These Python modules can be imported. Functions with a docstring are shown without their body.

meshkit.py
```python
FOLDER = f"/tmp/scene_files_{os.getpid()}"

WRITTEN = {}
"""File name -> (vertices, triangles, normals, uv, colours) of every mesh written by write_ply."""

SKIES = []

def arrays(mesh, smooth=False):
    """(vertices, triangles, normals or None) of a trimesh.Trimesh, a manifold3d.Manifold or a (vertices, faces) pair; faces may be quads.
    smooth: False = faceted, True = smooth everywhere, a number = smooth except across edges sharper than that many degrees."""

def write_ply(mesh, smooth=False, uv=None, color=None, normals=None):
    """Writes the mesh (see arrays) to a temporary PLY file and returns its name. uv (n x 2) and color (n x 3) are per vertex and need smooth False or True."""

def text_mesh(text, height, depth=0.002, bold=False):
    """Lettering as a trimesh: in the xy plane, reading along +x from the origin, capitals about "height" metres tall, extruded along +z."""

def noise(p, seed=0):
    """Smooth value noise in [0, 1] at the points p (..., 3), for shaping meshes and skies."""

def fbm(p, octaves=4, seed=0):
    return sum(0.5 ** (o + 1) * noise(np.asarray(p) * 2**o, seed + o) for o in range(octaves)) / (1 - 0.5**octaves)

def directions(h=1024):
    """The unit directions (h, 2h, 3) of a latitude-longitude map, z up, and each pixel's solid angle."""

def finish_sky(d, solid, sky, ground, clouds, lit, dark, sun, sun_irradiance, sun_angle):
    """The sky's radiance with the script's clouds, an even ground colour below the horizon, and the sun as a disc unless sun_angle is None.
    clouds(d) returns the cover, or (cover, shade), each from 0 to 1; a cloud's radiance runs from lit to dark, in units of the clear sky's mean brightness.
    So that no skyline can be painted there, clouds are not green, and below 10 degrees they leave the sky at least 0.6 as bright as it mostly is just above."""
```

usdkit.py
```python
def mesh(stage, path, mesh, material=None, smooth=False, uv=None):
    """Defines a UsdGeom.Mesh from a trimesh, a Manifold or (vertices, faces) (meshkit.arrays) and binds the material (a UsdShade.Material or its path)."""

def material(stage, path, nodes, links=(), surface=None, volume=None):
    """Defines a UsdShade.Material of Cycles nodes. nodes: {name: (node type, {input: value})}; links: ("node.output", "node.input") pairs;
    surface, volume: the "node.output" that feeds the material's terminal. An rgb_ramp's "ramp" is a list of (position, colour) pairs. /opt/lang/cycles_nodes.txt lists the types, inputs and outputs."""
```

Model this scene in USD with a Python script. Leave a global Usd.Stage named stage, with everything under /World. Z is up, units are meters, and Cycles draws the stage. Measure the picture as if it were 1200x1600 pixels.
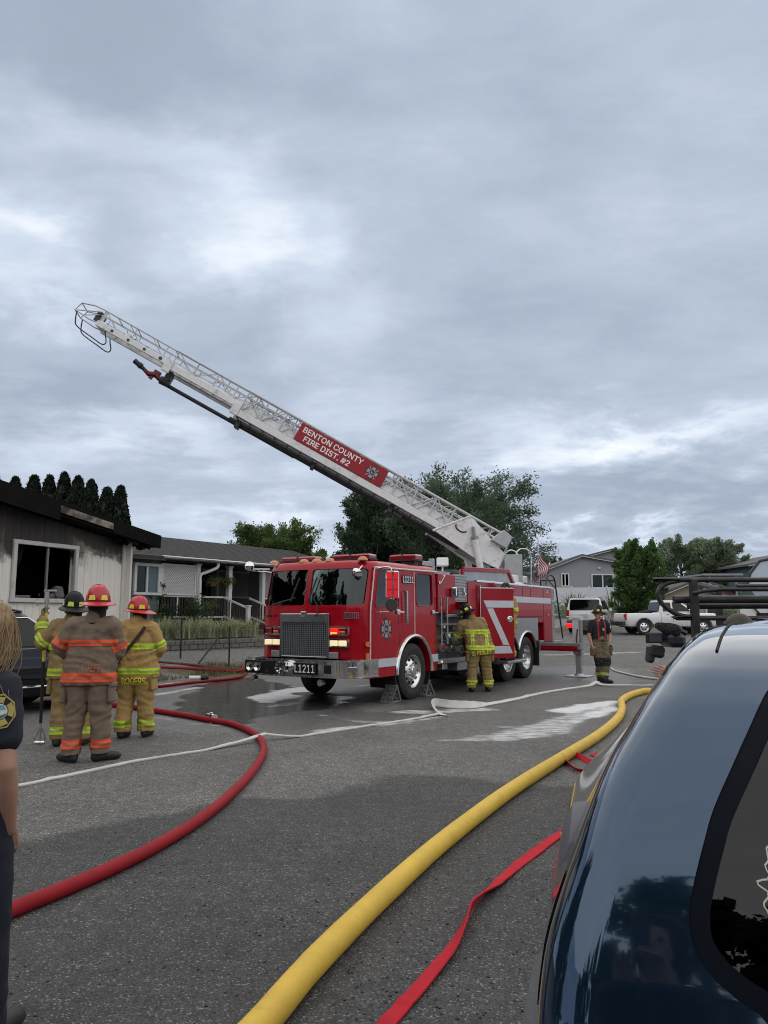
import math, random
import numpy as np, trimesh, usdkit, meshkit
import manifold3d as m3
from scipy.interpolate import LinearNDInterpolator, NearestNDInterpolator
from pxr import Usd, UsdGeom, UsdLux, UsdShade, Gf, Sdf, Vt
from shapely.geometry import Polygon, Point, LineString, box as sbox
from shapely.ops import unary_union
from shapely import affinity

stage = Usd.Stage.CreateInMemory()
UsdGeom.SetStageUpAxis(stage, "Z"); UsdGeom.SetStageMetersPerUnit(stage, 1.0)
UsdGeom.Xform.Define(stage, "/World"); UsdGeom.Scope.Define(stage, "/World/Looks")
rng = np.random.default_rng(7); random.seed(7)

# ---------------------------------------------------------------- camera, sky, sun
PITCH = 7.675
cam = UsdGeom.Camera.Define(stage, "/World/camera")
cam.AddTranslateOp().Set(Gf.Vec3d(0, 0, 1.6)); cam.AddRotateXOp().Set(90 + PITCH)
cam.CreateHorizontalApertureAttr(24.0); cam.CreateVerticalApertureAttr(32.0); cam.CreateFocalLengthAttr(24.04)
cam.CreateClippingRangeAttr(Gf.Vec2f(0.05, 3000)); cam.CreateExposureAttr(0.46)

SUN_DIR = np.array([0.06, -0.12, 0.99]); SUN_DIR /= np.linalg.norm(SUN_DIR)

class NG:
    """a small builder of shader graphs"""
    def __init__(s): s.n, s.l, s.k = {}, [], 0
    def node(s, kind, _out, **inp):
        s.k += 1; name = f"n{s.k}"; vals = {}
        for a, b in inp.items():
            if isinstance(b, str) and "." in b and b.split(".")[0] in s.n: s.l.append((b, f"{name}.{a}"))
            else: vals[a] = b
        s.n[name] = (kind, vals); return f"{name}.{_out}"
    def math(s, op, a, b=0.0, c=None, clamp=False):
        d = dict(math_type=op, value1=a, value2=b)
        if c is not None: d["value3"] = c
        r = s.node("math", "value", **d)
        return s.node("clamp", "result", value=r, min=0.0, max=1.0) if clamp else r
    def mixc(s, fac, a, b, mode="mix"): return s.node("mix_color", "result", blend_type=mode, fac=fac, a=a, b=b)
    def ramp(s, fac, stops, out="color"): return s.node("rgb_ramp", out, fac=fac, ramp=stops)
    def noise(s, vec, scale, detail=2, rough=0.5, out="fac", **k): return s.node("noise_texture", out, vector=vec, scale=float(scale), detail=float(detail), roughness=float(rough), **k)
    def mapping(s, vec, scale=(1, 1, 1), loc=(0, 0, 0), rot=(0, 0, 0)): return s.node("mapping", "vector", vector=vec, scale=scale, location=loc, rotation=rot)
    def smooth(s, v, a, b, lo=0.0, hi=1.0): return s.node("map_range", "result", range_type="smoothstep", value=v, from_min=float(a), from_max=float(b), to_min=lo, to_max=hi)
    def make(s, path, surface=None, volume=None): return usdkit.material(stage, path, s.n, s.l, surface=surface, volume=volume)

CLOUDS = [(-0.374, 0.666, 0.158, 0.079, -0.141), (-0.225, 0.61, 0.108, 0.058, -0.066), (-0.483, 0.455, 0.092, 0.05, 0.25), (-0.216, 0.531, 0.1, 0.083, 0.163), (-0.191, 0.44, 0.116, 0.05, 0.163), (-0.399, 0.56, 0.116, 0.037, 0.112), (-0.449, 0.385, 0.141, 0.029, 0.163), (-0.033, 0.29, 0.125, 0.1, 0.125), (-0.083, 0.401, 0.108, 0.075, 0.075), (-0.391, 0.274, 0.141, 0.029, -0.075), (-0.141, 0.33, 0.075, 0.054, -0.104), (-0.291, 0.362, 0.1, 0.033, -0.047), (0.275, 0.393, 0.275, 0.116, -0.043), (0.349, 0.603, 0.233, 0.125, -0.009), (0.333, 0.231, 0.233, 0.025, 0.188), (0.2, 0.196, 0.092, 0.023, 0.163), (-0.25, 0.217, 0.183, 0.023, 0.138), (0.333, 0.161, 0.216, 0.03, -0.161), (0.05, 0.213, 0.062, 0.02, -0.113), (0.333, 0.093, 0.2, 0.013, 0.2), (-0.15, 0.122, 0.141, 0.025, 0.163), (-0.399, 0.2, 0.1, 0.033, 0.1)]    # azimuth, elevation, widths, thinness
def sky_material():
    g = NG(); STR = 0.108
    d = g.node("texture_coordinate", "generated")
    sky = g.node("sky_texture", "color", sky_type="single_scattering", sun_disc=False, sun_elevation=float(math.asin(SUN_DIR[2])), sun_rotation=float(math.atan2(SUN_DIR[0], SUN_DIR[1])))
    xyz = g.node("separate_xyz", "x", vector=d); nm = xyz.split(".")[0]
    x, y, z = nm + ".x", nm + ".y", nm + ".z"
    zz = g.math("add", g.math("maximum", z, 0.0), 0.21)
    p = g.node("combine_xyz", "vector", x=g.math("divide", x, zz), y=g.math("divide", y, zz), z=0.0)
    pw = g.node("vector_math", "vector", math_type="add", vector1=p, vector2=g.node("vector_math", "vector", math_type="scale", vector1=g.noise(p, 1.1, 3, out="color"), scale=0.35))
    big = g.noise(g.mapping(pw, (0.55, 1.0, 1), (3.1, 1.4, 0), (0, 0, 0.35)), 1.15, 5, 0.55)
    med = g.noise(g.mapping(pw, (0.62, 1.15, 1), (8.0, 2.0, 0), (0, 0, -0.55)), 3.2, 8, 0.6)
    fine = g.noise(g.mapping(pw, (0.45, 1.5, 1), (1.0, 5.0, 0), (0, 0, -0.4)), 8.0, 8, 0.62)
    puff = g.noise(g.mapping(d, (1.0, 1.0, 2.1), (2.0, 0.3, 0.0), (0.0, 0.35, 0.0)), 5.5, 8, 0.58)
    t = g.math("add", g.math("add", g.math("multiply", big, 0.34), g.math("multiply", g.math("add", g.math("multiply", med, 0.55), g.math("multiply", puff, 0.45)), 0.54)), g.math("multiply", fine, 0.10))
    az = g.math("arctan2", x, y); el = g.math("arcsine", z)
    wn = g.node("separate_color", "r", color=g.noise(pw, 2.6, 6, 0.62, out="color")).split(".")[0]
    az = g.math("add", az, g.math("multiply", g.math("subtract", wn + ".r", 0.5), 0.34)); el = g.math("add", el, g.math("multiply", g.math("subtract", wn + ".g", 0.5), 0.20))
    def mass(a0, e0, wa, we, gain):
        """a soft-edged thick (dark) or thin (bright) mass of cloud"""
        u = g.math("divide", g.math("subtract", az, a0), wa); v = g.math("divide", g.math("subtract", el, e0), we)
        q = g.math("add", g.math("multiply", u, u), g.math("multiply", v, v))
        return g.math("multiply", g.math("exponent", g.math("multiply", q, -1.0)), gain)
    for m_ in CLOUDS: t = g.math("add", t, mass(*m_))
    col = g.ramp(t, [(0.0, (2.1, 2.48, 3.15)), (0.36, (2.6, 3.05, 3.82)), (0.50, (3.35, 3.86, 4.72)), (0.62, (4.3, 4.9, 5.8)), (0.74, (6.1, 6.5, 7.1)), (0.90, (8.5, 8.6, 8.5))])
    # near the horizon the deck thins to a pale band
    hor = g.smooth(z, 0.0, 0.085, 1.0, 0.0)
    hn = g.math("multiply", hor, g.smooth(g.noise(g.mapping(pw, (0.35, 1.3, 1)), 1.7, 4), 0.3, 0.62, 0.35, 0.95))
    col = g.mixc(hn, col, (5.4, 6.0, 6.5))
    # a few gaps in the deck let the clear sky through
    gap = g.math("multiply", g.smooth(g.noise(g.mapping(pw, (0.3, 1.2, 1), (4.4, 7.0, 0)), 1.3, 3), 0.60, 0.72), g.smooth(z, 0.02, 0.10, 1.0, 0.12))
    col = g.mixc(g.math("multiply", gap, 0.45), col, sky)
    b = g.node("background_shader", "background", color=col, strength=STR)
    return g.make("/World/Looks/overcast_sky", surface=b)

dome = UsdLux.DomeLight.Define(stage, "/World/sky")
UsdShade.MaterialBindingAPI.Apply(dome.GetPrim()).Bind(sky_material())
dome.GetPrim().SetCustomDataByKey("kind", "structure")
sun = UsdLux.DistantLight.Define(stage, "/World/sun")
sun.CreateNormalizeAttr(True); sun.CreateIntensityAttr(0.38); sun.CreateAngleAttr(150.0); sun.CreateColorAttr(Gf.Vec3f(1.0, 0.87, 0.68))
_q = Gf.Rotation(Gf.Vec3d(0, 0, -1), Gf.Vec3d(*(-SUN_DIR).tolist()))
sun.AddOrientOp(UsdGeom.XformOp.PrecisionDouble).Set(Gf.Quatd(_q.GetQuat()))

# ---------------------------------------------------------------- naming and tagging
_used = {}
def numbered(parent, name):
    k = _used.get((parent, name), 0); _used[(parent, name)] = k + 1
    return name if k == 0 else f"{name}_{k:03d}"
def tag(prim, label=None, category=None, group=None, kind=None):
    for k, v in (("label", label), ("category", category), ("group", group), ("kind", kind)):
        if v: prim.SetCustomDataByKey(k, v)
    return prim
def thing(name, label, category, loc=(0, 0, 0), rot=0.0, group=None, kind=None):
    p = "/World/" + numbered("/World", name)
    x = UsdGeom.Xform.Define(stage, p)
    x.AddTranslateOp().Set(Gf.Vec3d(*map(float, loc)))
    if rot: x.AddRotateZOp().Set(float(rot))
    tag(x.GetPrim(), label, category, group, kind)
    return p
def obj(name, mesh, mat, parent="/World", smooth=False, label=None, category=None, group=None, kind=None):
    if isinstance(mesh, MB): mesh = mesh.mesh()
    p = parent + "/" + numbered(parent, name)
    m = usdkit.mesh(stage, p, mesh, MAT[mat] if isinstance(mat, str) else mat, smooth=smooth)
    tag(m.GetPrim(), label, category, group, kind)
    return p
def copy_of(src, name, loc, rot=0.0, label=None, category=None, group=None, scale=None):
    p = "/World/" + numbered("/World", name)
    x = UsdGeom.Xform.Define(stage, p); pr = x.GetPrim()
    pr.GetReferences().AddInternalReference(Sdf.Path(src)); pr.SetInstanceable(True)
    x.ClearXformOpOrder()
    for a in list(pr.GetAttributes()):
        if a.GetName().startswith("xformOp:"): pr.RemoveProperty(a.GetName())
    x.AddTranslateOp().Set(Gf.Vec3d(*map(float, loc)))
    rz = x.AddRotateZOp(); rz.Set(float(rot))
    if scale: x.AddScaleOp().Set(Gf.Vec3f(*map(float, scale)))
    tag(pr, label, category, group)
    return p

# ---------------------------------------------------------------- mesh tools
def _cb():
    h, c = 1.0, 0.3; pts = []
    for sx in (-1, 1):
        for sy in (-1, 1):
            for sz in (-1, 1):
                pts += [(sx * h, sy * (h - c), sz * (h - c)), (sx * (h - c), sy * h, sz * (h - c)), (sx * (h - c), sy * (h - c), sz * h)]
    hull = trimesh.convex.convex_hull(np.array(pts))
    idx = [int(np.argmin(((np.array(pts) - v) ** 2).sum(1))) for v in hull.vertices]
    return np.array(idx)[hull.faces]
_CBF = _cb()
_BV = np.array([(x, y, z) for x in (-1, 1) for y in (-1, 1) for z in (-1, 1)], float)
_BF = trimesh.convex.convex_hull(_BV); _BF = np.array([int(np.argmin(((_BV - v) ** 2).sum(1))) for v in _BF.vertices])[_BF.faces]

def frame(a, b):
    a, b = np.asarray(a, float), np.asarray(b, float); d = b - a; L = np.linalg.norm(d); d = d / max(L, 1e-9)
    u = np.cross(d, (0, 0, 1) if abs(d[2]) < 0.95 else (1, 0, 0)); u /= np.linalg.norm(u)
    return d, u, np.cross(d, u), L
def rotz(a): c, s = math.cos(a), math.sin(a); return np.array([[c, -s, 0], [s, c, 0], [0, 0, 1.0]])
def rotx(a): c, s = math.cos(a), math.sin(a); return np.array([[1.0, 0, 0], [0, c, -s], [0, s, c]])
def roty(a): c, s = math.cos(a), math.sin(a); return np.array([[c, 0, s], [0, 1.0, 0], [-s, 0, c]])

class MB:
    def __init__(s): s.v, s.f, s.n = [], [], 0
    def add(s, v, f, R=None, t=None):
        v = np.asarray(v, float)
        if R is not None: v = v @ np.asarray(R, float).T
        if t is not None: v = v + np.asarray(t, float)
        s.v.append(v); s.f.append(np.asarray(f, int) + s.n); s.n += len(v); return s
    def tm(s, m, R=None, t=None):
        if hasattr(m, "to_mesh"): q = m.to_mesh(); return s.add(q.vert_properties[:, :3], q.tri_verts, R, t)
        return s.add(m.vertices, m.faces, R, t)
    def box(s, c, size, ch=0.0, R=None):
        h = np.asarray(size, float) / 2
        if ch <= 0: v = _BV * h; f = _BF
        else:
            ch = min(ch, 0.45 * 2 * h.min()); v = []
            for sx in (-1, 1):
                for sy in (-1, 1):
                    for sz in (-1, 1):
                        v += [(sx * h[0], sy * (h[1] - ch), sz * (h[2] - ch)), (sx * (h[0] - ch), sy * h[1], sz * (h[2] - ch)), (sx * (h[0] - ch), sy * (h[1] - ch), sz * h[2])]
            v = np.array(v); f = _CBF
        return s.add(v, f, R, c)
    def bar(s, a, b, w, h, ch=0.0):
        d, u, n, L = frame(a, b); R = np.stack([d, u, n], 1)
        return s.box((np.asarray(a, float) + np.asarray(b, float)) / 2, (L, w, h), ch, R)
    def cyl(s, a, b, r, r2=None, n=14):
        d, u, w, L = frame(a, b); r2 = r if r2 is None else r2
        t = np.arange(n) * 2 * np.pi / n; ring = np.cos(t)[:, None] * u + np.sin(t)[:, None] * w
        v = np.vstack([np.asarray(a) + ring * r, np.asarray(b) + ring * r2, [a], [b]])
        i = np.arange(n); j = (i + 1) % n
        f = np.vstack([np.stack([i, i + n, j], 1), np.stack([j, i + n, j + n], 1), np.stack([j, i * 0 + 2 * n, i], 1)[:, ::1], np.stack([i + n, i * 0 + 2 * n + 1, j + n], 1)])
        return s.add(v, f[:, ::-1])
    def tube(s, pts, r, n=8, cap=True):
        p = np.asarray(pts, float); N = len(p); r = np.broadcast_to(np.asarray(r, float), (N,))
        t = np.gradient(p, axis=0); t /= np.linalg.norm(t, axis=1, keepdims=True) + 1e-12
        u = np.zeros_like(p); a = np.cross(t[0], (0, 0, 1) if abs(t[0][2]) < 0.9 else (1, 0, 0)); a /= np.linalg.norm(a)
        for i in range(N):
            a = a - t[i] * (a @ t[i]); a /= np.linalg.norm(a) + 1e-12; u[i] = a
        w = np.cross(t, u); th = np.arange(n) * 2 * np.pi / n
        v = (p[:, None] + r[:, None, None] * (np.cos(th)[None, :, None] * u[:, None] + np.sin(th)[None, :, None] * w[:, None])).reshape(-1, 3)
        i, j = np.meshgrid(np.arange(N - 1), np.arange(n), indexing="ij"); k = (j + 1) % n
        a_, b_, c_, d_ = (i * n + j).ravel(), (i * n + k).ravel(), ((i + 1) * n + k).ravel(), ((i + 1) * n + j).ravel()
        f = np.vstack([np.stack([a_, b_, c_], 1), np.stack([a_, c_, d_], 1)])
        if cap:
            v = np.vstack([v, p[0], p[-1]]); q = np.arange(n); qq = (q + 1) % n; m = N * n
            f = np.vstack([f, np.stack([qq, q, q * 0 + m], 1), np.stack([(N - 1) * n + q, (N - 1) * n + qq, q * 0 + m + 1], 1)])
        return s.add(v, f)
    def poly(s, poly, depth, R=None, t=None):
        """extrude a 2d outline: x,y in the plane, 0..depth along the normal; R's columns are the world x, y and normal"""
        P = poly if isinstance(poly, Polygon) else Polygon(poly)
        m = trimesh.creation.extrude_polygon(P, depth, engine="earcut"); return s.add(m.vertices, m.faces, R, t)
    def revolve(s, prof, n=24, R=None, t=None):
        """prof: list of (radius, height) from bottom to top on the outside; revolved about local z"""
        prof = np.asarray(prof, float); N = len(prof); th = np.arange(n) * 2 * np.pi / n
        v = np.stack([prof[:, 0][:, None] * np.cos(th), prof[:, 0][:, None] * np.sin(th), np.repeat(prof[:, 1][:, None], n, 1)], -1).reshape(-1, 3)
        i, j = np.meshgrid(np.arange(N - 1), np.arange(n), indexing="ij"); k = (j + 1) % n
        a, b, c, d = (i * n + j).ravel(), (i * n + k).ravel(), ((i + 1) * n + k).ravel(), ((i + 1) * n + j).ravel()
        return s.add(v, np.vstack([np.stack([a, b, c], 1), np.stack([a, c, d], 1)]), R, t)
    def xf(s, R=None, t=None):
        for i in range(len(s.v)):
            if R is not None: s.v[i] = s.v[i] @ np.asarray(R, float).T
            if t is not None: s.v[i] = s.v[i] + np.asarray(t, float)
        return s
    def mesh(s): return (np.vstack(s.v), np.vstack(s.f))

def man(mesh):
    v, f = (mesh.vertices, mesh.faces) if hasattr(mesh, "vertices") else mesh
    t = trimesh.Trimesh(v, f, process=True); 
    return m3.Manifold(m3.Mesh(np.asarray(t.vertices, np.float32), np.asarray(t.faces, np.uint32)))
def tmesh(m):
    q = m.to_mesh(); return trimesh.Trimesh(q.vert_properties[:, :3], q.tri_verts, process=False)
def mbox(c, size): return m3.Manifold.cube([float(x) for x in size], True).translate([float(x) for x in c])
def mcyl(a, b, r, n=40):
    d, u, w, L = frame(a, b); M = np.zeros((3, 4)); M[:, 0], M[:, 1], M[:, 2], M[:, 3] = u, w, d, a
    if np.linalg.det(M[:, :3]) < 0: M[:, 0] *= -1
    return m3.Manifold.cylinder(L, r, r, n).transform(M)
def mprism(poly, R, t, depth):
    P = Polygon(poly) if not isinstance(poly, Polygon) else poly
    if not P.exterior.is_ccw: P = Polygon(list(P.exterior.coords)[::-1])
    m = m3.CrossSection([np.array(P.exterior.coords)[:-1]]).extrude(depth)
    M = np.zeros((3, 4)); M[:, :3] = R; M[:, 3] = t; return m.transform(M)
def rrect(x0, x1, y0, y1, r, k=3):
    r = min(r, 0.49 * min(x1 - x0, y1 - y0)); out = []
    for cx, cy, a in ((x1 - r, y0 + r, -90), (x1 - r, y1 - r, 0), (x0 + r, y1 - r, 90), (x0 + r, y0 + r, 180)):
        out += [(cx + r * math.cos(math.radians(a + 90 * i / k)), cy + r * math.sin(math.radians(a + 90 * i / k))) for i in range(k + 1)]
    return out
def plan(x0, x1, w, rf, rr, k=6, bow=0.0):
    """outline of a vehicle seen from above, front at x1; fixed point count"""
    out = []
    for cx, cy, r, a in ((x1, -w, rf, -90), (x1, w, rf, 0), (x0, w, rr, 90), (x0, -w, rr, 180)):
        sx = 1 if cx == x1 else -1; sy = 1 if cy > 0 else -1
        for i in range(k + 1):
            t = math.radians(a + 90 * i / k); out.append((cx - sx * r + r * math.cos(t), cy - sy * r + r * math.sin(t)))
    P = np.array(out)
    # extra points along the straight sides keep the loft smooth
    Q = []
    for i in range(len(P)):
        a, b = P[i], P[(i + 1) % len(P)]; Q.append(a)
        if i % (k + 1) == k:
            m = 8
            Q += [a + (b - a) * j / m for j in range(1, m)]
    Q = np.array(Q)
    if bow:
        f = Q[:, 0] > x1 - rf - 0.01; Q[f, 0] -= bow * (Q[f, 1] / w) ** 2
    return Q
def loft(rings):
    """rings: arrays (n,3) with equal n, ccw seen from above, bottom to top"""
    n = len(rings[0]); v = np.vstack(rings + [[np.mean(rings[0], 0)], [np.mean(rings[-1], 0)]]); N = len(rings)
    i, j = np.meshgrid(np.arange(N - 1), np.arange(n), indexing="ij"); k = (j + 1) % n
    a, b, c, d = (i * n + j).ravel(), (i * n + k).ravel(), ((i + 1) * n + k).ravel(), ((i + 1) * n + j).ravel()
    q = np.arange(n); qq = (q + 1) % n
    f = np.vstack([np.stack([a, b, c], 1), np.stack([a, c, d], 1), np.stack([qq, q, q * 0 + N * n], 1), np.stack([(N - 1) * n + q, (N - 1) * n + qq, q * 0 + N * n + 1], 1)])
    return trimesh.Trimesh(v, f, process=False)
def ring(p2, z): return np.column_stack([p2, np.full(len(p2), float(z))])
def spline(pts, n=12):
    p = np.asarray(pts, float); q = np.vstack([2 * p[0] - p[1], p, 2 * p[-1] - p[-2]]); out = []
    for i in range(1, len(q) - 2):
        for t in np.linspace(0, 1, n, endpoint=False):
            a, b, c, d = q[i - 1], q[i], q[i + 1], q[i + 2]
            out.append(0.5 * (2 * b + (c - a) * t + (2 * a - 5 * b + 4 * c - d) * t * t + (3 * b - a - 3 * c + d) * t ** 3))
    return np.array(out + [p[-1]])
def text(txt, h, R, t, depth=0.004, bold=True, stretch=1.0, center=True):
    m = meshkit.text_mesh(txt, h, depth, bold); v = np.array(m.vertices); v[:, 0] *= stretch
    if center: v[:, 0] -= (v[:, 0].min() + v[:, 0].max()) / 2; v[:, 1] -= h / 2
    return v @ np.asarray(R, float).T + np.asarray(t, float), np.array(m.faces)
RS = np.array([[-1.0, 0, 0], [0, 0, 1], [0, 1, 0]])     # lettering on a side that faces +y
RF = np.array([[0, 0, 1.0], [1, 0, 0], [0, 1, 0]])      # lettering on a face that faces +x

# ---------------------------------------------------------------- materials
MAT = {}
def mat(name, color, rough=0.5, metal=0.0, var=0.0, vscale=6.0, bump=0.0, bscale=40.0, bdist=0.01, emit=None, estr=0.0, coat=0.0, world=False, dirt=None, stretch=(1, 1, 1), rvar=0.0, rand=0.0, spec=0.5):
    g = NG(); co = g.node("geometry", "position") if world else g.node("texture_coordinate", "object")
    c = tuple(color); col = c
    sv = g.mapping(co, stretch) if stretch != (1, 1, 1) else co
    if var:
        f = g.noise(sv, vscale, 5, 0.6)
        col = g.ramp(f, [(0.25, tuple(x * (1 - var) for x in c)), (0.5, c), (0.75, tuple(min(1, x * (1 + var)) for x in c))])
    if rand:
        r = g.node("geometry", "random_per_island")
        col = g.mixc(g.math("multiply", r, 1.0), g.mixc(1.0, col, (1 - rand,) * 3, "multiply"), g.mixc(1.0, col, (1 + rand,) * 3, "multiply"))
    if dirt:
        df = g.smooth(g.noise(co, dirt[1], 6, 0.65), dirt[2], dirt[2] + 0.2)
        col = g.mixc(g.math("multiply", df, dirt[3] if len(dirt) > 3 else 0.7), col, dirt[0])
    k = dict(base_color=col, roughness=float(rough), metallic=float(metal), specular_ior_level=float(spec))
    if rvar: k["roughness"] = g.smooth(g.noise(co, vscale * 1.7, 4), 0.3, 0.7, max(0.02, rough - rvar), min(1.0, rough + rvar))
    if coat: k["coat_weight"] = float(coat); k["coat_roughness"] = 0.03
    if bump: k["normal"] = g.node("bump", "normal", height=g.noise(sv, bscale, 4, 0.6), strength=float(bump), distance=float(bdist))
    if emit: k["emission_color"] = tuple(emit); k["emission_strength"] = float(estr)
    MAT[name] = g.make("/World/Looks/" + name, surface=g.node("principled_bsdf", "BSDF", **k)); return MAT[name]
def glass(name, tint, refl=(0.9, 0.92, 0.95), rough=0.0, f0=1.5):
    g = NG(); t = g.node("transparent_bsdf", "BSDF", color=tint); gl = g.node("glossy_bsdf", "BSDF", color=refl, roughness=float(rough))
    MAT[name] = g.make("/World/Looks/" + name, surface=g.node("mix_closure", "closure", fac=g.node("fresnel", "fac", IOR=float(f0)), closure1=t, closure2=gl)); return MAT[name]
def leaf(name, c1, c2, trans=0.35):
    g = NG(); r = g.node("geometry", "random_per_island"); p = g.node("texture_coordinate", "object")
    n = g.smooth(g.noise(p, 0.9, 2), 0.35, 0.65)
    col = g.mixc(g.math("add", g.math("multiply", r, 0.6), g.math("multiply", n, 0.4)), c1, c2)
    a = g.node("principled_bsdf", "BSDF", base_color=col, roughness=0.55); b = g.node("translucent_bsdf", "BSDF", color=col)
    MAT[name] = g.make("/World/Looks/" + name, surface=g.node("mix_closure", "closure", fac=float(trans), closure1=a, closure2=b)); return MAT[name]

mat("red_paint", (0.31, 0.003, 0.012), 0.2, coat=0.2, spec=0.25, var=0.06, vscale=3, rvar=0.05)
mat("red_panel", (0.275, 0.003, 0.012), 0.25, coat=0.12, spec=0.25, var=0.06, vscale=3)
mat("white_paint", (0.72, 0.73, 0.74), 0.35, var=0.05, dirt=((0.35, 0.34, 0.32), 3.0, 0.52, 0.5))
mat("ladder_paint", (0.70, 0.71, 0.72), 0.4, var=0.06, dirt=((0.32, 0.32, 0.32), 4.0, 0.52, 0.6))
mat("ladder_rail_paint", (0.5, 0.51, 0.53), 0.42, var=0.08)
mat("silver_stripe", (0.52, 0.55, 0.6), 0.38, metal=0.25, var=0.05)
mat("cream_trim", (0.62, 0.55, 0.52), 0.4)
mat("chrome", (0.72, 0.72, 0.73), 0.1, metal=1.0, rvar=0.04)
mat("polished_aluminium", (0.66, 0.67, 0.68), 0.2, metal=1.0, var=0.08, vscale=8, rvar=0.08)
mat("brushed_aluminium", (0.40, 0.41, 0.42), 0.42, metal=0.85, var=0.12, vscale=5, rvar=0.1)
mat("grey_metal", (0.26, 0.27, 0.28), 0.45, metal=0.4, var=0.12)
mat("tread_plate", (0.36, 0.37, 0.38), 0.38, metal=0.9, var=0.1, bump=0.6, bscale=55, bdist=0.004)
mat("dark_metal", (0.035, 0.036, 0.038), 0.5, metal=0.2, var=0.2)
mat("black_plastic", (0.012, 0.012, 0.013), 0.42, var=0.15)
mat("black_matt", (0.006, 0.006, 0.007), 0.85)
mat("tyre_rubber", (0.018, 0.018, 0.019), 0.78, var=0.25, vscale=9, bump=0.2, bscale=60, bdist=0.004, dirt=((0.06, 0.055, 0.05), 5, 0.55, 0.5))
mat("grille_mesh", (0.17, 0.18, 0.205), 0.45, metal=0.2)
mat("grille_steel", (0.42, 0.44, 0.47), 0.22, metal=1.0, var=0.1)
mat("amber_lens", (0.42, 0.15, 0.04), 0.25, coat=0.4, emit=(1, 0.38, 0.08), estr=0.03)
mat("red_lens", (0.2, 0.008, 0.012), 0.12, coat=0.7)
mat("red_lens_lit", (0.2, 0.006, 0.006), 0.2, emit=(1.0, 0.018, 0.01), estr=0.7)
mat("orange_lens_lit", (0.6, 0.2, 0.05), 0.2, emit=(1.0, 0.22, 0.03), estr=1.4)
mat("mirror_red", (0.25, 0.008, 0.012), 0.3, emit=(1.0, 0.02, 0.04), estr=0.3, var=0.3, vscale=40)  # red emission painted in for the emergency lights reflected in the mirror
mat("headlight_lit", (0.8, 0.75, 0.6), 0.2, emit=(1.0, 0.76, 0.38), estr=0.42, var=0.3, vscale=45)
mat("tail_lens", (0.25, 0.01, 0.012), 0.2, emit=(1, 0.02, 0.02), estr=0.04)
mat("white_letter", (0.78, 0.79, 0.8), 0.5)
mat("black_plate", (0.008, 0.008, 0.009), 0.3)
mat("emblem_dark", (0.035, 0.02, 0.025), 0.4)
mat("emblem_silver", (0.33, 0.33, 0.36), 0.4, metal=0.3)
mat("seat_fabric", (0.03, 0.033, 0.036), 0.8, var=0.2)
mat("cab_lining", (0.07, 0.09, 0.09), 0.8)
mat("steel_pipe", (0.05, 0.05, 0.052), 0.4, metal=0.7, var=0.3, vscale=9, bump=0.3, bscale=30, bdist=0.004, rvar=0.12)
mat("monitor_red", (0.12, 0.008, 0.015), 0.4)
mat("jack_grey", (0.22, 0.225, 0.23), 0.42, metal=0.4, var=0.18)
glass("cab_glass", (0.30, 0.42, 0.41), f0=1.62)
glass("dark_glass", (0.04, 0.045, 0.05), f0=1.5)
glass("house_glass", (0.25, 0.28, 0.3), f0=1.55)

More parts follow.
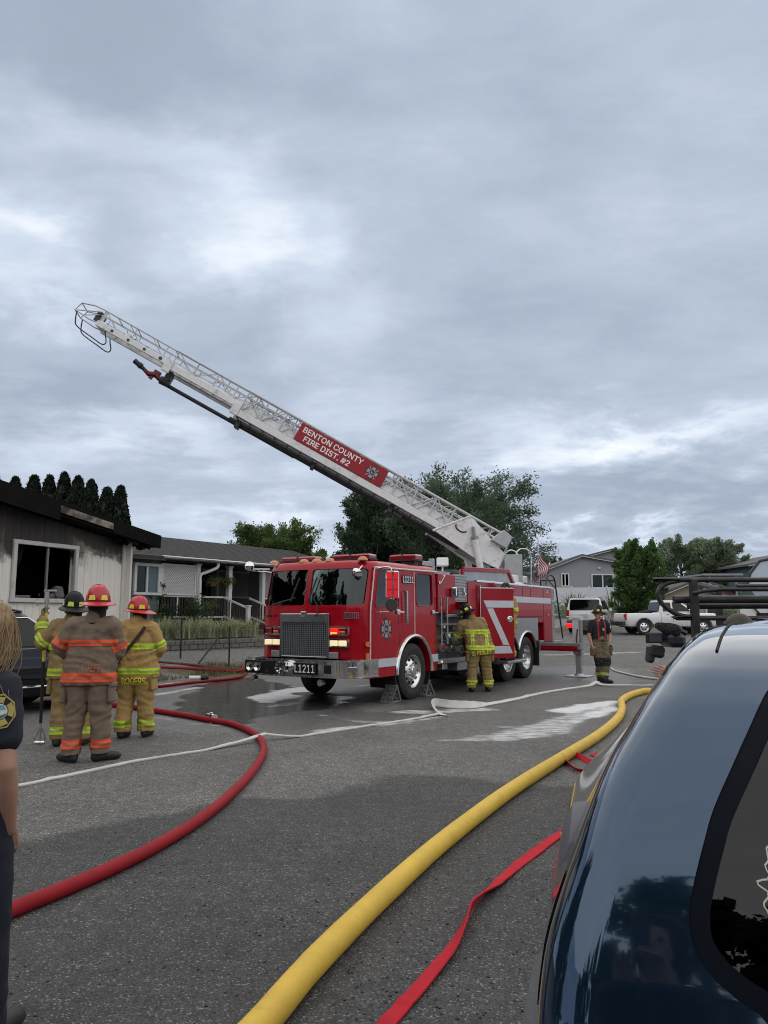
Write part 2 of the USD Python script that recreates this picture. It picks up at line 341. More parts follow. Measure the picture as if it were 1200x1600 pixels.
# ================================================================ the ground
U = np.array([0.523, 0.852]); V = np.array([0.852, -0.523])          # along the street, across it (to the right)
def ground_z(x, y):
    x, y = np.asarray(x, float), np.asarray(y, float); v = x * V[0] + y * V[1]
    a = np.interp(v, [-80, -17.78, -17.62, -14.6, -14.1], [1.1, 0.93, 0.60, 0.03, 0.0])
    b = np.interp(y, [24, 38, 46, 57, 400], [0, 0.42, 0.8, 2.2, 2.2])
    k = np.clip((x + 22) / 12, 0, 1) 
    return np.maximum(a, b * np.where(y > 24, 1, 0))
def gz(x, y): return float(ground_z(x, y))
def segdist(P, pts):
    pts = np.asarray(pts, float)[:, :2]; best = np.full(len(P), 1e9)
    for a, b in zip(pts[:-1], pts[1:]):
        d = b - a; t = np.clip(((P - a) @ d) / (d @ d + 1e-9), 0, 1); best = np.minimum(best, np.linalg.norm(P - a - t[:, None] * d, axis=1))
    return best
def polydist(P, pts):
    """signed distance, negative inside"""
    pts = np.asarray(pts, float)[:, :2]; d = segdist(P, np.vstack([pts, pts[:1]])); ins = np.zeros(len(P), bool); j = len(pts) - 1
    for i in range(len(pts)):
        a, b = pts[i], pts[j]
        c = ((a[1] > P[:, 1]) != (b[1] > P[:, 1])) & (P[:, 0] < (b[0] - a[0]) * (P[:, 1] - a[1]) / (b[1] - a[1] + 1e-12) + a[0]); ins ^= c; j = i
    return np.where(ins, -d, d)
def sst(v, a, b): t = np.clip((v - a) / (b - a), 0, 1); return t * t * (3 - 2 * t)
def F3(P, s, o=4, seed=0): return meshkit.fbm(np.column_stack([P * s, np.zeros(len(P))]), o, seed) - 0.5

def build_terrain():
    gx = np.unique(np.concatenate([np.linspace(-900, -40, 24), np.linspace(-40, 40, 161), np.linspace(40, 900, 24)]))
    gy = np.unique(np.concatenate([np.linspace(-900, -30, 24), np.linspace(-30, 75, 260), np.linspace(75, 1500, 30)]))
    X, Y = np.meshgrid(gx, gy, indexing="ij"); P = np.column_stack([X.ravel(), Y.ravel()])
    v = P @ V; z = ground_z(P[:, 0], P[:, 1])
    road = (v > -14.3) & (P[:, 1] < 46)
    z = z - 0.05 * road + np.where(road, 0, 1) * F3(P, 0.7, 3) * 0.10 * np.clip((-v - 14.3) / 0.8, 0, 1) * (v > -17.5)
    
    i, j = np.meshgrid(np.arange(len(gx) - 1), np.arange(len(gy) - 1), indexing="ij"); m = len(gy)
    a, b, c, d = (i * m + j).ravel(), ((i + 1) * m + j).ravel(), ((i + 1) * m + j + 1).ravel(), (i * m + j + 1).ravel()
    f = np.vstack([np.stack([a, b, c], 1), np.stack([a, c, d], 1)])
    g = NG(); p = g.node("geometry", "position")
    n1 = g.noise(p, 0.45, 5, 0.6); n2 = g.noise(p, 7.0, 5, 0.65); n3 = g.noise(p, 38.0, 3, 0.6)
    grass = g.ramp(n2, [(0.3, (0.045, 0.06, 0.02)), (0.5, (0.10, 0.10, 0.045)), (0.7, (0.17, 0.15, 0.075))])
    dirt = g.ramp(n2, [(0.3, (0.06, 0.04, 0.026)), (0.55, (0.13, 0.09, 0.06)), (0.75, (0.2, 0.155, 0.11))])
    col = g.mixc(g.smooth(n1, 0.42, 0.58), dirt, grass)
    att = g.node("attribute", "fac", attribute="gravel")
    gravel = g.ramp(g.node("voronoi_texture", "color", vector=p, scale=34.0), [(0.0, (0.12, 0.12, 0.115)), (0.5, (0.19, 0.187, 0.18)), (1.0, (0.3, 0.295, 0.28))])
    col = g.mixc(att, col, gravel)
    bmp = g.node("bump", "normal", height=g.math("add", n2, n3), strength=0.8, distance=0.05)
    mt = g.make("/World/Looks/yard_soil", surface=g.node("principled_bsdf", "BSDF", base_color=col, roughness=0.95, normal=bmp))
    pth = obj("ground", (np.column_stack([P, z]), f), mt, smooth=True, kind="structure")
    gr = ((v < -15.5) & (v > -17.7)) | ((P[:, 0] < -4.5) & (v > -17.7) & (P[:, 1] < 20) & (v < -14.3))
    UsdGeom.PrimvarsAPI(UsdGeom.Mesh.Get(stage, pth)).CreatePrimvar("gravel", Sdf.ValueTypeNames.FloatArray, "vertex").Set(Vt.FloatArray.FromNumpy(gr.astype(np.float32)))
build_terrain()

def build_road():
    us = np.concatenate([np.arange(-12, 0, 0.4), np.arange(0, 26, 0.085), np.arange(26, 66, 0.3)])
    vs = np.concatenate([np.arange(-14.3, 5, 0.085), np.arange(5, 24, 0.4)])
    A, B = np.meshgrid(us, vs, indexing="ij")
    e = meshkit.fbm(np.column_stack([A.ravel() * 0.9, B.ravel() * 0, B.ravel() * 0]), 4).reshape(A.shape) - 0.5
    B = B + np.where(B < -14.0, e * 0.55, 0)
    P = np.column_stack([(A * U[0] + B * V[0]).ravel(), (A * U[1] + B * V[1]).ravel()])
    z = np.maximum(0, np.interp(P[:, 1], [24, 38, 46, 57], [0, 0.42, 0.8, 2.2])) + 0.004
    z = z + F3(P, 0.35, 3) * 0.02 * 0 
    i, j = np.meshgrid(np.arange(len(us) - 1), np.arange(len(vs) - 1), indexing="ij"); m = len(vs)
    a, b, c, d = (i * m + j).ravel(), (i * m + j + 1).ravel(), ((i + 1) * m + j + 1).ravel(), ((i + 1) * m + j).ravel()
    f = np.vstack([np.stack([a, c, b], 1), np.stack([a, d, c], 1)])
    f = f[(P[f, 1] < 46.1).all(1)]
    n = F3(P, 1.6, 5, 3); nb = F3(P, 0.6, 5, 9); nf = F3(P, 9, 4, 5)
    # the newer, darker surface on the near side
    edge = [(-3.510, 5.537, -0.000), (-2.675, 5.810, -0.000), (-1.993, 6.259, 0.000), (-1.185, 7.062, 0.000), (-0.739, 7.110, 0.000), (0.000, 8.017, 0.000), (0.654, 8.143, 0.000), (1.180, 7.747, 0.000), (1.807, 7.522, 0.000), (4.646, 7.259, 0.000), (14, -8, 0), (-14, -8, 0)]
    patch = sst(-polydist(P, edge) + n * 0.45, -0.05, 0.12)
    lane = sst(-polydist(P, [(-4.953, 22.467, -0.000), (-0.734, 22.467, -0.000), (6.209, 25.320, 0.000), (7.781, 23.808, -0.000), (6.092, 18.689, 0.000), (3.767, 16.533, 0.000), (1.035, 12.768, 0.000), (-1.042, 10.743, 0.000), (-3.038, 10.743, 0.000), (-4.324, 11.871, 0.000), (-5.473, 16.810, 0.000)]) + n * 1.1, -0.15, 0.5)
    foamC = sst(-polydist(P, [(0.659, 10.206, 0.000), (1.845, 11.405, 0.000), (3.363, 13.814, 0.000), (4.570, 15.278, 0.000), (4.229, 14.005, 0.000), (2.576, 10.631, 0.000), (1.631, 10.105, 0.000)]) + n * 0.35, -0.05, 0.25)
    foam = foamC * 0.62
    for pts, w, k in (([(-2.193, 14.829, 0.000), (-2.018, 16.533, 0.000), (-1.699, 17.392, 0.000)], 0.42, 0.8), ([(-1.990, 14.005, 0.000), (-1.566, 14.829, 0.000)], 0.25, 0.55), ([(-0.897, 11.094, 0.000), (0.000, 11.734, 0.000), (0.920, 12.609, 0.000)], 0.16, 0.7), ([(-1.042, 12.849, 0.000), (-0.389, 12.012, 0.000), (0.384, 11.871, 0.000)], 0.14, 0.6), ([(-0.830, 11.405, 0.000), (-0.367, 11.341, 0.000)], 0.1, 0.6),
                      ([(0.431, 13.270, 0.000), (1.076, 13.270, 0.000), (1.548, 13.628, 0.000)], 0.35, 0.65), ([(0.359, 11.094, 0.000), (1.140, 11.734, 0.000), (1.845, 11.405, 0.000)], 0.12, 0.6), ([(0.745, 10.257, 0.000), (1.656, 10.257, 0.000), (2.470, 10.916, 0.000)], 0.10, 0.75),
                      ([(3.014, 13.270, 0.000), (4.337, 14.829, 0.000)], 0.22, 0.9), ([(2.918, 12.012, 0.000), (3.926, 13.628, 0.000)], 0.22, 0.85), ([(-5.225, 18.017, 0.000), (-4.657, 19.044, -0.000)], 0.3, 0.6), ([(-4.687, 16.007, 0.000), (-4.143, 17.544, 0.000)], 0.18, 0.7), ([(-4.025, 14.005, 0.000), (-3.726, 15.278, 0.000), (-3.094, 16.533, 0.000)], 0.1, 0.3),
                      ([(-3.532, 12.454, 0.000), (-2.849, 11.734, 0.000), (-2.394, 11.600, 0.000)], 0.16, 0.45), ([(6.173, 29.012, 0.000), (9.687, 30.341, 0.000)], 0.4, 0.5), ([(-6.367, 14.005, 0.000), (-5.866, 14.303, 0.000)], 0.2, 0.6), ([(-0.587, 18.017, 0.000), (0.155, 19.044, -0.000)], 0.25, 0.5)):
        d = segdist(P, pts); foam = np.maximum(foam, sst(w * (1 + n * 2.2) - d, -0.05, 0.14) * k)
    pool = sst(-polydist(P, [(-4.521, 19.797, -0.000), (-3.435, 21.047, 0.000), (-1.857, 17.544, 0.000), (-0.497, 15.278, 0.000), (-0.873, 13.446, 0.000), (-1.737, 12.609, 0.000), (-2.240, 11.534, 0.000), (-3.767, 13.270, 0.000), (-4.200, 16.135, 0.000)]) + n * 0.9, -0.05, 0.2)
    wet = np.clip(np.maximum(lane * 0.55 + patch * 0.0, np.maximum(pool, foam * 0.8)), 0, 1)
    dry = sst(0.55 * (1 + n) - np.linalg.norm((P - np.array((-0.136, 14.005, 0.000))[:2]) * np.array([1.0, 0.8]), axis=1), -0.1, 0.1); wet = wet * (1 - dry)
    edgeg = sst(-((A.ravel() * 0 + B.ravel()) + 13.6) + n * 1.2, -0.1, 0.5)
    g = NG(); p = g.node("geometry", "position")
    at = lambda nme: g.node("attribute", "fac", attribute=nme)
    vor = g.node("voronoi_texture", "color", vector=p, scale=125.0); vk = g.node("separate_color", "r", color=vor); sep = vk.split(".")[0]
    dist = g.node("voronoi_texture", "distance", vector=p, scale=125.0)
    big = g.noise(p, 0.8, 5, 0.6); mid = g.noise(p, 9.0, 5, 0.65); fin = g.noise(p, 300.0, 2)
    stone = g.ramp(sep + ".r", [(0.0, (0.05, 0.05, 0.05)), (0.4, (0.10, 0.10, 0.099)), (0.8, (0.15, 0.147, 0.14)), (0.94, (0.2, 0.195, 0.185)), (0.97, (0.42, 0.41, 0.385)), (1.0, (0.55, 0.53, 0.5))])
    tone = g.ramp(big, [(0.3, (0.78, 0.78, 0.79)), (0.5, (1, 1, 1)), (0.7, (1.2, 1.19, 1.17))])
    col = g.mixc(1.0, stone, tone, "multiply")
    col = g.mixc(1.0, col, g.ramp(mid, [(0.3, (0.72, 0.72, 0.72)), (0.6, (1.1, 1.1, 1.1))]), "multiply")
    dark = g.mixc(1.0, col, (0.46, 0.465, 0.48), "multiply")
    col = g.mixc(at("patch"), col, dark)
    col = g.mixc(at("dust"), col, (0.17, 0.14, 0.11))
    ck = g.node("voronoi_texture", "distance", vector=g.node("vector_math", "vector", math_type="add", vector1=p, vector2=g.node("vector_math", "vector", math_type="scale", vector1=g.noise(p, 0.9, 5, 0.65, out="color"), scale=1.6)), feature="distance_to_edge", scale=0.22)
    ckm = g.math("multiply", g.smooth(ck, 0.0, 0.0035, 1.0, 0.0), g.smooth(g.noise(p, 0.35, 2), 0.48, 0.6))
    col = g.mixc(g.math("multiply", ckm, 0.75), col, (0.02, 0.02, 0.02))
    wetm = at("wet")
    col = g.mixc(wetm, col, g.mixc(1.0, col, (0.42, 0.42, 0.43), "multiply"))
    streak = g.noise(g.mapping(p, (1.6, 5.5, 1), (0, 0, 0), (0, 0, 0.15)), 2.2, 8, 0.72)
    fm = at("foam")
    fk = g.smooth(g.math("add", g.math("multiply", fm, 0.75), g.math("multiply", streak, 1.5)), 1.0, 1.45)
    fk = g.math("multiply", fk, g.smooth(fm, 0.02, 0.3))
    col = g.mixc(fk, col, (0.62, 0.64, 0.66))
    rough = g.node("mix_float", "result", fac=g.math("multiply", wetm, g.smooth(mid, 0.25, 0.6, 0.75, 1.0)), a=0.82, b=0.07)
    rough = g.node("mix_float", "result", fac=fk, a=rough, b=0.6)
    h = g.math("add", g.math("multiply", dist, 0.9), g.math("multiply", mid, 0.5))
    bmp = g.node("bump", "normal", height=h, strength=g.node("mix_float", "result", fac=wetm, a=0.75, b=0.05), distance=0.008)
    mt = g.make("/World/Looks/street_asphalt", surface=g.node("principled_bsdf", "BSDF", base_color=col, roughness=rough, normal=bmp))
    pth = obj("road", (np.column_stack([P, z]), f), mt, smooth=True, kind="structure")
    pv = UsdGeom.PrimvarsAPI(UsdGeom.Mesh.Get(stage, pth))
    for nme, val in (("patch", patch), ("wet", wet), ("foam", foam), ("dust", edgeg * 0.6)):
        pv.CreatePrimvar(nme, Sdf.ValueTypeNames.FloatArray, "vertex").Set(Vt.FloatArray.FromNumpy(np.asarray(val, np.float32)))
build_road()

mat("kerb_concrete", (0.3, 0.29, 0.27), 0.9, var=0.2, bump=0.4, bscale=30)
def kerb():
    m = MB()
    for k in range(16):
        x = 11.4 + k * 1.8; m.box((x + 0.9, 46.12, gz(x, 46.1) + 0.02), (1.78, 0.2, 0.32), 0.02)
    obj("kerb", m, "kerb_concrete", kind="structure")
kerb()

# loose stone chips lying on the street in front
def chips():
    ico = trimesh.creation.icosphere(subdivisions=0); m = MB(); r = np.random.default_rng(3)
    for k in range(2200):
        y = 1.6 + 4.5 * r.random() ** 1.6; x = (r.random() * 1.15 - 0.55) * y
        if r.random() < 0.6: x = 0.05 * y + r.normal() * 0.35 * y * 0.4
        s = 0.0022 + 0.0035 * r.random() ** 2
        m.add(ico.vertices * s * np.array([1 + r.random(), 1 + r.random() * .6, 0.7]) + r.normal(size=(12, 3)) * s * 0.18, ico.faces, rotz(r.random() * 6.3), (x, y, 0.004 + s * 0.4))
    g = NG(); c = g.ramp(g.node("geometry", "random_per_island"), [(0.0, (0.02, 0.02, 0.02)), (0.55, (0.06, 0.06, 0.06)), (0.8, (0.2, 0.19, 0.18)), (1.0, (0.42, 0.4, 0.37))])
    mt = g.make("/World/Looks/stone_chips", surface=g.node("principled_bsdf", "BSDF", base_color=c, roughness=0.85))
    obj("loose_gravel", m, mt, kind="stuff", label="loose dark stone chips scattered over the near asphalt", category="gravel")
chips()

# ================================================================ plants
def leaves(centers, size, rr, up=0.0, aspect=1.8, axis=None, spread=1.0):
    """one small four-cornered leaf at every centre"""
    n = len(centers); a = rr.normal(size=(n, 3)) * spread
    if axis is not None: a = a * 0.55 + axis
    a[:, 2] += up; a /= np.linalg.norm(a, axis=1, keepdims=True) + 1e-9
    b = np.cross(a, rr.normal(size=(n, 3))); b /= np.linalg.norm(b, axis=1, keepdims=True) + 1e-9
    s = (size * (0.6 + 0.8 * rr.random(n)))[:, None]; c = np.asarray(centers)
    v = np.stack([c - a * s * 0.5, c + b * s * 0.5 / aspect, c + a * s * 0.5, c - b * s * 0.5 / aspect], 1).reshape(-1, 3)
    k = np.arange(n)[:, None] * 4
    return v, np.vstack([k + [0, 1, 2], k + [0, 2, 3]])
def crown_tree(name, label, category, loc, h, w, mt, n, seed, size=0.16, trunk_h=0.25, sweep=(0, 0, 0.6), limbs=16, group=None, blob=0.16, low=0.1, shape="round", bark="bark"):
    r = np.random.default_rng(seed); t = thing(name, label, category, loc, group=group)
    m = MB(); hx = h * 0.92
    m.tube([(0, 0, -0.3), (0.04 * w, 0, h * 0.3), (0.0, 0.03 * w, h * 0.6), (0, 0, hx)], [0.045 * h ** 0.9, 0.035 * h ** 0.9, 0.02 * h ** 0.9, 0.004], 8)
    C, AX = [], []
    for k in range(limbs):
        f = low + (0.95 - low) * (k + r.random() * 0.7) / limbs; a = k * 2.4 + r.random() * 0.9
        if shape == "round": rad = w * 0.5 * math.sqrt(max(0.06, 1 - ((f - 0.48) / 0.56) ** 2))
        elif shape == "cone": rad = w * 0.5 * (1.08 - f) ** 0.75
        else: rad = w * 0.5 * (0.55 + 0.45 * math.sin(math.pi * min(1, f * 1.05))) 
        rad *= 0.72 + 0.42 * r.random()
        p0 = np.array([0, 0, f * h * 0.82]); tip = np.array([math.cos(a) * rad, math.sin(a) * rad, f * h]) + np.array(sweep) * rad * 0.5
        tip[2] = min(tip[2], h * (0.9 + 0.1 * r.random()))
        mid = (p0 + tip) / 2 + np.array([0, 0, -0.04 * h]); L = spline([p0, mid, tip], 5); m.tube(L, np.linspace(0.011 * h, 0.003, len(L)), 5)
        nb = 7
        for q in range(nb):
            s = 0.3 + 0.7 * (q + r.random()) / nb; base = p0 * (1 - s) ** 2 + 2 * mid * s * (1 - s) + tip * s * s
            d = tip - p0; d = d / np.linalg.norm(d) + r.normal(size=3) * 0.65 + np.array(sweep) * 0.5; d /= np.linalg.norm(d)
            ln = w * blob * (0.7 + 0.8 * r.random()); m.tube([base, base + d * ln], [0.004 * h, 0.002], 4)
            kk = int(n / (limbs * nb)); u = r.random(kk) ** 0.8
            C.append(base + d * (u * ln * 1.15)[:, None] + r.normal(size=(kk, 3)) * (ln * 0.26 * (1.15 - 0.7 * u))[:, None] * np.array([1, 1, 0.8])); AX.append(np.repeat(d[None], kk, 0))
    obj("trunk", m, bark, t); C = np.vstack(C); C[:, 2] = np.maximum(C[:, 2], 0.05)
    obj("crown", leaves(C, size, r, axis=np.vstack(AX)), mt, t); return t
mat("bark", (0.06, 0.045, 0.035), 0.9, var=0.3, bump=0.6, bscale=18, bdist=0.02)
leaf("leaf_dark", (0.034, 0.066, 0.034), (0.10, 0.155, 0.078), 0.45)
leaf("leaf_grey_green", (0.058, 0.095, 0.055), (0.21, 0.28, 0.165), 0.48)
leaf("leaf_green", (0.05, 0.09, 0.022), (0.20, 0.27, 0.08), 0.5)
leaf("leaf_willow", (0.055, 0.115, 0.03), (0.18, 0.27, 0.08), 0.48)
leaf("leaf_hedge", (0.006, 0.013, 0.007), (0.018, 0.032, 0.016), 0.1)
leaf("leaf_blade", (0.26, 0.29, 0.14), (0.66, 0.64, 0.44), 0.3)
leaf("leaf_far", (0.14, 0.185, 0.11), (0.28, 0.34, 0.21), 0.48)

def at_px(x, y): return (x, y, gz(x, y))
TREES = "trees behind the houses"
# the two big trees behind the engine
crown_tree("dark_tree", "dark dense evergreen tree behind the ladder truck's cab, left of the big feathery tree", "tree", at_px(-0.6, 36), 6.9, 4.4, "leaf_dark", 80000, 11, 0.11, shape="cone", sweep=(0, 0, 1.2), limbs=30, blob=0.13, low=0.08)
crown_tree("feathery_tree", "largest tree, grey green with wind swept feathery branches, behind the raised ladder's foot", "tree", at_px(3.1, 35), 6.95, 6.3, "leaf_grey_green", 110000, 12, 0.105, sweep=(0.22, 0, 0.9), limbs=38, blob=0.16, low=0.06)
crown_tree("dark_tree", "dark tree with leaves down to the ground between the two big trees", "tree", at_px(1.7, 37.5), 6.6, 5.2, "leaf_dark", 56000, 13, 0.115, sweep=(0.2, 0, 0.9), limbs=26, low=0.05)
crown_tree("round_tree", "round mid green tree behind the porch house roof", "tree", at_px(-6.65, 47), 6.1, 5.0, "leaf_green", 70000, 14, 0.14, sweep=(0, 0, 0.25), limbs=34, low=0.1, blob=0.17)
crown_tree("round_tree", "small dark green tree at the right edge of the round tree", "tree", at_px(-4.4, 50), 4.6, 2.6, "leaf_green", 22000, 15, 0.14, limbs=18)
crown_tree("bushy_tree", "tall bushy willow-like tree with drooping leaves beside the white pickup", "tree", at_px(16.4, 49.5), 5.0, 3.0, "leaf_willow", 60000, 16, 0.14, sweep=(0, 0, 0.7), limbs=34, low=0.02, blob=0.16, shape="oval")
crown_tree("pale_tree", "pale green loose tree left of the far tree pair, right of the bushy willow-like tree", "tree", at_px(27.0, 70), 6.2, 4.8, "leaf_far", 36000, 17, 0.18, sweep=(0, 0, 0.9), limbs=22, low=0.05, shape="oval")
crown_tree("pale_tree", "pale green loose tree nearest the silver box van's roof", "tree", at_px(29.9, 69), 5.9, 4.6, "leaf_far", 32000, 18, 0.18, sweep=(0.2, 0, 0.7), limbs=22, low=0.05, shape="oval")
crown_tree("small_pine", "small dark tree top showing over the grey house roof, left one of two", "tree", at_px(18.8, 88), 6.6, 2.2, "leaf_dark", 3500, 19, 0.3, limbs=12, shape="oval")
crown_tree("small_pine", "small dark pointed tree top over the grey house roof, right one of two", "tree", at_px(20.5, 90), 6.3, 2.4, "leaf_dark", 3500, 20, 0.3, limbs=14, shape="cone")
crown_tree("yard_bush", "leafy green young tree growing in front of the lattice screen", "shrub", at_px(-7.75, 25.9), 2.25, 1.35, "leaf_green", 6500, 21, 0.10, sweep=(0, 0, 0.7), limbs=18, low=0.02, blob=0.22, shape="cone")
crown_tree("yard_bush", "low dark bush at the foot of the porch railing", "shrub", at_px(-6.95, 26.3), 1.0, 1.6, "leaf_dark", 4000, 22, 0.09, limbs=12, low=0.02, blob=0.25)

def arborvitae():
    xs = [(-17.6, 742), (-16.8, 744), (-15.9, 743), (-15.1, 745), (-14.4, 742), (-13.75, 743), (-13.2, 738), (-12.6, 744), (-12.05, 750), (-11.35, 762), (-10.85, 760)]
    names = ["leftmost of the row", "second from the left in the row", "third from the left in the row", "fourth from the left in the row", "fifth from the left in the row", "sixth from the left in the row", "tallest, middle of the right group", "right of the tallest", "last one before the gap in the row", "left of the two past the gap", "rightmost of the row"]
    for k, ((x, py), nm_) in enumerate(zip(xs, names)):
        r = np.random.default_rng(100 + k); Y = 31.0 + 0.3 * r.random(); z0 = gz(x, Y); top = 1.6 + (962 - py) / 1202 * Y * 1.0; h = top - z0
        t = thing("columnar_conifer", "dark narrow conifer behind the burnt house, " + nm_, "tree", (x, Y, z0), group="row of columnar conifers behind the burnt house")
        m = MB(); m.tube([(0, 0, -0.2), (0, 0, h * 0.9)], [0.12, 0.02], 7); obj("trunk", m, "bark", t)
        n = 6500; u = r.random(n) ** 0.85; rad = 0.50 * np.sqrt(np.clip(1 - u ** 2.6, 0.0, 1)) * (0.75 + 0.25 * np.clip(u * 6, 0, 1)); a = r.random(n) * 6.283
        lump = 1 + 0.22 * np.sin(a * 3 + u * 9 + k) * np.sin(u * 23 + a * 2)
        rr_ = rad * lump * (0.62 + 0.4 * r.random(n) ** 0.5)
        C = np.column_stack([np.cos(a) * rr_, np.sin(a) * rr_, 0.1 + u * (h - 0.12)])
        ax = np.column_stack([np.cos(a) * 0.35, np.sin(a) * 0.35, np.ones(n) * 1.1])
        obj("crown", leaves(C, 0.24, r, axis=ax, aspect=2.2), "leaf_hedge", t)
arborvitae()

def blades(n, h, r, lean=0.5, w=0.02, seg=4, rad=0.25):
    m = MB()
    for k in range(n):
        a = r.random() * 6.283; l = lean * (0.2 + r.random()); hh = h * (0.6 + 0.5 * r.random()); b = np.array([math.cos(r.random() * 6.28), math.sin(r.random() * 6.28), 0]) * rad * r.random()
        d = np.array([math.cos(a), math.sin(a), 0]); s = np.array([-d[1], d[0], 0]); t = np.linspace(0, 1, seg + 1)
        c = b + d * (l * hh * t ** 2)[:, None] + np.array([0, 0, 1.0]) * (hh * (t - 0.25 * l * t ** 3))[:, None]; ww = (w * (1 - t ** 2) + 0.002)[:, None]
        v = np.vstack([c - s * ww, c + s * ww]); f = []
        for i in range(seg): f += [(i, i + 1, seg + 1 + i), (i + 1, seg + 2 + i, seg + 1 + i)]
        m.add(v, f)
    return m
def H2(x, y, z=0.0):                                   # the porch house's own axes: x along the street, y into the house
    c, s = 0.5501, 0.8351; return (-6.407 + c * x - s * y, 27.0 + s * x + c * y, z)
H2ROT = math.degrees(math.atan2(0.8351, 0.5501))
ORD = ["leftmost", "second from left", "third from left", "fourth from left", "fifth from left", "sixth from left", "seventh from left", "middle", "seventh from right", "sixth from right", "fifth from right", "fourth from right", "third from right", "second from right", "rightmost"]
def yuccas():
    src = []
    for k in range(3):
        r = np.random.default_rng(50 + k); x, y, z = H2(-4.2 + k * 0.34, -1.75); t = thing("yucca_clump", "pale striped blade-leaved plant above the block wall, " + ORD[k] + " of the row", "plant", (x, y, 0.9), group="striped plants above the block wall")
        obj("leaf_cluster", blades(95, 0.66, r, 0.75, 0.017), "leaf_blade", t); src.append(t)
    for k in range(3, 15):
        x, y, z = H2(-4.2 + k * 0.34, -1.75 + 0.12 * math.sin(k * 2.1))
        copy_of(src[k % 3], "yucca_clump", (x, y, 0.9), k * 77.0, "pale striped blade-leaved plant above the block wall, " + ORD[k] + " of the row", "plant", "striped plants above the block wall", (1, 1, 0.85 + 0.3 * ((k * 37) % 10) / 10))
yuccas()
def grass_strip():
    r = np.random.default_rng(5); m = MB(); n = 5200
    u = r.random(n); P = np.column_stack([(-8.0 + 6.5 * u), 0 * u]); v = -14.55 - 1.5 * r.random(n) ** 1.3; uu = 11.0 + 9.0 * r.random(n)
    X = uu * U[0] + v * V[0]; Y = uu * U[1] + v * V[1]; keep = meshkit.noise(np.column_stack([X * 1.1, Y * 1.1, X * 0])) > 0.42
    X, Y = X[keep], Y[keep]; n = len(X); h = 0.05 + 0.09 * r.random(n); a = r.random(n) * 6.28; Z = ground_z(X, Y) - 0.01
    d = np.column_stack([np.cos(a), np.sin(a)]) * 0.012; tip = np.column_stack([X + np.cos(a + 1) * h * 0.5, Y + np.sin(a + 1) * h * 0.5, Z + h])
    vv = np.stack([np.column_stack([X - d[:, 0], Y - d[:, 1], Z]), np.column_stack([X + d[:, 0], Y + d[:, 1], Z]), tip], 1).reshape(-1, 3)
    leaf("leaf_dry_grass", (0.07, 0.085, 0.03), (0.24, 0.2, 0.1), 0.3)
    obj("grass", (vv, np.arange(n * 3).reshape(-1, 3)), "leaf_dry_grass", kind="stuff", label="thin dry grass along the verge of the street", category="grass")
    # weeds on the bank behind the parked vehicles
    n = 9000; X = 11 + 13 * r.random(n); Y = 47 + 9 * r.random(n); keep = meshkit.noise(np.column_stack([X * 0.7, Y * 0.7, X * 0])) > 0.3; X, Y = X[keep], Y[keep]; n = len(X)
    C = np.column_stack([X, Y, ground_z(X, Y) + 0.5 * r.random(n) ** 2]); obj("weeds", leaves(C, 0.22, r, up=0.7), "leaf_far", kind="stuff", label="weeds and long grass on the bank behind the parked vehicles", category="weeds")
grass_strip()
CORN = ORD[:7] + ORD[8:]
def corn():
    r = np.random.default_rng(8); t0 = None
    for k in range(14):
        x = 14.6 + k * 0.36 if k > 3 else 12.9 + k * 0.4; y = 54.6 + 0.3 * math.sin(k * 1.7); h = (1.0 + 0.5 * ((k * 7) % 5) / 5) * (0.75 if k < 4 else 1)
        if k < 3:
            rr_ = np.random.default_rng(60 + k); t = thing("corn_plant", "tall arching green plant before the white panels, " + CORN[k] + " of the row", "plant", (x, y, gz(x, y)), group="corn plants in front of the white panels")
            m = MB(); m.tube([(0, 0, 0), (0, 0, 1.3)], [0.03, 0.01], 5); obj("stalk", m, "leaf_green", t); obj("leaf_cluster", blades(16, 1.5, rr_, 0.8, 0.05, 5, 0.12), "leaf_green", t); t0 = t0 or []; t0.append(t)
        else: copy_of(t0[k % 3], "corn_plant", (x, y, gz(x, y)), k * 50.0, "tall arching green plant before the white panels, " + CORN[k] + " of the row", "plant", "corn plants in front of the white panels", (1, 1, h / 1.1))
corn()

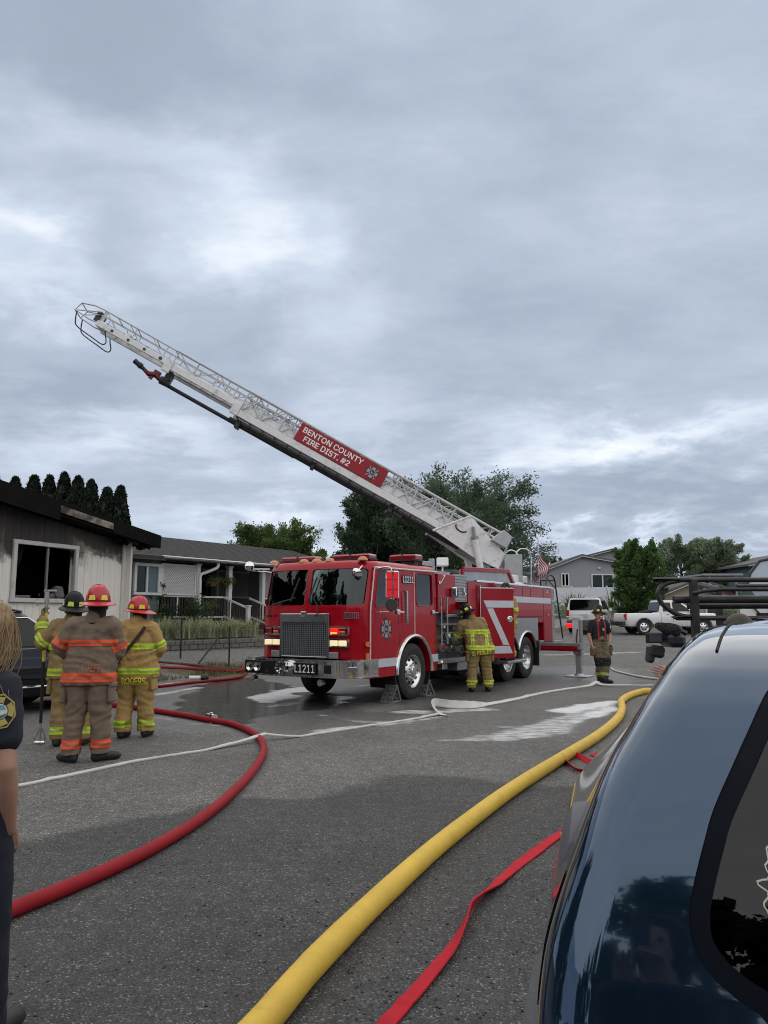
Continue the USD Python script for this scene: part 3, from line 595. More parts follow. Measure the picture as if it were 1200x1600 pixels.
# ================================================================ the burnt house (its own axes: x along the street wall towards the camera, y out to the street)
def siding_material(name, base, soot):
    g = NG(); p = g.node("texture_coordinate", "object"); xyz = g.node("separate_xyz", "x", vector=p); q = xyz.split(".")[0]
    n = g.noise(g.mapping(p, (9, 9, 0.5)), 2.0, 5, 0.6); n2 = g.noise(p, 1.6, 6, 0.65); n3 = g.noise(g.mapping(p, (5, 5, 0.8)), 1.4, 5, 0.6)
    col = g.ramp(n, [(0.25, tuple(c * 0.86 for c in base)), (0.6, base), (0.8, tuple(min(1, c * 1.06) for c in base))])
    if soot:
        # smoke staining: rises from the burnt window opening and collects below the eave
        up = g.math("add", q + ".z", g.math("multiply", g.math("subtract", n2, 0.5), 1.5))
        eave = g.smooth(g.math("subtract", up, g.math("multiply", q + ".x", 0.135)), 2.7, 3.15)
        wx = g.math("absolute", g.math("subtract", q + ".x", 2.75)); col_w = g.math("multiply", g.smooth(g.math("add", wx, g.math("multiply", g.math("subtract", n3, 0.5), 1.3)), 0.8, 1.9, 1.0, 0.0), g.smooth(up, 2.6, 3.05))
        s = g.math("maximum", g.math("multiply", eave, 0.92), g.math("multiply", col_w, 0.95))
        tan = g.math("multiply", g.smooth(g.math("add", eave, col_w), 0.2, 0.6), 0.5)
        col = g.mixc(tan, col, (0.22, 0.15, 0.09)); col = g.mixc(s, col, (0.012, 0.011, 0.011))
        run = g.math("multiply", g.smooth(n3, 0.62, 0.75), 0.35); col = g.mixc(run, col, g.mixc(1.0, col, (0.6, 0.58, 0.55), "multiply"))
    MAT[name] = g.make("/World/Looks/" + name, surface=g.node("principled_bsdf", "BSDF", base_color=col, roughness=0.75, normal=g.node("bump", "normal", height=n, strength=0.15, distance=0.01)))
siding_material("burnt_siding", (0.74, 0.72, 0.67), True)
siding_material("plain_siding", (0.66, 0.64, 0.6), False)
mat("charred", (0.006, 0.0058, 0.0055), 0.9, spec=0.12, var=0.4, vscale=6, bump=0.5, bscale=20, bdist=0.02)
mat("ash_grey", (0.13, 0.125, 0.12), 0.95, var=0.5, vscale=9, bump=0.6, bscale=25, bdist=0.02)
mat("scorched_fascia", (0.30, 0.26, 0.21), 0.7, var=0.3, vscale=3, dirt=((0.012, 0.011, 0.01), 1.6, 0.36, 0.97))
mat("window_white", (0.5, 0.5, 0.48), 0.5, var=0.05, dirt=((0.12, 0.1, 0.08), 2.5, 0.55, 0.6))
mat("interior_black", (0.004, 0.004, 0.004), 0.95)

def burnt_house():
    t = thing("burnt_house", "pale single-storey house with charred eave and blackened broken window", "house", (-6.24, 19.0, 0.0), -112.6)
    eave = lambda x: 3.40 + 0.13 * x                      # underside of the roof over the wall
    W0, W1, Z0, Z1 = 1.66, 3.28, 1.97, 3.10               # window opening
    wall = obj("wall", MB().box((4.2, -0.30, 0.9), (8.4, 0.06, 1.8)).add(*extr([( -0.0, 1.8), (8.4, 1.8), (8.4, eave(8.4)), (0, eave(0))], -0.33, -0.275, hole=(W0, W1, Z0, Z1))), "burnt_siding", t)
    bw = 0.205; k = 0; x = 0.10
    while x < 8.3:
        x1 = min(x + bw - 0.0045, 8.39)
        segs = [(0.05, eave(x))]
        if x1 > W0 and x < W1:
            segs = [(0.05, Z0 - 0.0), (Z1, eave(x))]
            if x < W0 < x1: x1 = x1
        for a, b in segs:
            m = MB()
            if x1 > W0 and x < W1 and (x < W0 or x1 > W1):
                xs = (x, W0) if x < W0 else (W1, x1)
                m.box(((xs[0] + xs[1]) / 2, -0.24 + 0.002 * ((k * 7) % 3), (segs[0][1] + segs[1][0]) / 2), (xs[1] - xs[0], 0.05, segs[1][0] - segs[0][1]), 0)
            m.box(((x + x1) / 2, -0.24 + 0.002 * ((k * 7) % 3), (a + b) / 2), (x1 - x, 0.052, b - a), 0.004)
            obj("plank", m, "burnt_siding", wall)
        x += bw; k += 1
    obj("corner_board", MB().box((0.04, -0.215, 1.72), (0.10, 0.10, 3.36), 0.008).box((0.0, -3.0, 1.72), (0.06, 6.0, 3.36)), "plain_siding", t)
    # seam strip above the window
    m = MB(); m.bar((0.05, -0.205, 3.02), (8.3, -0.205, 3.02 + 0.30), 0.012, 0.03); obj("seam_strip", m, "burnt_siding", t)
    fr = obj("window", MB().box(((W0 + W1) / 2, -0.19, Z1 + 0.04), (W1 - W0 + 0.2, 0.07, 0.09), 0.006).box(((W0 + W1) / 2, -0.19, Z0 - 0.045), (W1 - W0 + 0.24, 0.10, 0.09), 0.006).box((W0 - 0.045, -0.19, (Z0 + Z1) / 2), (0.09, 0.07, Z1 - Z0 - 0.002), 0.006).box((W1 + 0.045, -0.19, (Z0 + Z1) / 2), (0.09, 0.07, Z1 - Z0 - 0.002), 0.006), "window_white", t)
    obj("window_mullion", MB().box((2.42, -0.23, (Z0 + Z1) / 2), (0.05, 0.05, Z1 - Z0), 0.004).box((W1 - 0.03, -0.24, (Z0 + Z1) / 2), (0.04, 0.05, Z1 - Z0)), "grille_mesh", fr)
    obj("burnt_debris", MB().box((2.2, -0.42, Z0 + 0.06), (0.5, 0.1, 0.12), 0.03, rotz(0.2)).box((1.8, -0.5, Z0 + 0.14), (0.25, 0.2, 0.3), 0.05, rotx(0.3)).box((2.9, -0.45, Z0 + 0.03), (0.5, 0.12, 0.07), 0.02), "ash_grey", fr); obj("glass_shards", MB().poly([(W0, Z1), (W0 + 0.16, Z1), (W0 + 0.05, Z1 - 0.2)], 0.004, np.stack([(1, 0, 0), (0, 0, 1), (0, -1, 0)], 1).astype(float), (0, -0.225, 0)).poly([(2.45, Z0), (2.62, Z0), (2.52, Z0 + 0.17), (2.47, Z0 + 0.3)], 0.004, np.stack([(1, 0, 0), (0, 0, 1), (0, -1, 0)], 1).astype(float), (0, -0.225, 0)), "house_glass", fr); obj("burnt_curtain", MB().poly([(W1 - 0.32, Z1), (W1 - 0.02, Z1), (W1 - 0.02, Z0 + 0.4), (W1 - 0.1, Z0 + 0.62), (W1 - 0.16, Z0 + 0.5), (W1 - 0.27, Z0 + 0.85)], 0.02, np.stack([(1, 0, 0), (0, 0, 1), (0, -1, 0)], 1).astype(float), (0, -0.34, 0)), "charred", fr)
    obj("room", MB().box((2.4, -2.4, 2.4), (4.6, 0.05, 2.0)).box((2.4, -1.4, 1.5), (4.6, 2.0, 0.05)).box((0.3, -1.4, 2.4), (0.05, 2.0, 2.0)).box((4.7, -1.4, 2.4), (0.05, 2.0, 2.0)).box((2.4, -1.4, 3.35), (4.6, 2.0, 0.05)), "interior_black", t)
    # roof: a thick slab that overhangs the wall, its edge board half burnt
    top = lambda x: 3.73 + 0.13 * x
    roof = obj("roof", MB().add(*extr([(-0.78, top(-0.78) - 0.12), (8.6, top(8.6) - 0.12), (8.6, top(8.6)), (-0.78, top(-0.78))], -6.2, 0.26)), "charred", t)
    obj("soffit", MB().add(*extr([(-0.74, eave(-0.74) + 0.02), (8.6, eave(8.6) + 0.02), (8.6, eave(8.6) + 0.06), (-0.74, eave(-0.74) + 0.06)], -0.2, 0.22)), "charred", roof)
    obj("edge_board", MB().add(*extr([(-0.76, top(-0.76) - 0.33), (0.95, top(0.95) - 0.31), (0.95, top(0.95) - 0.02), (-0.76, top(-0.76) - 0.02)], 0.225, 0.265)), "charred", roof)
    obj("edge_board", MB().add(*extr([(0.97, top(0.97) - 0.25), (2.6, top(2.6) - 0.25), (2.6, top(2.6) - 0.1), (0.97, top(0.97) - 0.1)], 0.225, 0.262)), "scorched_fascia", roof, label="bare tan stretch of the scorched edge board")
    obj("edge_board", MB().add(*extr([(2.6, top(2.6) - 0.42), (8.6, top(8.6) - 0.42), (8.6, top(8.6) - 0.02), (2.6, top(2.6) - 0.02)], 0.225, 0.265)), "charred", roof)
    r = np.random.default_rng(4); m = MB()
    for k in range(26):
        x = -0.7 + 1.3 * r.random(); m.box((x, 0.2 - 0.4 * r.random(), eave(x) + 0.02 - 0.07 * r.random()), (0.06 + 0.1 * r.random(), 0.03, 0.08 + 0.14 * r.random()), 0, rotx(r.random() * 0.6) @ roty(r.random() * 0.8 - 0.4))
    obj("hanging_char", m, "charred", roof)
def extr(pts, y0, y1, hole=None):
    """outline in x,z extruded from y0 to y1"""
    P = Polygon(pts)
    if hole: P = P.difference(sbox(hole[0], hole[2], hole[1], hole[3]))
    m = trimesh.creation.extrude_polygon(P, abs(y1 - y0), engine="earcut"); v = np.array(m.vertices)
    return np.column_stack([v[:, 0], max(y0, y1) - v[:, 2], v[:, 1]]), np.array(m.faces)
burnt_house()

# ================================================================ the porch house (x along its front, y into the house)
mat("roof_shingle", (0.034, 0.034, 0.037), 0.85, var=0.3, vscale=4, bump=0.7, bscale=14, bdist=0.03, stretch=(1, 0.6, 3))
mat("porch_white", (0.56, 0.57, 0.57), 0.5, var=0.05)
mat("porch_brown", (0.045, 0.028, 0.024), 0.6, var=0.25)
mat("house_wall_green_grey", (0.10, 0.125, 0.115), 0.7, var=0.08)
mat("porch_floor", (0.05, 0.038, 0.034), 0.7, var=0.2)
mat("curtain_grey", (0.22, 0.22, 0.23), 0.8, var=0.15, vscale=9, stretch=(6, 6, 0.3))
mat("blind_teal", (0.10, 0.15, 0.17), 0.6, var=0.1)
mat("terracotta", (0.15, 0.07, 0.04), 0.8)
mat("downpipe_white", (0.66, 0.67, 0.68), 0.4)
def porch_house():
    t = thing("porch_house", "low house with dark shingle roof, white lattice screen and railed front porch", "house", H2(0, 0), H2ROT)
    obj("wall", MB().box((-4.5, 2.9, 2.2), (5.3, 5.7, 2.6)).box((5.0, 5.0, 2.2), (13.7, 4.4, 2.6)).box((-2.0, 0.03, 1.1), (2.4, 0.06, 0.7)), "house_wall_green_grey", t)
    obj("wall", MB().box((-4.2, 0.01, 2.35), (4.75, 0.05, 2.28)), "house_wall_green_grey", t)
    # window on the left with a white frame
    w = obj("window", MB().box((-2.33, -0.05, 3.24), (1.16, 0.1, 0.1), 0.01).box((-2.33, -0.05, 2.30), (1.16, 0.1, 0.09), 0.01).box((-2.86, -0.05, 2.77), (0.1, 0.1, 0.84), 0.01).box((-1.85, -0.05, 2.77), (0.2, 0.1, 0.84), 0.01).box((-2.39, -0.05, 2.77), (0.07, 0.08, 0.84), 0.01), "porch_white", t)
    obj("pane", MB().box((-2.62, -0.033, 2.77), (0.38, 0.01, 0.83)), "dark_glass", w); obj("pane", MB().box((-2.15, -0.037, 2.77), (0.41, 0.01, 0.83)), "blind_teal", w, label="teal half of the window with its blind down")
    # porch: floor, posts, beams
    fl = obj("porch_floor", MB().box((2.9, 1.4, 1.40), (9.4, 2.76, 0.12), 0.01), "porch_floor", t)
    for k in range(11): obj("floor_board", MB().box((2.9, -0.06 - 0.0 * k, 1.30 - 0.0), (9.3, 0.03, 0.14)).xf(t=(0, 0, -0.15 * 0)), "porch_brown", fl) if k == 0 else None
    obj("porch_skirt", MB().box((2.4, -0.0, 1.12), (8.4, 0.03, 0.46)), "porch_brown", t)
    for x in (-0.17, 1.38, 3.16, 5.6): obj("post", MB().box((x, 0.0, 2.42), (0.17, 0.17, 1.98), 0.012).box((x, 0.0, 1.5), (0.24, 0.24, 0.1), 0.01).box((x, 0, 3.36), (0.22, 0.22, 0.08), 0.01), "porch_white", t)
    obj("beam", MB().box((2.3, 0.0, 3.46), (8.4, 0.14, 0.12), 0.01), "porch_brown", t)
    obj("gutter", MB().box((2.1, -0.42, 3.50), (8.4, 0.12, 0.10), 0.02), "downpipe_white", t)
    m = MB(); m.tube(spline([(0.42, -0.40, 3.46), (0.40, -0.36, 3.28), (0.12, -0.2, 3.12), (-0.12, -0.13, 3.02), (-0.16, -0.12, 2.8)], 6), 0.055, 8); m.tube([(-0.16, -0.13, 2.82), (-0.16, -0.13, 1.2), (-0.16, -0.16, 1.0), (-0.16, -0.3, 0.95)], 0.055, 8); obj("downpipe", m, "downpipe_white", t)
    # lattice: two layers of crossing slats clipped to the panel
    L = MB(); x0, x1, z0, z1 = -1.80, -0.31, 2.31, 3.30; P = sbox(x0, z0, x1, z1)
    for s, yy in ((1, -0.03), (-1, -0.045)):
        for k in np.arange(-3, 4, 0.088):
            ln = LineString([(x0 + k - 3, z0 - 3), (x0 + k + 3, z0 + 3)]) if s > 0 else LineString([(x0 + k - 3, z0 + 3), (x0 + k + 3, z0 - 3)])
            q = ln.intersection(P)
            if q.length > 0.03: a, b = q.coords[0], q.coords[-1]; L.bar((a[0], yy, a[1]), (b[0], yy, b[1]), 0.012, 0.036)
    la = obj("lattice_slats", L, "porch_white", t, kind="stuff")
    obj("lattice_frame", MB().box((-1.05, -0.05, z1), (1.55, 0.05, 0.05)).box((-1.05, -0.05, z0), (1.55, 0.05, 0.05)).box((x0, -0.05, 2.8), (0.05, 0.05, 1.0)).box((x1, -0.05, 2.8), (0.05, 0.05, 1.0)), "porch_white", t)
    obj("lattice_backing_wall", MB().box((-1.0, 1.6, 2.4), (1.7, 0.05, 2.2)), "curtain_grey", t)
    # railings
    def rail(xa, xb, y=0.0):
        r_ = obj("railing", MB().box(((xa + xb) / 2, y, 2.25), (xb - xa, 0.07, 0.06), 0.008).box(((xa + xb) / 2, y, 1.55), (xb - xa, 0.05, 0.06), 0.008), "porch_white", t)
        for x in np.arange(xa + 0.1, xb - 0.04, 0.125): obj("baluster", MB().box((x, y, 1.9), (0.04, 0.035, 0.64)), "porch_brown", r_)
    rail(-1.8, -0.26); rail(-0.08, 1.29); rail(3.26, 5.5)
    obj("rail_post", MB().box((-1.05, 0.0, 1.9), (0.05, 0.06, 0.7)), "porch_white", t)
    # steps with sloping rails down to newel posts
    for k in range(4): obj("step", MB().box((1.75, -0.15 - 0.28 * k, 1.32 - 0.12 * k), (1.25, 0.30, 0.05), 0.008).box((1.75, -0.03 - 0.28 * k, 1.24 - 0.12 * k), (1.25, 0.03, 0.12)), "porch_brown", t)
    for x in (1.12, 2.42):
        r_ = obj("stair_rail", MB().bar((x, -0.05, 2.24), (x, -1.2, 1.86), 0.06, 0.06).bar((x, -0.05, 1.58), (x, -1.2, 1.22), 0.05, 0.05), "porch_white", t)
        for k in range(8): y = -0.17 - k * 0.125; obj("baluster", MB().box((x, y, 1.9 + y * 0.33), (0.035, 0.035, 0.62)), "porch_brown", r_)
        obj("newel_post", MB().box((x, -1.22, 1.42), (0.13, 0.13, 0.98), 0.012).box((x, -1.22, 1.93), (0.17, 0.17, 0.05), 0.01), "porch_white", t)
    # the wall behind the porch with a sliding door and windows
    d = obj("door", MB().box((2.4, 2.77, 2.9), (0.1, 0.08, 1.1)).box((2.4, 2.77, 3.42), (1.4, 0.08, 0.08)).box((2.4, 2.78, 1.9), (0.08, 0.06, 1.0)), "porch_white", t); obj("pane", MB().box((2.0, 2.755, 2.45), (0.74, 0.02, 1.9)).box((2.8, 2.75, 2.45), (0.7, 0.02, 1.9)), "dark_glass", d)
    w = obj("window", MB().box((4.4, 2.76, 3.42), (1.9, 0.08, 0.07)).box((4.4, 2.76, 2.36), (1.9, 0.08, 0.07)).box((4.32, 2.76, 2.9), (0.08, 0.06, 1.0)).box((3.5, 2.76, 2.9), (0.08, 0.08, 1.0)), "porch_white", t); obj("curtain", MB().box((4.4, 2.755, 2.9), (1.8, 0.01, 1.0)), "curtain_grey", w)
    obj("porch_screen", MB().box((4.35, 0.06, 2.85), (2.2, 0.02, 1.1)), "curtain_grey", t)
    obj("screen_frame", MB().box((3.85, 0.03, 2.85), (0.07, 0.05, 1.12)).box((4.9, 0.03, 2.85), (0.07, 0.05, 1.12)), "porch_white", t)
    # roof
    v = np.array([(-8.0, -0.48, 3.52), (9.5, -0.48, 3.52), (9.5, 3.9, 4.70), (-8.0, 3.9, 4.70), (9.5, 8.3, 3.52), (-8.0, 8.3, 3.52)]); lo = v - (0, 0, 0.09)
    f = [(0, 1, 2), (0, 2, 3), (3, 2, 4), (3, 4, 5), (6, 8, 7), (6, 9, 8), (9, 10, 8), (9, 11, 10), (0, 7, 1), (0, 6, 7), (1, 7, 8), (1, 8, 2), (2, 8, 10), (2, 10, 4), (0, 3, 9), (0, 9, 6), (3, 5, 11), (3, 11, 9), (4, 10, 11), (4, 11, 5)]
    rf = obj("roof", (np.vstack([v, lo]), f), "roof_shingle", t)
    m = MB()
    for k in range(1, 20): y = -0.48 + k * 0.22; m.box((0.75, y, 3.52 + (y + 0.48) * 0.2694 + 0.004), (17.4, 0.012, 0.012))
    obj("shingle_courses", m, "roof_shingle", rf, kind="stuff")
    obj("fascia", MB().box((-5.0, -0.46, 3.44), (6.0, 0.03, 0.12)).box((7.9, -0.46, 3.44), (3.2, 0.03, 0.12)), "porch_brown", t)
    for (x, z, k) in ((0.45, 2.86, 0), (1.12, 2.86, 1), (0.3, 2.03, 2)):
        r = np.random.default_rng(70 + k); h = thing("hanging_basket", ["hanging flower basket under the porch roof, left of the pair", "hanging flower basket under the porch roof, beside the second white post", "flower basket fixed to the porch railing"][k], "plant basket", H2(x, -0.12, z - 0.1), H2ROT)
        obj("bowl", MB().revolve([(0.02, -0.14), (0.1, -0.12), (0.15, 0.0), (0.13, 0.0), (0.02, -0.1)], 14), "terracotta", h)
        if k < 2: obj("hanger", MB().tube([(0.13, 0, 0), (0, 0, 0.5)], 0.006, 4).tube([(-0.13, 0, 0), (0, 0, 0.5)], 0.006, 4), "dark_metal", h)
        C = r.normal(size=(420, 3)) * (0.14, 0.14, 0.08) + (0, 0, 0.06); obj("foliage", leaves(C[:320], 0.07, r), "leaf_green", h); obj("flowers", leaves(C[320:], 0.05, r), "terracotta", h)
porch_house()

def block_wall():
    mat("wall_block", (0.17, 0.165, 0.155), 0.9, var=0.3, vscale=8, bump=0.7, bscale=22, bdist=0.02, rand=0.2)
    t = thing("block_retaining_wall", "low grey concrete block retaining wall under the striped plants", "wall", H2(0, -2.3), H2ROT); r = np.random.default_rng(2)
    for row in range(3):
        for k in range(28):
            w = 0.36; x = -7.6 + k * w + (row % 2) * 0.18 + 0.0; d = 0.02 * r.random()
            obj("block", MB().box((x, 0.14 - d, 0.50 + row * 0.145), (w - 0.022, 0.28, 0.135), 0.016), "wall_block", t)
block_wall()

def chain_fence():
    mat("galvanised_wire", (0.17, 0.17, 0.17), 0.5, metal=0.6)
    P = [(-8.4, 19.9), (-7.1, 21.2), (-5.77, 22.16), (-4.40, 22.2), (-3.2, 23.3), (-2.2, 24.6)]
    t = thing("chain_link_fence", "thin chain-link fence between the street verge and the block wall", "fence", (0, 0, 0)); W = MB(); rail = MB()
    for k, (x, y) in enumerate(P): z = gz(x, y); obj("post", MB().cyl((x, y, z - 0.1), (x, y, z + 1.12), 0.024, n=8), "steel_pipe", t)
    for (a, b) in zip(P[:-1], P[1:]):
        A, B = np.array([*a, gz(*a)]), np.array([*b, gz(*b)]); rail.tube([A + (0, 0, 1.05), B + (0, 0, 1.05)], 0.008, 5); L = np.linalg.norm(B - A); d = (B - A) / L
        poly = sbox(0, 0.05, L, 1.04)
        for s in (1, -1):
            for q in np.arange(-1.2, L + 1.2, 0.085):
                c = LineString([(q, 0), (q + s * 1.1, 1.1)]).intersection(poly)
                if c.length > 0.05: (x0, z0), (x1, z1) = c.coords[0], c.coords[-1]; W.tube([A + d * x0 + (0, 0, z0), A + d * x1 + (0, 0, z1)], 0.0022, 3, cap=False)
    obj("top_wire", rail, "galvanised_wire", t); obj("wire_mesh", W, "galvanised_wire", t, kind="stuff")
    obj("leaning_stake", MB().cyl((-5.25, 21.7, 0.15), (-4.72, 22.3, 1.0), 0.026, n=8), "dark_metal", t)
chain_fence()

# ================================================================ far buildings
mat("grey_siding", (0.255, 0.265, 0.30), 0.75, var=0.04, stretch=(0.3, 0.3, 5))
mat("white_panel", (0.58, 0.61, 0.67), 0.6, var=0.04)
mat("far_roof", (0.10, 0.10, 0.105), 0.85, var=0.15)
mat("tan_siding", (0.30, 0.26, 0.2), 0.8, var=0.06)
mat("maroon_siding", (0.11, 0.04, 0.04), 0.8, var=0.1)
mat("teal_siding", (0.09, 0.15, 0.16), 0.75, var=0.06)
def gable(t, x0, x1, y0, y1, z0, ze, zp, wall, over=0.4, xp=None, name=""):
    """a gabled block with its gable end towards the viewer (-y)"""
    xp = (x0 + x1) / 2 if xp is None else xp
    obj("wall", MB().add(*extr([(x0, z0), (x1, z0), (x1, ze), (xp, zp), (x0, ze)], y0, y1)), wall, t)
    s = (zp - ze) / (xp - x0); s2 = (zp - ze) / (x1 - xp); th = 0.16
    L = [(x0 - over, ze - s * over), (xp, zp), (x1 + over, ze - s2 * over), (x1 + over, ze - s2 * over + th), (xp, zp + th), (x0 - over, ze - s * over + th)]
    rf = obj("roof", MB().add(*extr(L, y0 - 0.35, y1 + 0.35)), "far_roof", t)
    obj("bargeboard", MB().add(*extr([(a, b - 0.05) for a, b in L[:3]] + [(a, b) for a, b in L[2::-1]], y0 - 0.40, y0 - 0.36)), "window_white", rf)
def win(t, x, y, z, w, h, panes=2, glassm="dark_glass"):
    f = 0.09; m = MB().box((x, y, z + h / 2), (w + f, 0.08, f)).box((x, y, z - h / 2), (w + f, 0.08, f))
    for k in range(panes + 1): m.box((x - w / 2 + k * w / panes, y, z), (f, 0.08, h - f))
    p = obj("window", m, "porch_white", t)
    for k in range(panes): obj("pane", MB().box((x - w / 2 + (k + 0.5) * w / panes, y + 0.03, z), (w / panes - f, 0.02, h - f)), glassm, p)
def far_buildings():
    t = thing("grey_house", "two-storey grey gabled house with white lower panels beyond the parked pickup", "house", (0, 62.0, 2.2))
    gable(t, 13.3, 21.4, 0, 9, 0.0, 3.15, 4.15, "grey_siding", 0.5, 15.9)
    win(t, 14.55, -0.05, 2.25, 0.55, 1.0); win(t, 17.55, -0.05, 2.15, 1.7, 1.05)
    obj("wall_lamp", MB().box((17.3, -0.1, 3.2), (0.2, 0.15, 0.12)), "porch_white", t)
    t2 = thing("grey_house", "paler taller house end with shallow gable behind the grey gabled house", "house", (0, 73.0, 2.2)); gable(t2, 17.4, 26, 0, 8, 0, 4.5, 5.55, "grey_siding", 0.5, 21.6)
    t3 = thing("pale_shed", "low flat-roofed pale building left of the grey gabled house, behind the flag", "shed", (0, 75.0, 2.2)); obj("wall", MB().box((15.6, 3, 1.9), (4.4, 6, 3.8)), "grey_siding", t3); obj("roof", MB().box((15.6, 3, 3.95), (5.2, 6.8, 0.3)), "far_roof", t3)
    f = thing("panel_fence", "row of tall white vinyl fence panels along the front of the grey house", "fence", (0, 58.0, 2.2))
    for k in range(7): obj("panel", MB().box((12.1 + k * 1.32, 0, 0.75), (1.27, 0.05, 1.5)), "white_panel", f)
    for k in range(8): obj("post", MB().box((11.44 + k * 1.32, 0.0, 0.8), (0.10, 0.12, 1.64)), "white_panel", f)
    obj("base_strip", MB().box((16.0, 0.08, -0.2), (9.4, 0.05, 0.5)), "white_panel", f)
    g = thing("tan_garage", "low tan gabled garage behind the white pickup's bonnet", "garage", (0, 49.5, 0.9)); gable(g, 17.6, 21.6, 0, 6, 0, 1.95, 2.75, "tan_siding", 0.45, 19.6); win(g, 20.9, -0.05, 0.75, 0.7, 0.9, 1)
    h = thing("maroon_shed", "dark red shed with a sloping roof behind the black pipe rack", "shed", (0, 60.0, 1.9)); obj("wall", MB().add(*extr([(24.5, 0), (27.2, 0), (27.2, 1.55), (24.5, 2.5)], 0, 4)), "maroon_siding", h); obj("roof", MB().add(*extr([(24.2, 2.55), (27.6, 1.4), (27.6, 1.55), (24.2, 2.7)], -0.3, 4.3)), "far_roof", h)
    a = thing("carport", "flat roofed carport on thin posts left of the silver box van", "carport", (0, 50.0, 1.3)); obj("roof", MB().box((22.0, 2, 2.95), (2.6, 4, 0.12)), "grey_siding", a)
    for x in (21.2, 22.9): obj("post", MB().box((x, 0.2, 1.4), (0.1, 0.1, 3.0)), "grey_siding", a)
    b = thing("teal_house", "dark teal house with a pale-edged roof at the right edge above the silver van", "house", (0, 62.0, 2.2)); gable(b, 29.8, 42, 0, 9, 0, 3.5, 4.6, "teal_siding", 0.6, 34.5); win(b, 31.9, -0.05, 3.0, 1.2, 0.5, 2)
    # what stands across the street behind the viewer (it shows in the paint and the windscreens)
    for k, (x, y, w, z) in enumerate([(-13, -24, 12, 3.2), (7, -27, 13, 3.4), (26, -19, 12, 3.2), (-30, -10, 12, 3.3)]):
        q = thing("street_house", ["single-storey house across the street, behind the viewer to the left", "single-storey house across the street, straight behind the viewer", "single-storey house across the street, behind the viewer to the right", "single-storey house across the street, far left behind the viewer"][k], "house", (x, y, 0), 180 + [-15, 0, 25, -50][k]); gable(q, -w / 2, w / 2, 0, 7, 0, z - 0.6, z + 1.0, "tan_siding" if k % 2 else "grey_siding", 0.5); win(q, -2.0, -0.05, 1.7, 1.6, 1.1); win(q, 2.4, -0.05, 1.7, 1.6, 1.1)
    spots = [(-7, -13, 7.5), (-2.5, -13, 8.0), (13, -17, 7), (18, -14, 6), (-19, -14, 7.5), (-24, 2, 7), (-15.5, 5, 9), (-20.5, 8.5, 10.5), (2, -12, 7), (-12, -12, 7), (6.5, -13.5, 8)]
    src = crown_tree("street_tree", "leafy street tree across the road behind the viewer, left one", "tree", (*spots[0][:2], 0), 6.5, 4.6, "leaf_dark", 9000, 31, 0.3, limbs=18)
    for k, (x, y, h) in enumerate(spots[1:]):
        copy_of(src, "street_tree", (x, y, 0), 50.0 * k, ["tall leafy street tree across the road straight behind the viewer", "leafy street tree behind the viewer near the house to the right", "leafy street tree behind the viewer, farthest right", "leafy street tree behind the viewer, far left", "leafy street tree left of the viewer, outside the picture", "tall street tree beside the burnt house, outside the picture on the left", "tallest street tree behind the burnt house, outside the picture on the left", "street tree behind the viewer, just right of the tallest", "street tree behind the viewer, second from the left", "broad street tree behind the viewer, third from the right"][k], "tree", None, (h / 6.5,) * 3)
far_buildings()

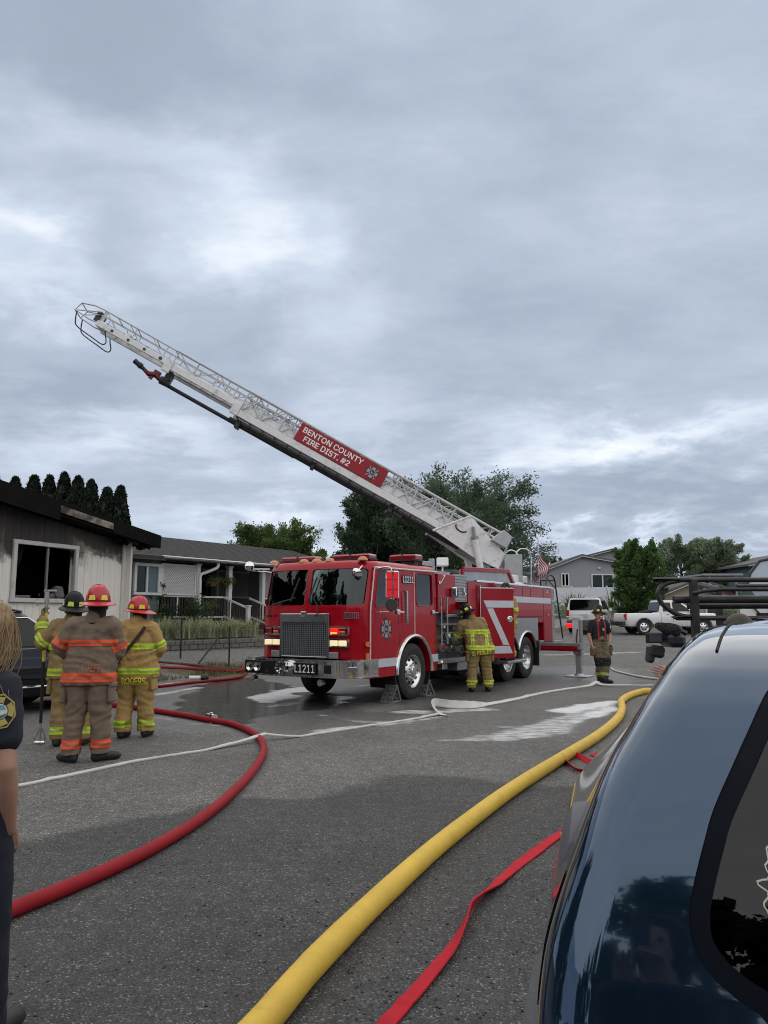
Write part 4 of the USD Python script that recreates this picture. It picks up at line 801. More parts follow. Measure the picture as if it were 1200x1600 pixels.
# ================================================================ the ladder truck (x forward, y to its left side, z up; origin under the front axle)
TRUCK_YAW = -2.121; TRUCK_O = np.array([-0.447, 15.813, 0.0]); TRUCK_R = rotz(TRUCK_YAW)
def TW(x, y, z=0.0): return TRUCK_R @ np.array([x, y, z], float) + TRUCK_O
def wheel(t, name, c, R, w, side, rim_r, style="truck", label=None):
    """a wheel on the axle along y; side +1: its face looks to +y"""
    Rm = np.array([[1, 0, 0], [0, 0, side], [0, -side, 0]], float).T if side > 0 else np.array([[1, 0, 0], [0, 0, -1], [0, 1, 0]], float).T
    Rm = np.stack([(1, 0, 0), (0, 0, -side), (0, side, 0)], 1).astype(float)     # local z -> +-y
    h = w / 2; rr = rim_r
    prof = [(rr, -h * 0.82), (rr + (R - rr) * 0.45, -h), (R - 0.035, -h * 0.9), (R - 0.008, -h * 0.78)]
    for g_ in (-0.5, -0.18, 0.18, 0.5): prof += [(R, h * (g_ - 0.12)), (R - 0.012, h * (g_ - 0.06)), (R - 0.012, h * (g_ + 0.06)), (R, h * (g_ + 0.12))]
    prof += [(R - 0.008, h * 0.78), (R - 0.035, h * 0.9), (rr + (R - rr) * 0.62, h * 0.99), (rr + (R - rr) * 0.55, h * 1.02), (rr + (R - rr) * 0.35, h * 0.97), (rr + 0.012, h * 0.84), (rr, h * 0.75), (rr, -h * 0.8)]
    p = obj(name, MB().revolve(prof, 40, Rm, c), "tyre_rubber", t, smooth=25, label=label)
    m = MB()
    if style == "front":      # convex steer axle disc: flange out, bowl in the middle
        m.revolve([(0, h * 1.16), (0.085, h * 1.15), (0.10, h * 1.05), (0.10, h * 0.86), (0.165, h * 0.80), (rr - 0.06, h * 0.52), (rr - 0.02, h * 0.68), (rr - 0.004, h * 0.86), (rr + 0.014, h * 0.9), (rr + 0.014, h * 0.8)][::-1], 36, Rm, c)
        nl, lr, lz = 10, 0.143, h * 0.84
    elif style == "rear":     # deep drive axle disc
        m.revolve([(0, h * 0.62), (0.10, h * 0.6), (0.115, h * 0.4), (0.115, h * -0.05), (0.19, -h * 0.15), (rr - 0.05, -h * 0.1), (rr - 0.02, h * 0.4), (rr - 0.004, h * 0.84), (rr + 0.014, h * 0.88), (rr + 0.014, h * 0.8)][::-1], 36, Rm, c)
        nl, lr, lz = 10, 0.15, -h * 0.1
    else:
        m.revolve([(0, h * 0.8), (0.05, h * 0.8), (0.065, h * 0.7), (rr * 0.55, h * 0.62), (rr * 0.9, h * 0.45), (rr * 0.96, h * 0.8), (rr + 0.012, h * 0.84), (rr + 0.012, h * 0.7)][::-1], 28, Rm, c)
        nl, lr, lz = 5, rr * 0.35, h * 0.66
    obj("rim", m, "polished_aluminium", p, smooth=35)
    b = MB(); hd = MB()
    for k in range(nl):
        a = 2 * math.pi * (k + 0.5) / nl; q = np.array([math.cos(a) * lr, math.sin(a) * lr, lz]); b.cyl(Rm @ q + c, Rm @ (q + (0, 0, 0.035)) + c, 0.014, 0.012, 6)
    nh = 10 if style != "car" else 6
    for k in range(nh):
        a = 2 * math.pi * k / nh; r2 = (0.5 * (lr + rr) + 0.005) if style != "car" else rr * 0.68; z2 = (h * 0.66 if style == "front" else -h * 0.125) if style != "car" else h * 0.6
        q = np.array([math.cos(a) * r2, math.sin(a) * r2, z2]); hr = 0.026 if style != "car" else rr * 0.17; hd.cyl(Rm @ (q - (0, 0, 0.02)) + c, Rm @ (q + (0, 0, 0.008)) + c, hr, hr, 10)
    obj("lug_nuts", b, "chrome", p, kind="stuff"); obj("hand_holes", hd, "black_matt", p, kind="stuff"); return p
def emblem(t, R, c, r):
    a = MB(); b = MB(); e = MB()
    for k in range(4):
        q = [(0.2, 0.25), (0.42, 0.98), (0.0, 1.06), (-0.42, 0.98), (-0.2, 0.25)]; an = math.pi / 2 * k
        P = [(r * (x * math.cos(an) - y * math.sin(an)), r * (x * math.sin(an) + y * math.cos(an))) for x, y in q]
        a.poly(P, 0.003, R, c); P2 = [(0.8 * x + 0.0, 0.8 * y) for x, y in P]; b.poly(Polygon(P2).buffer(-0.04 * r).intersection(Point(0, 0).buffer(r * 0.82).difference(Point(0, 0).buffer(r * 0.48))).buffer(0), 0.0045, R, c)
        P3 = [(r * (x * math.cos(an + .785) - y * math.sin(an + .785)), r * (x * math.sin(an + .785) + y * math.cos(an + .785))) for x, y in [(0.04, 0.35), (0.06, 1.0), (-0.06, 1.0), (-0.04, 0.35)]]; b.poly(P3, 0.004, R, c)
    a.poly(Point(0, 0).buffer(r * 0.46, 8), 0.005, R, c); ringp = Point(0, 0).buffer(r * 0.44, 8).difference(Point(0, 0).buffer(r * 0.36, 8)); b.poly(ringp, 0.0065, R, c)
    b.poly([(-0.22 * r, -0.12 * r), (0.22 * r, -0.12 * r), (0.1 * r, 0.05 * r), (0.0, -0.02 * r), (-0.12 * r, 0.16 * r)], 0.0065, R, c)
    p = obj("emblem", a, "emblem_dark", t); obj("emblem_outline", b, "emblem_silver", p); return p

def build_truck():
    t = thing("ladder_truck", "red and white fire ladder truck with its aerial ladder raised over the street", "fire engine", TRUCK_O, math.degrees(TRUCK_YAW))
    W = 1.22
    # ---- cab: hollow shell with real window openings
    def cab_rings(ins=0.0):
        R_ = []
        for z, inset in ((0.50, 0), (0.56, 0), (1.0, 0), (1.4, 0), (1.72, 0), (2.0, 0), (2.25, 0), (2.44, 0), (2.50, 0.008), (2.55, 0.03), (2.59, 0.075), (2.61, 0.14)):
            lean = 0.17 * np.clip((z - 1.70) / 0.8, 0, 1); x1 = 1.90 - lean - inset - ins
            p = plan(-0.96 + ins, x1, W - inset - ins - 0.02 * np.clip((z - 1.7) / 0.8, 0, 1), 0.36, 0.05, 8, 0.10); R_.append(ring(p, z))
        return R_
    shell = man(loft(cab_rings()))
    inner = man(loft(cab_rings(0.07)[1:-2])).translate([0, 0, 0.0])
    cut = inner ^ mbox((0.5, 0, 1.75), (4, 2.6, 1.42))
    opens = []
    for y0, y1 in ((-1.13, -0.045), (0.045, 1.13)):
        opens.append(mprism(rrect(y0, y1, 1.79, 2.45, 0.06), np.array([[0, 0, 1.0], [1, 0, 0], [0, 1, 0]]), (1.30, 0, 0), 1.0))
    sidep = [[(1.43, 1.78), (0.66, 1.78), (0.66, 2.42), (1.28, 2.42)], rrect(-0.76, -0.10, 1.80, 2.42, 0.07)]
    for s in (1, -1):
        for q in sidep: opens.append(mprism(Polygon(q).buffer(-0.03).buffer(0.03), np.array([[1.0, 0, 0], [0, 0, -1], [0, 1, 0]]).T.T if False else np.stack([(1, 0, 0), (0, 0, 1), (0, -1, 0)], 1).astype(float), (0, s * 1.22 + 0.2, 0), 0.4))
    opening = m3.Manifold.batch_boolean(opens, m3.OpType.Add)
    arch = mcyl((0, -2, 0.53), (0, 2, 0.53), 0.655, 48)
    body = shell - cut - opening - (arch ^ mbox((0, 1.2, 0.5), (2, 1.1, 2))) - (arch ^ mbox((0, -1.2, 0.5), (2, 1.1, 2)))
    cab = obj("cab", tmesh(body), "red_paint", t, smooth=28)
    gsh = man(loft(cab_rings(0.02))) - man(loft(cab_rings(0.026)[:-1] + [cab_rings(0.026)[-1] - (0, 0, 0.006)]))
    wsl = gsh ^ m3.Manifold.batch_boolean(opens[:2], m3.OpType.Add)
    for s, q in ((-1, opens[0]), (1, opens[1])): obj("windscreen", tmesh(gsh ^ q), "cab_glass", cab, smooth=40)
    for q in opens[2:]: obj("window_pane", tmesh(gsh ^ q), "cab_glass", cab)
    rub = MB()
    for q in sidep: 
        for s in (1,):
            o = np.array(Polygon(q).buffer(-0.03).buffer(0.045).exterior.coords); rub.tube([(x, s * (W + 0.001 - 0.02 * max(0, (z - 1.7) / 0.8)), z) for x, z in o], 0.012, 5, cap=False)
    obj("window_seal", rub, "red_panel", cab)
    # interior
    i_ = MB()
    for y in (-0.62, 0.62): i_.box((0.75, y, 1.45), (0.55, 0.52, 0.14), 0.05).box((0.45, y, 1.85), (0.14, 0.5, 0.75), 0.05).box((0.43, y, 2.26), (0.1, 0.26, 0.18), 0.04)
    for y in (-0.62, 0.0, 0.62): i_.box((-0.75, y, 1.75), (0.14, 0.5, 0.9), 0.05)
    obj("seats", i_, "seat_fabric", cab); obj("dashboard", MB().box((1.46, 0, 1.62), (0.4, 2.1, 0.28), 0.05).box((0.3, 0, 1.5), (1.3, 0.7, 0.5), 0.08), "cab_lining", cab)
    sw = MB(); a = np.linspace(0, 2 * math.pi, 25); 
    sw.tube(np.array([(1.12 + 0.16 * math.sin(q) * 0.5, 0.62 + 0.22 * math.cos(q), 1.83 + 0.2 * math.sin(q)) for q in a]), 0.016, 6, False); obj("steering_wheel", sw, "cab_lining", cab)
    # front
    gx = 1.905
    g_ = obj("grille", MB().box((gx + 0.01, -0.53, 1.24), (0.06, 0.05, 0.80), 0.01).box((gx + 0.01, 0.53, 1.24), (0.06, 0.05, 0.80), 0.01).box((gx + 0.015, 0, 1.555), (0.07, 1.02, 0.17), 0.012).box((gx + 0.01, 0, 0.855), (0.06, 1.02, 0.04), 0.01), "grille_steel", t)
    bars = MB().box((gx + 0.004, 0, 1.17), (0.008, 1.02, 0.62))
    obj("grille_backing", bars, "black_matt", g_)
    b2 = MB()
    for k in range(25): b2.box((gx + 0.016, -0.495 + k * 0.0412, 1.172), (0.014, 0.009, 0.60))
    for k in range(17): b2.box((gx + 0.014, 0, 0.89 + k * 0.0355), (0.012, 1.0, 0.009))
    obj("grille_bars", b2, "grille_mesh", g_, kind="stuff"); obj("maker_badge", MB().box((gx + 0.05, 0.0, 1.655), (0.03, 0.12, 0.035), 0.008).box((gx + 0.055, 0, 1.60), (0.02, 0.07, 0.06), 0.008), "chrome", g_)
    for s in (-1, 1):
        y = s * 0.75
        for z, hh, kind in ((1.325, 0.17, "turn"), (1.115, 0.16, "head")):
            R = rotz(math.radians(-s * 4)); h = obj("headlight" if kind == "head" else "signal_light", MB().tm(bezel(0.42, hh, 0.035), np.stack([(0, 1, 0), (0, 0, 1), (1, 0, 0)], 1).astype(float), (gx - 0.045, y, z)), "chrome", t, smooth=30)
            for q in (-1, 1):
                lit = ("headlight_lit" if kind == "head" else ("red_lens_lit" if (s, q) == (1, -1) else "red_lens"))
                obj("lens", MB().box((gx + 0.012, y + q * 0.095, z), (0.03, 0.158, hh - 0.062), 0.012), lit, h)
            if kind == "turn":
                obj("lens", MB().box((gx + 0.022, y + 0.09, z - 0.012), (0.03, 0.12, 0.035), 0.01), "amber_lens", h)
                if s == 1: obj("lens", MB().box((gx + 0.025, y - 0.09, z - 0.03), (0.02, 0.14, 0.035), 0.01), "orange_lens_lit", h)
    obj("vent_louvres", slats((1.865, 0.985, 1.60), 0.30, 0.115, 8), "grille_steel", t)
    obj("tow_plate", MB().box((1.93, -0.66, 0.90), (0.03, 0.2, 0.12), 0.01), "grey_metal", t); obj("tow_plate", MB().box((1.93, 0.66, 0.90), (0.03, 0.2, 0.12), 0.01), "grey_metal", t)
    for y0, z0, y1, z1 in ((-0.82, 1.60, -0.28, 2.28), (0.30, 1.58, 0.13, 2.28)):
        w = MB().box((1.93, y0, 1.60), (0.06, 0.09, 0.05), 0.012).tube([(1.95, y0, 1.61), (1.93, y0 + 0.12 * (y1 - y0), 1.80), (1.84, y1, z1 - 0.35)], 0.012, 5); w.bar((1.90, y1 - 0.07, 1.86), (1.80, y1 + 0.06, 2.30), 0.014, 0.03); obj("wiper", w, "black_plastic", t)
    # bumper
    def bump(z0, z1, ins, x0=1.35): 
        P = Polygon(np.vstack([plan(0.6, 2.2 - ins, 1.25 - ins, 0.42, 0.02, 8)])); return P.difference(sbox(0, -2, x0, 2)).difference(sbox(-1, -1.1, 1.86, 1.1))
    bm = obj("bumper", MB().poly(bump(0, 0, 0.014), 0.27, t=(0, 0, 0.545)), "chrome", t, smooth=25)
    obj("bumper_lip", MB().poly(bump(0, 0, 0), 0.03, t=(0, 0, 0.805)).poly(bump(0, 0, 0.0), 0.022, t=(0, 0, 0.525)), "polished_aluminium", bm)
    obj("bumper_deck", MB().box((1.98, 0, 0.825), (0.36, 2.1, 0.02)), "tread_plate", bm)
    obj("air_horn_panel", MB().box((2.2, -0.76, 0.675), (0.02, 0.78, 0.235), 0.004), "black_plate", bm)
    for y in (-1.0, -0.82):
        a = obj("air_horn", MB().revolve([(0.03, 0.0), (0.045, 0.02), (0.075, 0.05), (0.082, 0.055), (0.07, 0.05), (0.03, 0.03)], 20, np.stack([(0, 1, 0), (0, 0, 1), (1, 0, 0)], 1).astype(float), (2.2, y, 0.68)), "chrome", bm, smooth=40); obj("horn_bore", MB().cyl((2.2, y, 0.68), (2.235, y, 0.68), 0.03), "black_matt", a)
    obj("screw", MB().cyl((2.205, -0.63, 0.75), (2.216, -0.63, 0.75), 0.016).cyl((2.205, -0.63, 0.60), (2.216, -0.63, 0.60), 0.016), "chrome", bm)
    sr = obj("siren", MB().revolve([(0.0, 0.0), (0.11, 0.0), (0.115, 0.06), (0.10, 0.17), (0.125, 0.2), (0.125, 0.23), (0.09, 0.235), (0.03, 0.2), (0, 0.2)], 24, np.stack([(0, 1, 0), (0, 0, 1), (1, 0, 0)], 1).astype(float), (2.12, -0.2, 0.68)), "chrome", bm, smooth=35); s_ = MB()
    for k in range(9): a = 2 * math.pi * k / 9; s_.bar((2.36, -0.2 + 0.03 * math.cos(a), 0.68 + 0.03 * math.sin(a)), (2.36, -0.2 + 0.12 * math.cos(a), 0.68 + 0.12 * math.sin(a)), 0.008, 0.015)
    obj("siren_grille", s_, "black_plastic", sr)
    pl = obj("unit_plate", MB().box((2.215, 0.25, 0.675), (0.03, 0.48, 0.205), 0.006), "black_plate", bm); obj("lettering", text("L1211", 0.135, RF, (2.231, 0.25, 0.675), 0.004, False, 0.78), "white_letter", pl)
    obj("bumper_recess", MB().box((2.19, 0.72, 0.675), (0.02, 0.14, 0.15), 0.004), "black_plate", bm); obj("corner_lamp", MB().box((2.02, 1.12, 0.68), (0.1, 0.17, 0.09), 0.01, rotz(0.9)), "grille_steel", bm)
    obj("bumper_lamp", MB().cyl((2.12, -0.95, 0.47), (2.2, -0.95, 0.47), 0.05).cyl((2.1, 0.55, 0.44), (2.18, 0.55, 0.44), 0.06), "chrome", bm)
    obj("side_marker", MB().cyl((1.66, 1.20, 1.10), (1.70, 1.245, 1.10), 0.045), "amber_lens", t); obj("side_marker", MB().box((1.655, 1.20, 0.86), (0.05, 0.06, 0.16), 0.01), "amber_lens", t)
    # trim lines, doors, handles
    tr = MB().tube([(1.60, W + 0.004, 0.52), (1.60, W + 0.006, 1.70), (1.44, W - 0.01, 2.46)], 0.013, 6).tube([(1.44, W - 0.01, 2.475), (-0.97, W - 0.012, 2.50)], 0.018, 6).tube([(-0.01, W + 0.004, 1.24), (-0.01, W + 0.004, 1.7), (-0.01, W - 0.012, 2.47)], 0.01, 6)
    obj("trim_line", tr, "cream_trim", cab)
    obj("door_gap", MB().box((0.60, W + 0.001, 1.95), (0.008, 0.004, 1.05)).box((-0.86, W + 0.001, 1.5), (0.008, 0.004, 1.95)).box((0.56, W + 0.001, 1.05), (0.008, 0.004, 0.4)), "black_matt", cab)
    for x in (0.60, -0.80): obj("door_handle", MB().box((x + 0.04, W + 0.015, 1.67), (0.13, 0.03, 0.09), 0.012).box((x - 0.07, W + 0.03, 1.66), (0.16, 0.025, 0.035), 0.01), "chrome", cab)
    gb = obj("grab_bar", MB().tube([(0.38, W, 2.08), (0.38, W + 0.06, 2.06), (0.38, W + 0.06, 1.46), (0.38, W, 1.44)], 0.016, 8), "chrome", cab); m = MB()
    m.box((0.30, W + 0.003, 1.76), (0.085, 0.006, 0.64)); obj("grab_bar_plate", m, "black_plate", gb); m = MB()
    for k in range(22): m.box((0.262, W + 0.007, 1.46 + k * 0.028), (0.02, 0.006, 0.014)); m.box((0.338, W + 0.007, 1.46 + k * 0.028), (0.02, 0.006, 0.014))
    obj("plate_perforation", m, "brushed_aluminium", gb, kind="stuff")
    up = obj("unit_plate", MB().box((0.245, W + 0.0, 2.295), (0.40, 0.012, 0.155), 0.003), "black_plate", t); obj("lettering", text("L1211", 0.125, RS, (0.245, W + 0.005, 2.295), 0.004, False, 0.8), "white_letter", up)
    emblem(t, RS, (1.06, W + 0.002, 1.36), 0.2)
    # stripe with the wheel arch taken out
    st = mbox((0.3, W + 0.004, 0.752), (2.54, 0.012, 0.15)) - mcyl((0, 1, 0.53), (0, 1.4, 0.53), 0.72, 48); obj("silver_band", tmesh(st), "silver_stripe", cab)
    ar = MB(); an = np.linspace(math.radians(-2), math.radians(182), 30); prev = None
    at = MB().tube([(0.685 * math.cos(q), W + 0.01, 0.53 + 0.685 * math.sin(q)) for q in an], 0.038, 8); obj("wheel_arch_trim", at, "polished_aluminium", cab, smooth=40)
    obj("wheel_well", tmesh(mcyl((0, 0.62, 0.53), (0, 1.19, 0.53), 0.70, 40) - mcyl((0, 0.66, 0.53), (0, 1.3, 0.53), 0.66, 40) - mbox((0, 1, -0.1), (3, 3, 0.7))), "black_matt", cab)
    # mirrors
    mm = obj("mirror", MB().tube(spline([(1.42, W - 0.02, 2.44), (1.41, W + 0.2, 2.47), (1.37, W + 0.29, 2.44), (1.36, W + 0.30, 2.3)], 6), 0.014, 7).tube([(1.36, W + 0.335, 2.4), (1.36, W + 0.335, 1.68), (1.40, W + 0.0, 1.66)], 0.013, 7), "chrome", t)
    # the head faces back and inwards; its face glows red, a painted reflection of the emergency lights
    RM = rotz(math.radians(33)); obj("mirror_head", MB().box((1.335, W + 0.30, 2.15), (0.05, 0.24, 0.50), 0.02, RM), "chrome", mm); obj("mirror_glow_face", MB().box((1.36, W + 0.317, 2.15), (0.02, 0.215, 0.46), 0.006, RM), "mirror_red", mm); obj("mirror_grid", MB().box((1.372, W + 0.322, 2.15), (0.006, 0.012, 0.46), 0, RM).box((1.372, W + 0.322, 2.06), (0.006, 0.2, 0.01), 0, RM).box((1.372, W + 0.322, 2.24), (0.006, 0.2, 0.01), 0, RM), "red_panel", mm); obj("mirror_convex", MB().cyl((1.36, W + 0.30, 1.79), (1.39, W + 0.32, 1.79), 0.11, 0.10, 18), "dark_metal", mm)
    cm = obj("mirror", MB().revolve([(0.10, 0.0), (0.105, 0.01), (0.08, 0.05), (0.04, 0.075), (0, 0.08)], 20, np.stack([(0.0, 1, 0), (0.5, 0, 0.866), (0.866, 0, -0.5)], 1), (1.72, 1.02, 2.36)).tube([(1.72, 1.02, 2.38), (1.6, 1.05, 2.5)], 0.012, 6), "chrome", t, smooth=40)
    cm2 = obj("mirror", MB().tube([(1.55, -1.15, 2.5), (1.75, -1.45, 2.5)], 0.014, 6).tube([(1.4, -1.15, 2.44), (1.75, -1.45, 2.47)], 0.012, 6).revolve([(0, -0.1), (0.07, -0.07), (0.1, 0), (0.07, 0.07), (0, 0.1)], 18, None, (1.78, -1.47, 2.56)), "chrome", t, smooth=40)
    # roof: amber markers and beacons
    for y in (-1.03, -0.30, 0.0, 0.30, 1.03): 
        obj("marker_light", MB().revolve([(0.095, 0.0), (0.095, 0.015), (0.075, 0.045), (0.045, 0.066), (0, 0.075)], 18, None, (1.56, y, 2.595)), "amber_lens", t, smooth=40)
    def lightbar(c, L, wd=0.3, hh=0.13, leg=0.04):
        b = obj("light_bar", MB().box((c[0], c[1], c[2]), (wd, L, hh), 0.03), "red_lens", t); obj("light_bar_foot", MB().box((c[0], c[1] - L * 0.33, c[2] - hh / 2 - leg / 2), (wd * 0.5, 0.08, leg + 0.02)).box((c[0], c[1] + L * 0.33, c[2] - hh / 2 - leg / 2), (wd * 0.5, 0.08, leg + 0.02)), "dark_metal", b); obj("light_bar_seam", MB().box((c[0] + 0.002, c[1], c[2]), (wd + 0.006, 0.02, hh + 0.006)).box((c[0], c[1], c[2] - hh * 0.42), (wd + 0.01, L + 0.01, 0.025)), "dark_metal", b)
    lightbar((1.22, -0.62, 2.685), 0.82, 0.3, 0.105); lightbar((1.22, 0.62, 2.685), 0.82, 0.3, 0.105); lightbar((-0.55, 0.72, 2.78), 0.62, 0.34, 0.13, 0.1)
    obj("antenna", MB().tube([(0.9, 0.9, 2.6), (0.88, 0.92, 2.95)], 0.004, 5), "dark_metal", t)
    obj("roof_locker", MB().box((-1.0, 0.75, 2.68), (0.5, 0.5, 0.1), 0.01).box((-1.25, 0.95, 2.55), (0.1, 0.1, 0.5), 0.01).box((-1.25, 0.6, 2.55), (0.3, 0.1, 0.12), 0.01), "brushed_aluminium", t)
    fl = obj("flood_light", MB().box((-1.75, 0.95, 2.76), (0.07, 0.26, 0.20), 0.02, rotz(0.5) @ roty(-0.25)).cyl((-1.75, 0.95, 2.45), (-1.75, 0.95, 2.7), 0.018), "white_paint", t); 
    # ---- chassis and wheels
    obj("chassis", MB().box((-3.0, 0, 0.78), (9.4, 0.95, 0.34)).box((0, 0, 0.55), (0.25, 2.0, 0.2), 0.03).box((-4.74, 0, 0.55), (0.3, 2.0, 0.26), 0.03).box((-5.99, 0, 0.55), (0.3, 2.0, 0.26), 0.03).box((-1.6, 0.55, 0.62), (1.2, 0.7, 0.4), 0.03).box((1.2, 0, 0.62), (0.9, 1.4, 0.2)), "black_matt", t)
    for s in (1, -1):
        wheel(t, "wheel", np.array([0, s * 1.05, 0.535]), 0.535, 0.30, s, 0.30, "front")
        wheel(t, "wheel", np.array([-4.74, s * 1.07, 0.53]), 0.53, 0.28, s, 0.29, "rear"); wheel(t, "wheel", np.array([-5.99, s * 1.07, 0.53]), 0.53, 0.28, s, 0.29, "rear")
        obj("inner_tyre", MB().cyl((-4.74, s * 0.64, 0.53), (-4.74, s * 0.9, 0.53), 0.53, n=28).cyl((-5.99, s * 0.64, 0.53), (-5.99, s * 0.9, 0.53), 0.53, n=28), "tyre_rubber", t)
        obj("mud_flap", MB().box((-6.60, s * 1.0, 0.62), (0.03, 0.62, 0.66), 0.01), "black_plastic", t)
    # ---- pump house behind the cab
    ph = obj("pump_panel", MB().box((-1.72, 0, 1.18), (1.46, 2.20, 1.1)), "dark_metal", t)
    r = np.random.default_rng(9)
    obj("red_side_panel", MB().box((-1.40, W - 0.03, 2.06), (0.82, 0.07, 0.82), 0.01), "red_panel", ph); obj("chrome_lamp", MB().box((-1.66, W + 0.06, 2.10), (0.2, 0.14, 0.2), 0.02, rotz(0.25)), "chrome", ph); obj("hand_rail_bracket", MB().bar((-1.1, W + 0.012, 2.28), (-1.25, W + 0.03, 2.44), 0.03, 0.02).cyl((-1.02, W + 0.01, 2.28), (-1.02, W + 0.04, 2.28), 0.03), "chrome", ph)
    for x in (-1.03, -1.30): obj("hand_rail", MB().tube([(x, W - 0.1, 2.0), (x, W + 0.06, 1.98), (x, W + 0.06, 1.02), (x, W - 0.1, 1.0)], 0.018, 7), "polished_aluminium", ph)
    rb = obj("ribbed_panel", MB().box((-2.12, W - 0.05, 2.2), (0.62, 0.06, 0.60)).box((-1.3, 0.55, 2.50), (0.8, 1.2, 0.06)), "brushed_aluminium", ph); m = MB()
    for k in range(9): m.box((-2.12, W - 0.015, 1.94 + k * 0.065), (0.60, 0.02, 0.03), 0.006)
    obj("panel_ribs", m, "grey_metal", rb, kind="stuff"); obj("panel_latch", MB().cyl((-2.25, W - 0.01, 2.08), (-2.25, W + 0.04, 2.08), 0.03).box((-2.22, W + 0.01, 2.16), (0.05, 0.03, 0.1), 0.01), "chrome", ph)
    obj("grey_post", MB().box((-2.62, W - 0.07, 1.98), (0.34, 0.1, 0.62), 0.01), "grey_metal", ph)
    obj("panel_shelf", MB().box((-1.85, W - 0.05, 1.60), (0.95, 0.12, 0.06), 0.01).box((-1.75, W - 0.07, 1.42), (1.2, 0.06, 0.04)), "brushed_aluminium", ph)
    for k in range(9):
        x, z = -1.45 - 0.23 * (k % 5), 1.36 - 0.21 * (k // 5) + 0.03 * r.random(); g_ = obj("pressure_gauge", MB().cyl((x, 1.10, z), (x, 1.135, z), 0.065, n=18), "chrome", ph); obj("gauge_dial", MB().cyl((x, 1.135, z), (x, 1.138, z), 0.052, n=18), "white_letter" if k % 3 == 0 else "black_plate", g_)
    for k, (x, z) in enumerate([(-1.15, 0.95), (-1.62, 0.9), (-2.05, 0.88), (-1.35, 1.12), (-1.9, 1.1)]):
        c = obj("discharge_outlet", MB().cyl((x, 1.08, z), (x, 1.2, z), 0.08, 0.07, 14).cyl((x, 1.2, z), (x, 1.25, z), 0.085, 0.085, 14), "chrome" if k % 2 else "grey_metal", ph); obj("outlet_cap", MB().cyl((x, 1.25, z), (x, 1.28, z), 0.06, 0.05, 12), "red_panel" if k == 0 else "black_plastic", c)
    for k in range(7): x = -1.2 - 0.17 * k; obj("valve_handle", MB().tube([(x, 1.1, 1.24), (x, 1.22, 1.24)], 0.009, 6).box((x, 1.23, 1.24), (0.07, 0.025, 0.025), 0.008), "chrome", ph)
    rbd = obj("running_board", MB().box((-1.75, 1.02, 0.66), (1.55, 0.42, 0.10), 0.01).box((-2.2, 1.05, 0.52), (0.5, 0.3, 0.2), 0.02).box((-1.35, 1.1, 0.55), (0.22, 0.2, 0.14), 0.02), "tread_plate", t); obj("small_lamp", MB().cyl((-1.12, 1.235, 0.66), (-1.12, 1.25, 0.66), 0.022), "headlight_lit", rbd)
    # ---- hosebed side with its red edged cover
    fr = obj("hose_bed_panel", MB().add(*extr([(-2.40, 1.9), (-2.42, 2.64), (-5.06, 2.72), (-5.48, 2.36), (-5.48, 1.9)], 1.02, 1.10)), "brushed_aluminium", t)
    q = np.array([(-2.40, 2.28), (-2.42, 2.64), (-5.06, 2.72), (-5.46, 2.36)]); m = MB()
    for a, b in zip(q[:-1], q[1:]): m.bar((a[0], 1.11, a[1]), (b[0], 1.11, b[1]), 0.06, 0.10, 0.01)
    obj("red_frame", m, "red_panel", fr)
    obj("deck", MB().box((-4.0, 0, 2.25), (3.2, 2.0, 0.12)).box((-6.9, 0, 2.33), (2.1, 2.36, 0.10)), "tread_plate", t); obj("hose_load", MB().box((-3.6, 0.0, 2.5), (2.2, 1.7, 0.3), 0.08), "seat_fabric", t)
    # ---- body
    bd = mbox((-5.19, 0, 1.625), (5.5, 2 * W, 1.47))
    low = mbox((-3.35, 0, 1.0), (1.8, 2 * W, 0.6))
    body = bd + low
    for s in (1, -1):
        for x in (-4.74, -5.99): body -= mcyl((x, s * 0.55, 0.53), (x, s * 1.4, 0.53), 0.64, 44)
        body -= mbox((-7.02, s * 1.1, 1.17), (0.46, 0.5, 0.50))
    body -= mbox((-3.55, 1.0, 1.5), (1.1, 0.8, 1.3))          # the locker behind the open door
    b_ = obj("body", tmesh(body), "red_panel", t)
    obj("locker_shelf", MB().box((-3.55, 0.85, 1.5), (1.08, 0.45, 0.03)).box((-3.55, 0.63, 1.5), (1.1, 0.02, 1.3)), "brushed_aluminium", b_)
    obj("top_rail", MB().box((-5.43, W - 0.03, 2.385), (5.04, 0.09, 0.05), 0.008), "polished_aluminium", b_)
    obj("silver_band", MB().box((-6.5, W + 0.004, 2.01), (2.78, 0.012, 0.15)), "silver_stripe", b_)
    gp = mbox((-5.98, W + 0.003, 1.19), (1.62, 0.014, 0.70)) + mbox((-5.0, W + 0.003, 1.23), (0.4, 0.014, 0.62)); gp = gp - mcyl((-5.99, 1, 0.53), (-5.99, 1.5, 0.53), 0.66, 44) - mcyl((-4.74, 1, 0.53), (-4.74, 1.5, 0.53), 0.66, 44); obj("tread_plate_panel", tmesh(gp), "tread_plate", b_)
    for x in (-4.74, -5.99): obj("wheel_arch_trim", MB().tube([(x + 0.665 * math.cos(q), W + 0.012, 0.53 + 0.665 * math.sin(q)) for q in np.linspace(math.radians(20), math.radians(180 if x < -5 else 160), 24)], 0.03, 8), "polished_aluminium", b_, smooth=40)
    for x in (-5.75, -6.3): obj("locker_door_edge", MB().box((x, W + 0.002, 2.2), (0.012, 0.006, 0.25)), "black_matt", b_)
    obj("locker_door_edge", MB().box((-7.28, W + 0.002, 1.62), (0.012, 0.006, 1.45)).box((-6.2, W + 0.002, 1.57), (1.95, 0.006, 0.02)), "black_matt", b_)
